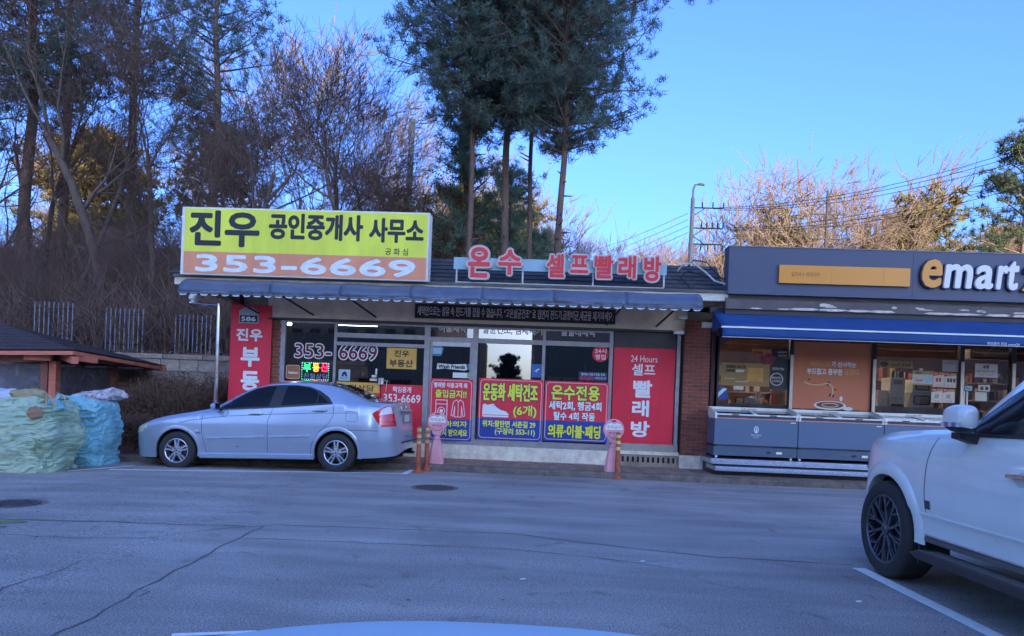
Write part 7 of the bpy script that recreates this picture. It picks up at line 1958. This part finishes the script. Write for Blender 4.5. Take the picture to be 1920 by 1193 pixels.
# leafless hedge shrubs beside the silver car
HT = M('hedge_twig', (.10, .062, .05), .9, var=.3); HL = M('hedge_leaf', (.11, .075, .05), .85, c2=(.045, .035, .026), scale=6)
def shrub(label, cx, cy, R_, H_, n, seed):
    r = random.Random(seed); z = hill(cx, cy); t = thing('leafless_shrub', label, 'shrub', (cx, cy, z), 'leafless hedge shrubs')
    st = MB(); lv = MB()
    for i in range(n):
        a = r.uniform(0, 6.28); d = Vector((cos(a)*r.uniform(.1, 1), sin(a)*r.uniform(.1, 1), r.uniform(.5, 1.2))); 
        p = Vector((cx+r.gauss(0, R_*.25), cy+r.gauss(0, R_*.2), z)); e = Vector((cx, cy, z))+Vector((d.x*R_, d.y*R_*.8, min(H_, d.z*H_*.85)))*r.uniform(.75, 1.05)
        m = p.lerp(e, .55)+Vector((r.gauss(0, .05), r.gauss(0, .05), .05)); st.tube([p, m, e], [.009, .007, .004], 3, cap=False)
        for k in range(4):
            b = m.lerp(e, r.random()); st.tube([b, b+Vector((r.gauss(0, .12), r.gauss(0, .12), r.uniform(-.02, .16)))], [.004, .002], 3, cap=False)
        for k in range(7):
            b = m.lerp(e, r.uniform(.2, 1.1))+Vector((r.gauss(0, .06), r.gauss(0, .06), r.gauss(0, .05))); s = r.uniform(.012, .028)
            u = Vector((r.gauss(0, 1), r.gauss(0, 1), r.gauss(0, 1))).normalized(); v = u.cross(Vector((r.gauss(0, 1), 1, r.gauss(0, 1)))).normalized(); lv.quad(b-u*s, b-v*s*.5, b+u*s, b+v*s*.5)
    st.build('stems', HT, t); lv.build('foliage', HL, t)
for i, (u, Y, R_, H_) in enumerate(((228, 14.3, .62, 1.12), (285, 14.6, .75, 1.35), (345, 14.4, .72, 1.28), (392, 15.0, .7, 1.3), (255, 13.7, .45, .7), (320, 15.6, .8, 1.5), (425, 15.6, .6, 1.5))):
    shrub(['leafless shrub close beside the blue bulk bag', 'largest rounded leafless shrub in front of the block wall', 'rounded leafless shrub above the front of the silver car', 'leafless shrub beside the chrome camera pole', 'low leafless shrub between the blue bag and the silver car', 'loose tall shrub behind the rounded ones against the block wall', 'tall twiggy shrub behind the chrome camera pole'][i], F(u, 780, Y).x, Y, R_, H_, 620, i+3)

# ================================================================ poles and wires
GREY = M('pole_concrete', (.26, .25, .24), .8, var=.15, scale=2)
p = F(766, 300, 30); zt = F(768, 224, 30).z
tag(MB().tube([(p.x, 30, 1), (p.x+.1, 30, zt)], [.16, .12], 12).build('concrete_pole', GREY, smooth=True), 'weathered grey concrete pole rising among the trees right of the yellow sign', 'pole')
YU = 32.0
base = F(1293, 480, YU); topz = F(1300, 372, YU).z; x = base.x
t = thing('utility_pole', 'grey utility pole with street lamp and three crossarms above the gap between the shops', 'utility pole', (x, YU, 0))
MB().tube([(x, YU, 0), (x+.05, YU, topz)], [.13, .085], 12).build('pole', GREY, t, smooth=True)
lz = F(1303, 345, YU).z
MB().tube([(x+.05, YU, topz-.1), (x+.05, YU, lz-.25), (x+.12, YU, lz-.05), (x+.32, YU, lz)], .045, 8).build('lamp_arm', GREY, t, smooth=True)
MB().hull([(x+.3, YU-.07, lz-.05), (x+.52, YU-.07, lz-.06), (x+.52, YU+.07, lz-.06), (x+.3, YU+.07, lz-.05)], [(x+.3, YU-.05, lz+.04), (x+.48, YU-.04, lz+.02), (x+.48, YU+.04, lz+.02), (x+.3, YU+.05, lz+.04)]).build('lamp_head', GREY, t)
INS = M('insulator_black', (.02, .02, .025), .4)
arms = []
for v, n in ((390, 3), (428, 5), (458, 4)):
    z = F(1298, v, YU).z; arms.append(z); am = MB().box(x-.05, x+1.35, YU-.05, YU+.0, z-.022, z+.022).build('crossarm', CRK, t)
    for k in range(n): MB().lathe([(0, 0), (.035, 0), (.02, .06), (.04, .1), (.02, .16), (.035, .2), (0, .24)], (x+.45+k*.9/max(1, n-1)-.0, YU-.03, z+.023 if v < 450 else z-.263), 8).build('insulator', INS, am)
    MB().beam((x, YU-.03, z-.4 if v < 450 else z+.4), (x+.55, YU-.03, z-.03 if v < 450 else z+.03), .03).build('brace', CRK, t)
Y2 = 42
b2 = F(1548, 470, Y2); z2 = F(1552, 358, Y2).z
t = thing('utility_pole', 'thin far utility pole with small crossarms among the pale trees', 'utility pole', (b2.x, Y2, 0))
MB().tube([(b2.x, Y2, 0), (b2.x, Y2, z2)], [.12, .07], 10).build('pole', CRK, t, smooth=True)
for v in (402, 424, 448):
    z = F(1548, v, Y2).z; am = MB().box(b2.x-.9, b2.x+.9, Y2-.05, Y2+.05, z-.03, z+.03).build('crossarm', CRK, t)
    for k in range(4): MB().lathe([(0, 0), (.05, 0), (.03, .1), (0, .2)], (b2.x-.75+k*.5, Y2, z+.031), 6).build('insulator', INS, am)
def wire(a, b, sag, label, r_=.010):
    P = [a.lerp(b, i/24)-Vector((0, 0, sag*4*(i/24)*(1-i/24))) for i in range(25)]
    tag(MB().tube(P, r_, 4, cap=False).build('power_line', BLACK), label, 'wire', 'power lines')
rl = ['topmost power line climbing to the right', 'second power line from the top on the right', 'third power line from the top on the right', 'fourth power line from the top on the right', 'fifth power line from the top on the right', 'lowest of the six thick power lines on the right']
for i, (v1, v2) in enumerate(((390, 273), (392, 283), (394, 296), (428, 318), (430, 333), (432, 345))):
    wire(F(1330+i*8, v1, YU), F(1960, v2-8, 24), .5, rl[i])
for i in range(3): wire(F(1600, 402+i*3, Y2), F(1960, 372+i*5, 40), .4, ['upper', 'middle', 'lower'][i]+' of three thin low power lines right of the far pole', .009)
for i in range(4): wire(F(1290, 400+i*12, YU), F(1060, 480+i*12, 60), .3, ['topmost', 'second', 'third', 'lowest'][i]+' faint power line sloping down left of the utility pole', .010)

# ================================================================ across the road (behind the camera: seen in the glass, plus added blocks that shade the shops)
S = SUN_DIR; Pp = Vector((-S.y, S.x, 0))      # along the slab
def slab(name, label, c, ax, half, dep, H_, mat, ax2):
    t = thing(name, label, 'building', (c.x, c.y, 0))
    q = [c-ax*half-ax2*dep/2, c+ax*half-ax2*dep/2, c+ax*half+ax2*dep/2, c-ax*half+ax2*dep/2]
    MB().hull([(p.x, p.y, -.5) for p in q], [(p.x, p.y, H_) for p in q]).build('walls', mat, t)
    wn = MB(); n = int(half*2/3.2)
    f0 = c-ax2*(dep/2+.03)
    for fl in range(int(H_/2.8)-1):
        for k in range(n):
            a = f0+ax*(-half+1.0+k*3.2); b = a+ax*1.8; z = 1.2+fl*2.8
            wn.quad((a.x, a.y, z), (b.x, b.y, z), (b.x, b.y, z+1.4), (a.x, a.y, z+1.4))
    wn.build('window_band', M('dark_windows', (.05, .06, .07), .2), t, kind='stuff')
ADDB = M('added_block_render', (.34, .33, .32), .8, var=.1, scale=.3)
pa, pb = -17.0, 21.0
slab('added_block', 'added unseen block behind the camera that shades the shops', S*62+Pp*(pa+pb)/2, Pp, (pb-pa)/2, 12, 50, ADDB, S)  # unseen block added and sized to keep direct sun off the shops
slab('added_block', 'second added unseen block behind the camera to the left, darkening the glass reflection', S*78+Pp*(-52), Pp, 16, 12, 40, ADDB, S)  # unseen block added to darken the left part of the glass reflection
# low building line and evergreen mirrored in the shop glass
for nm_, cx_, hw_ in (('low flat roofed building across the road behind the camera, left one', -46, 39.6), ('low flat roofed building across the road behind the camera, right one', 38.4, 40)):
    slab('low_building', nm_, Vector((cx_, -40, 0)), Vector((1, 0, 0)), hw_, 8, 6.5, CONC, Vector((0, -1, 0)))
slab('low_wall', 'low wall between the two flat roofed buildings behind the camera', Vector((-4, -44, 0)), Vector((1, 0, 0)), 2.3, .4, 2.6, CONC, Vector((0, -1, 0)))
mir = pine_set(81, 6.2, .8, 6.0, 2.1, .15, nb=60, needles=16, w=.045, L=.3, prof=lambda t: 1.1-.7*t, dens=1.0, stubs=False)
tree('conifer', 'rounded evergreen across the road, mirrored in the middle pane', -3.5, -30, 0, .72, 0, mir, None, PN)
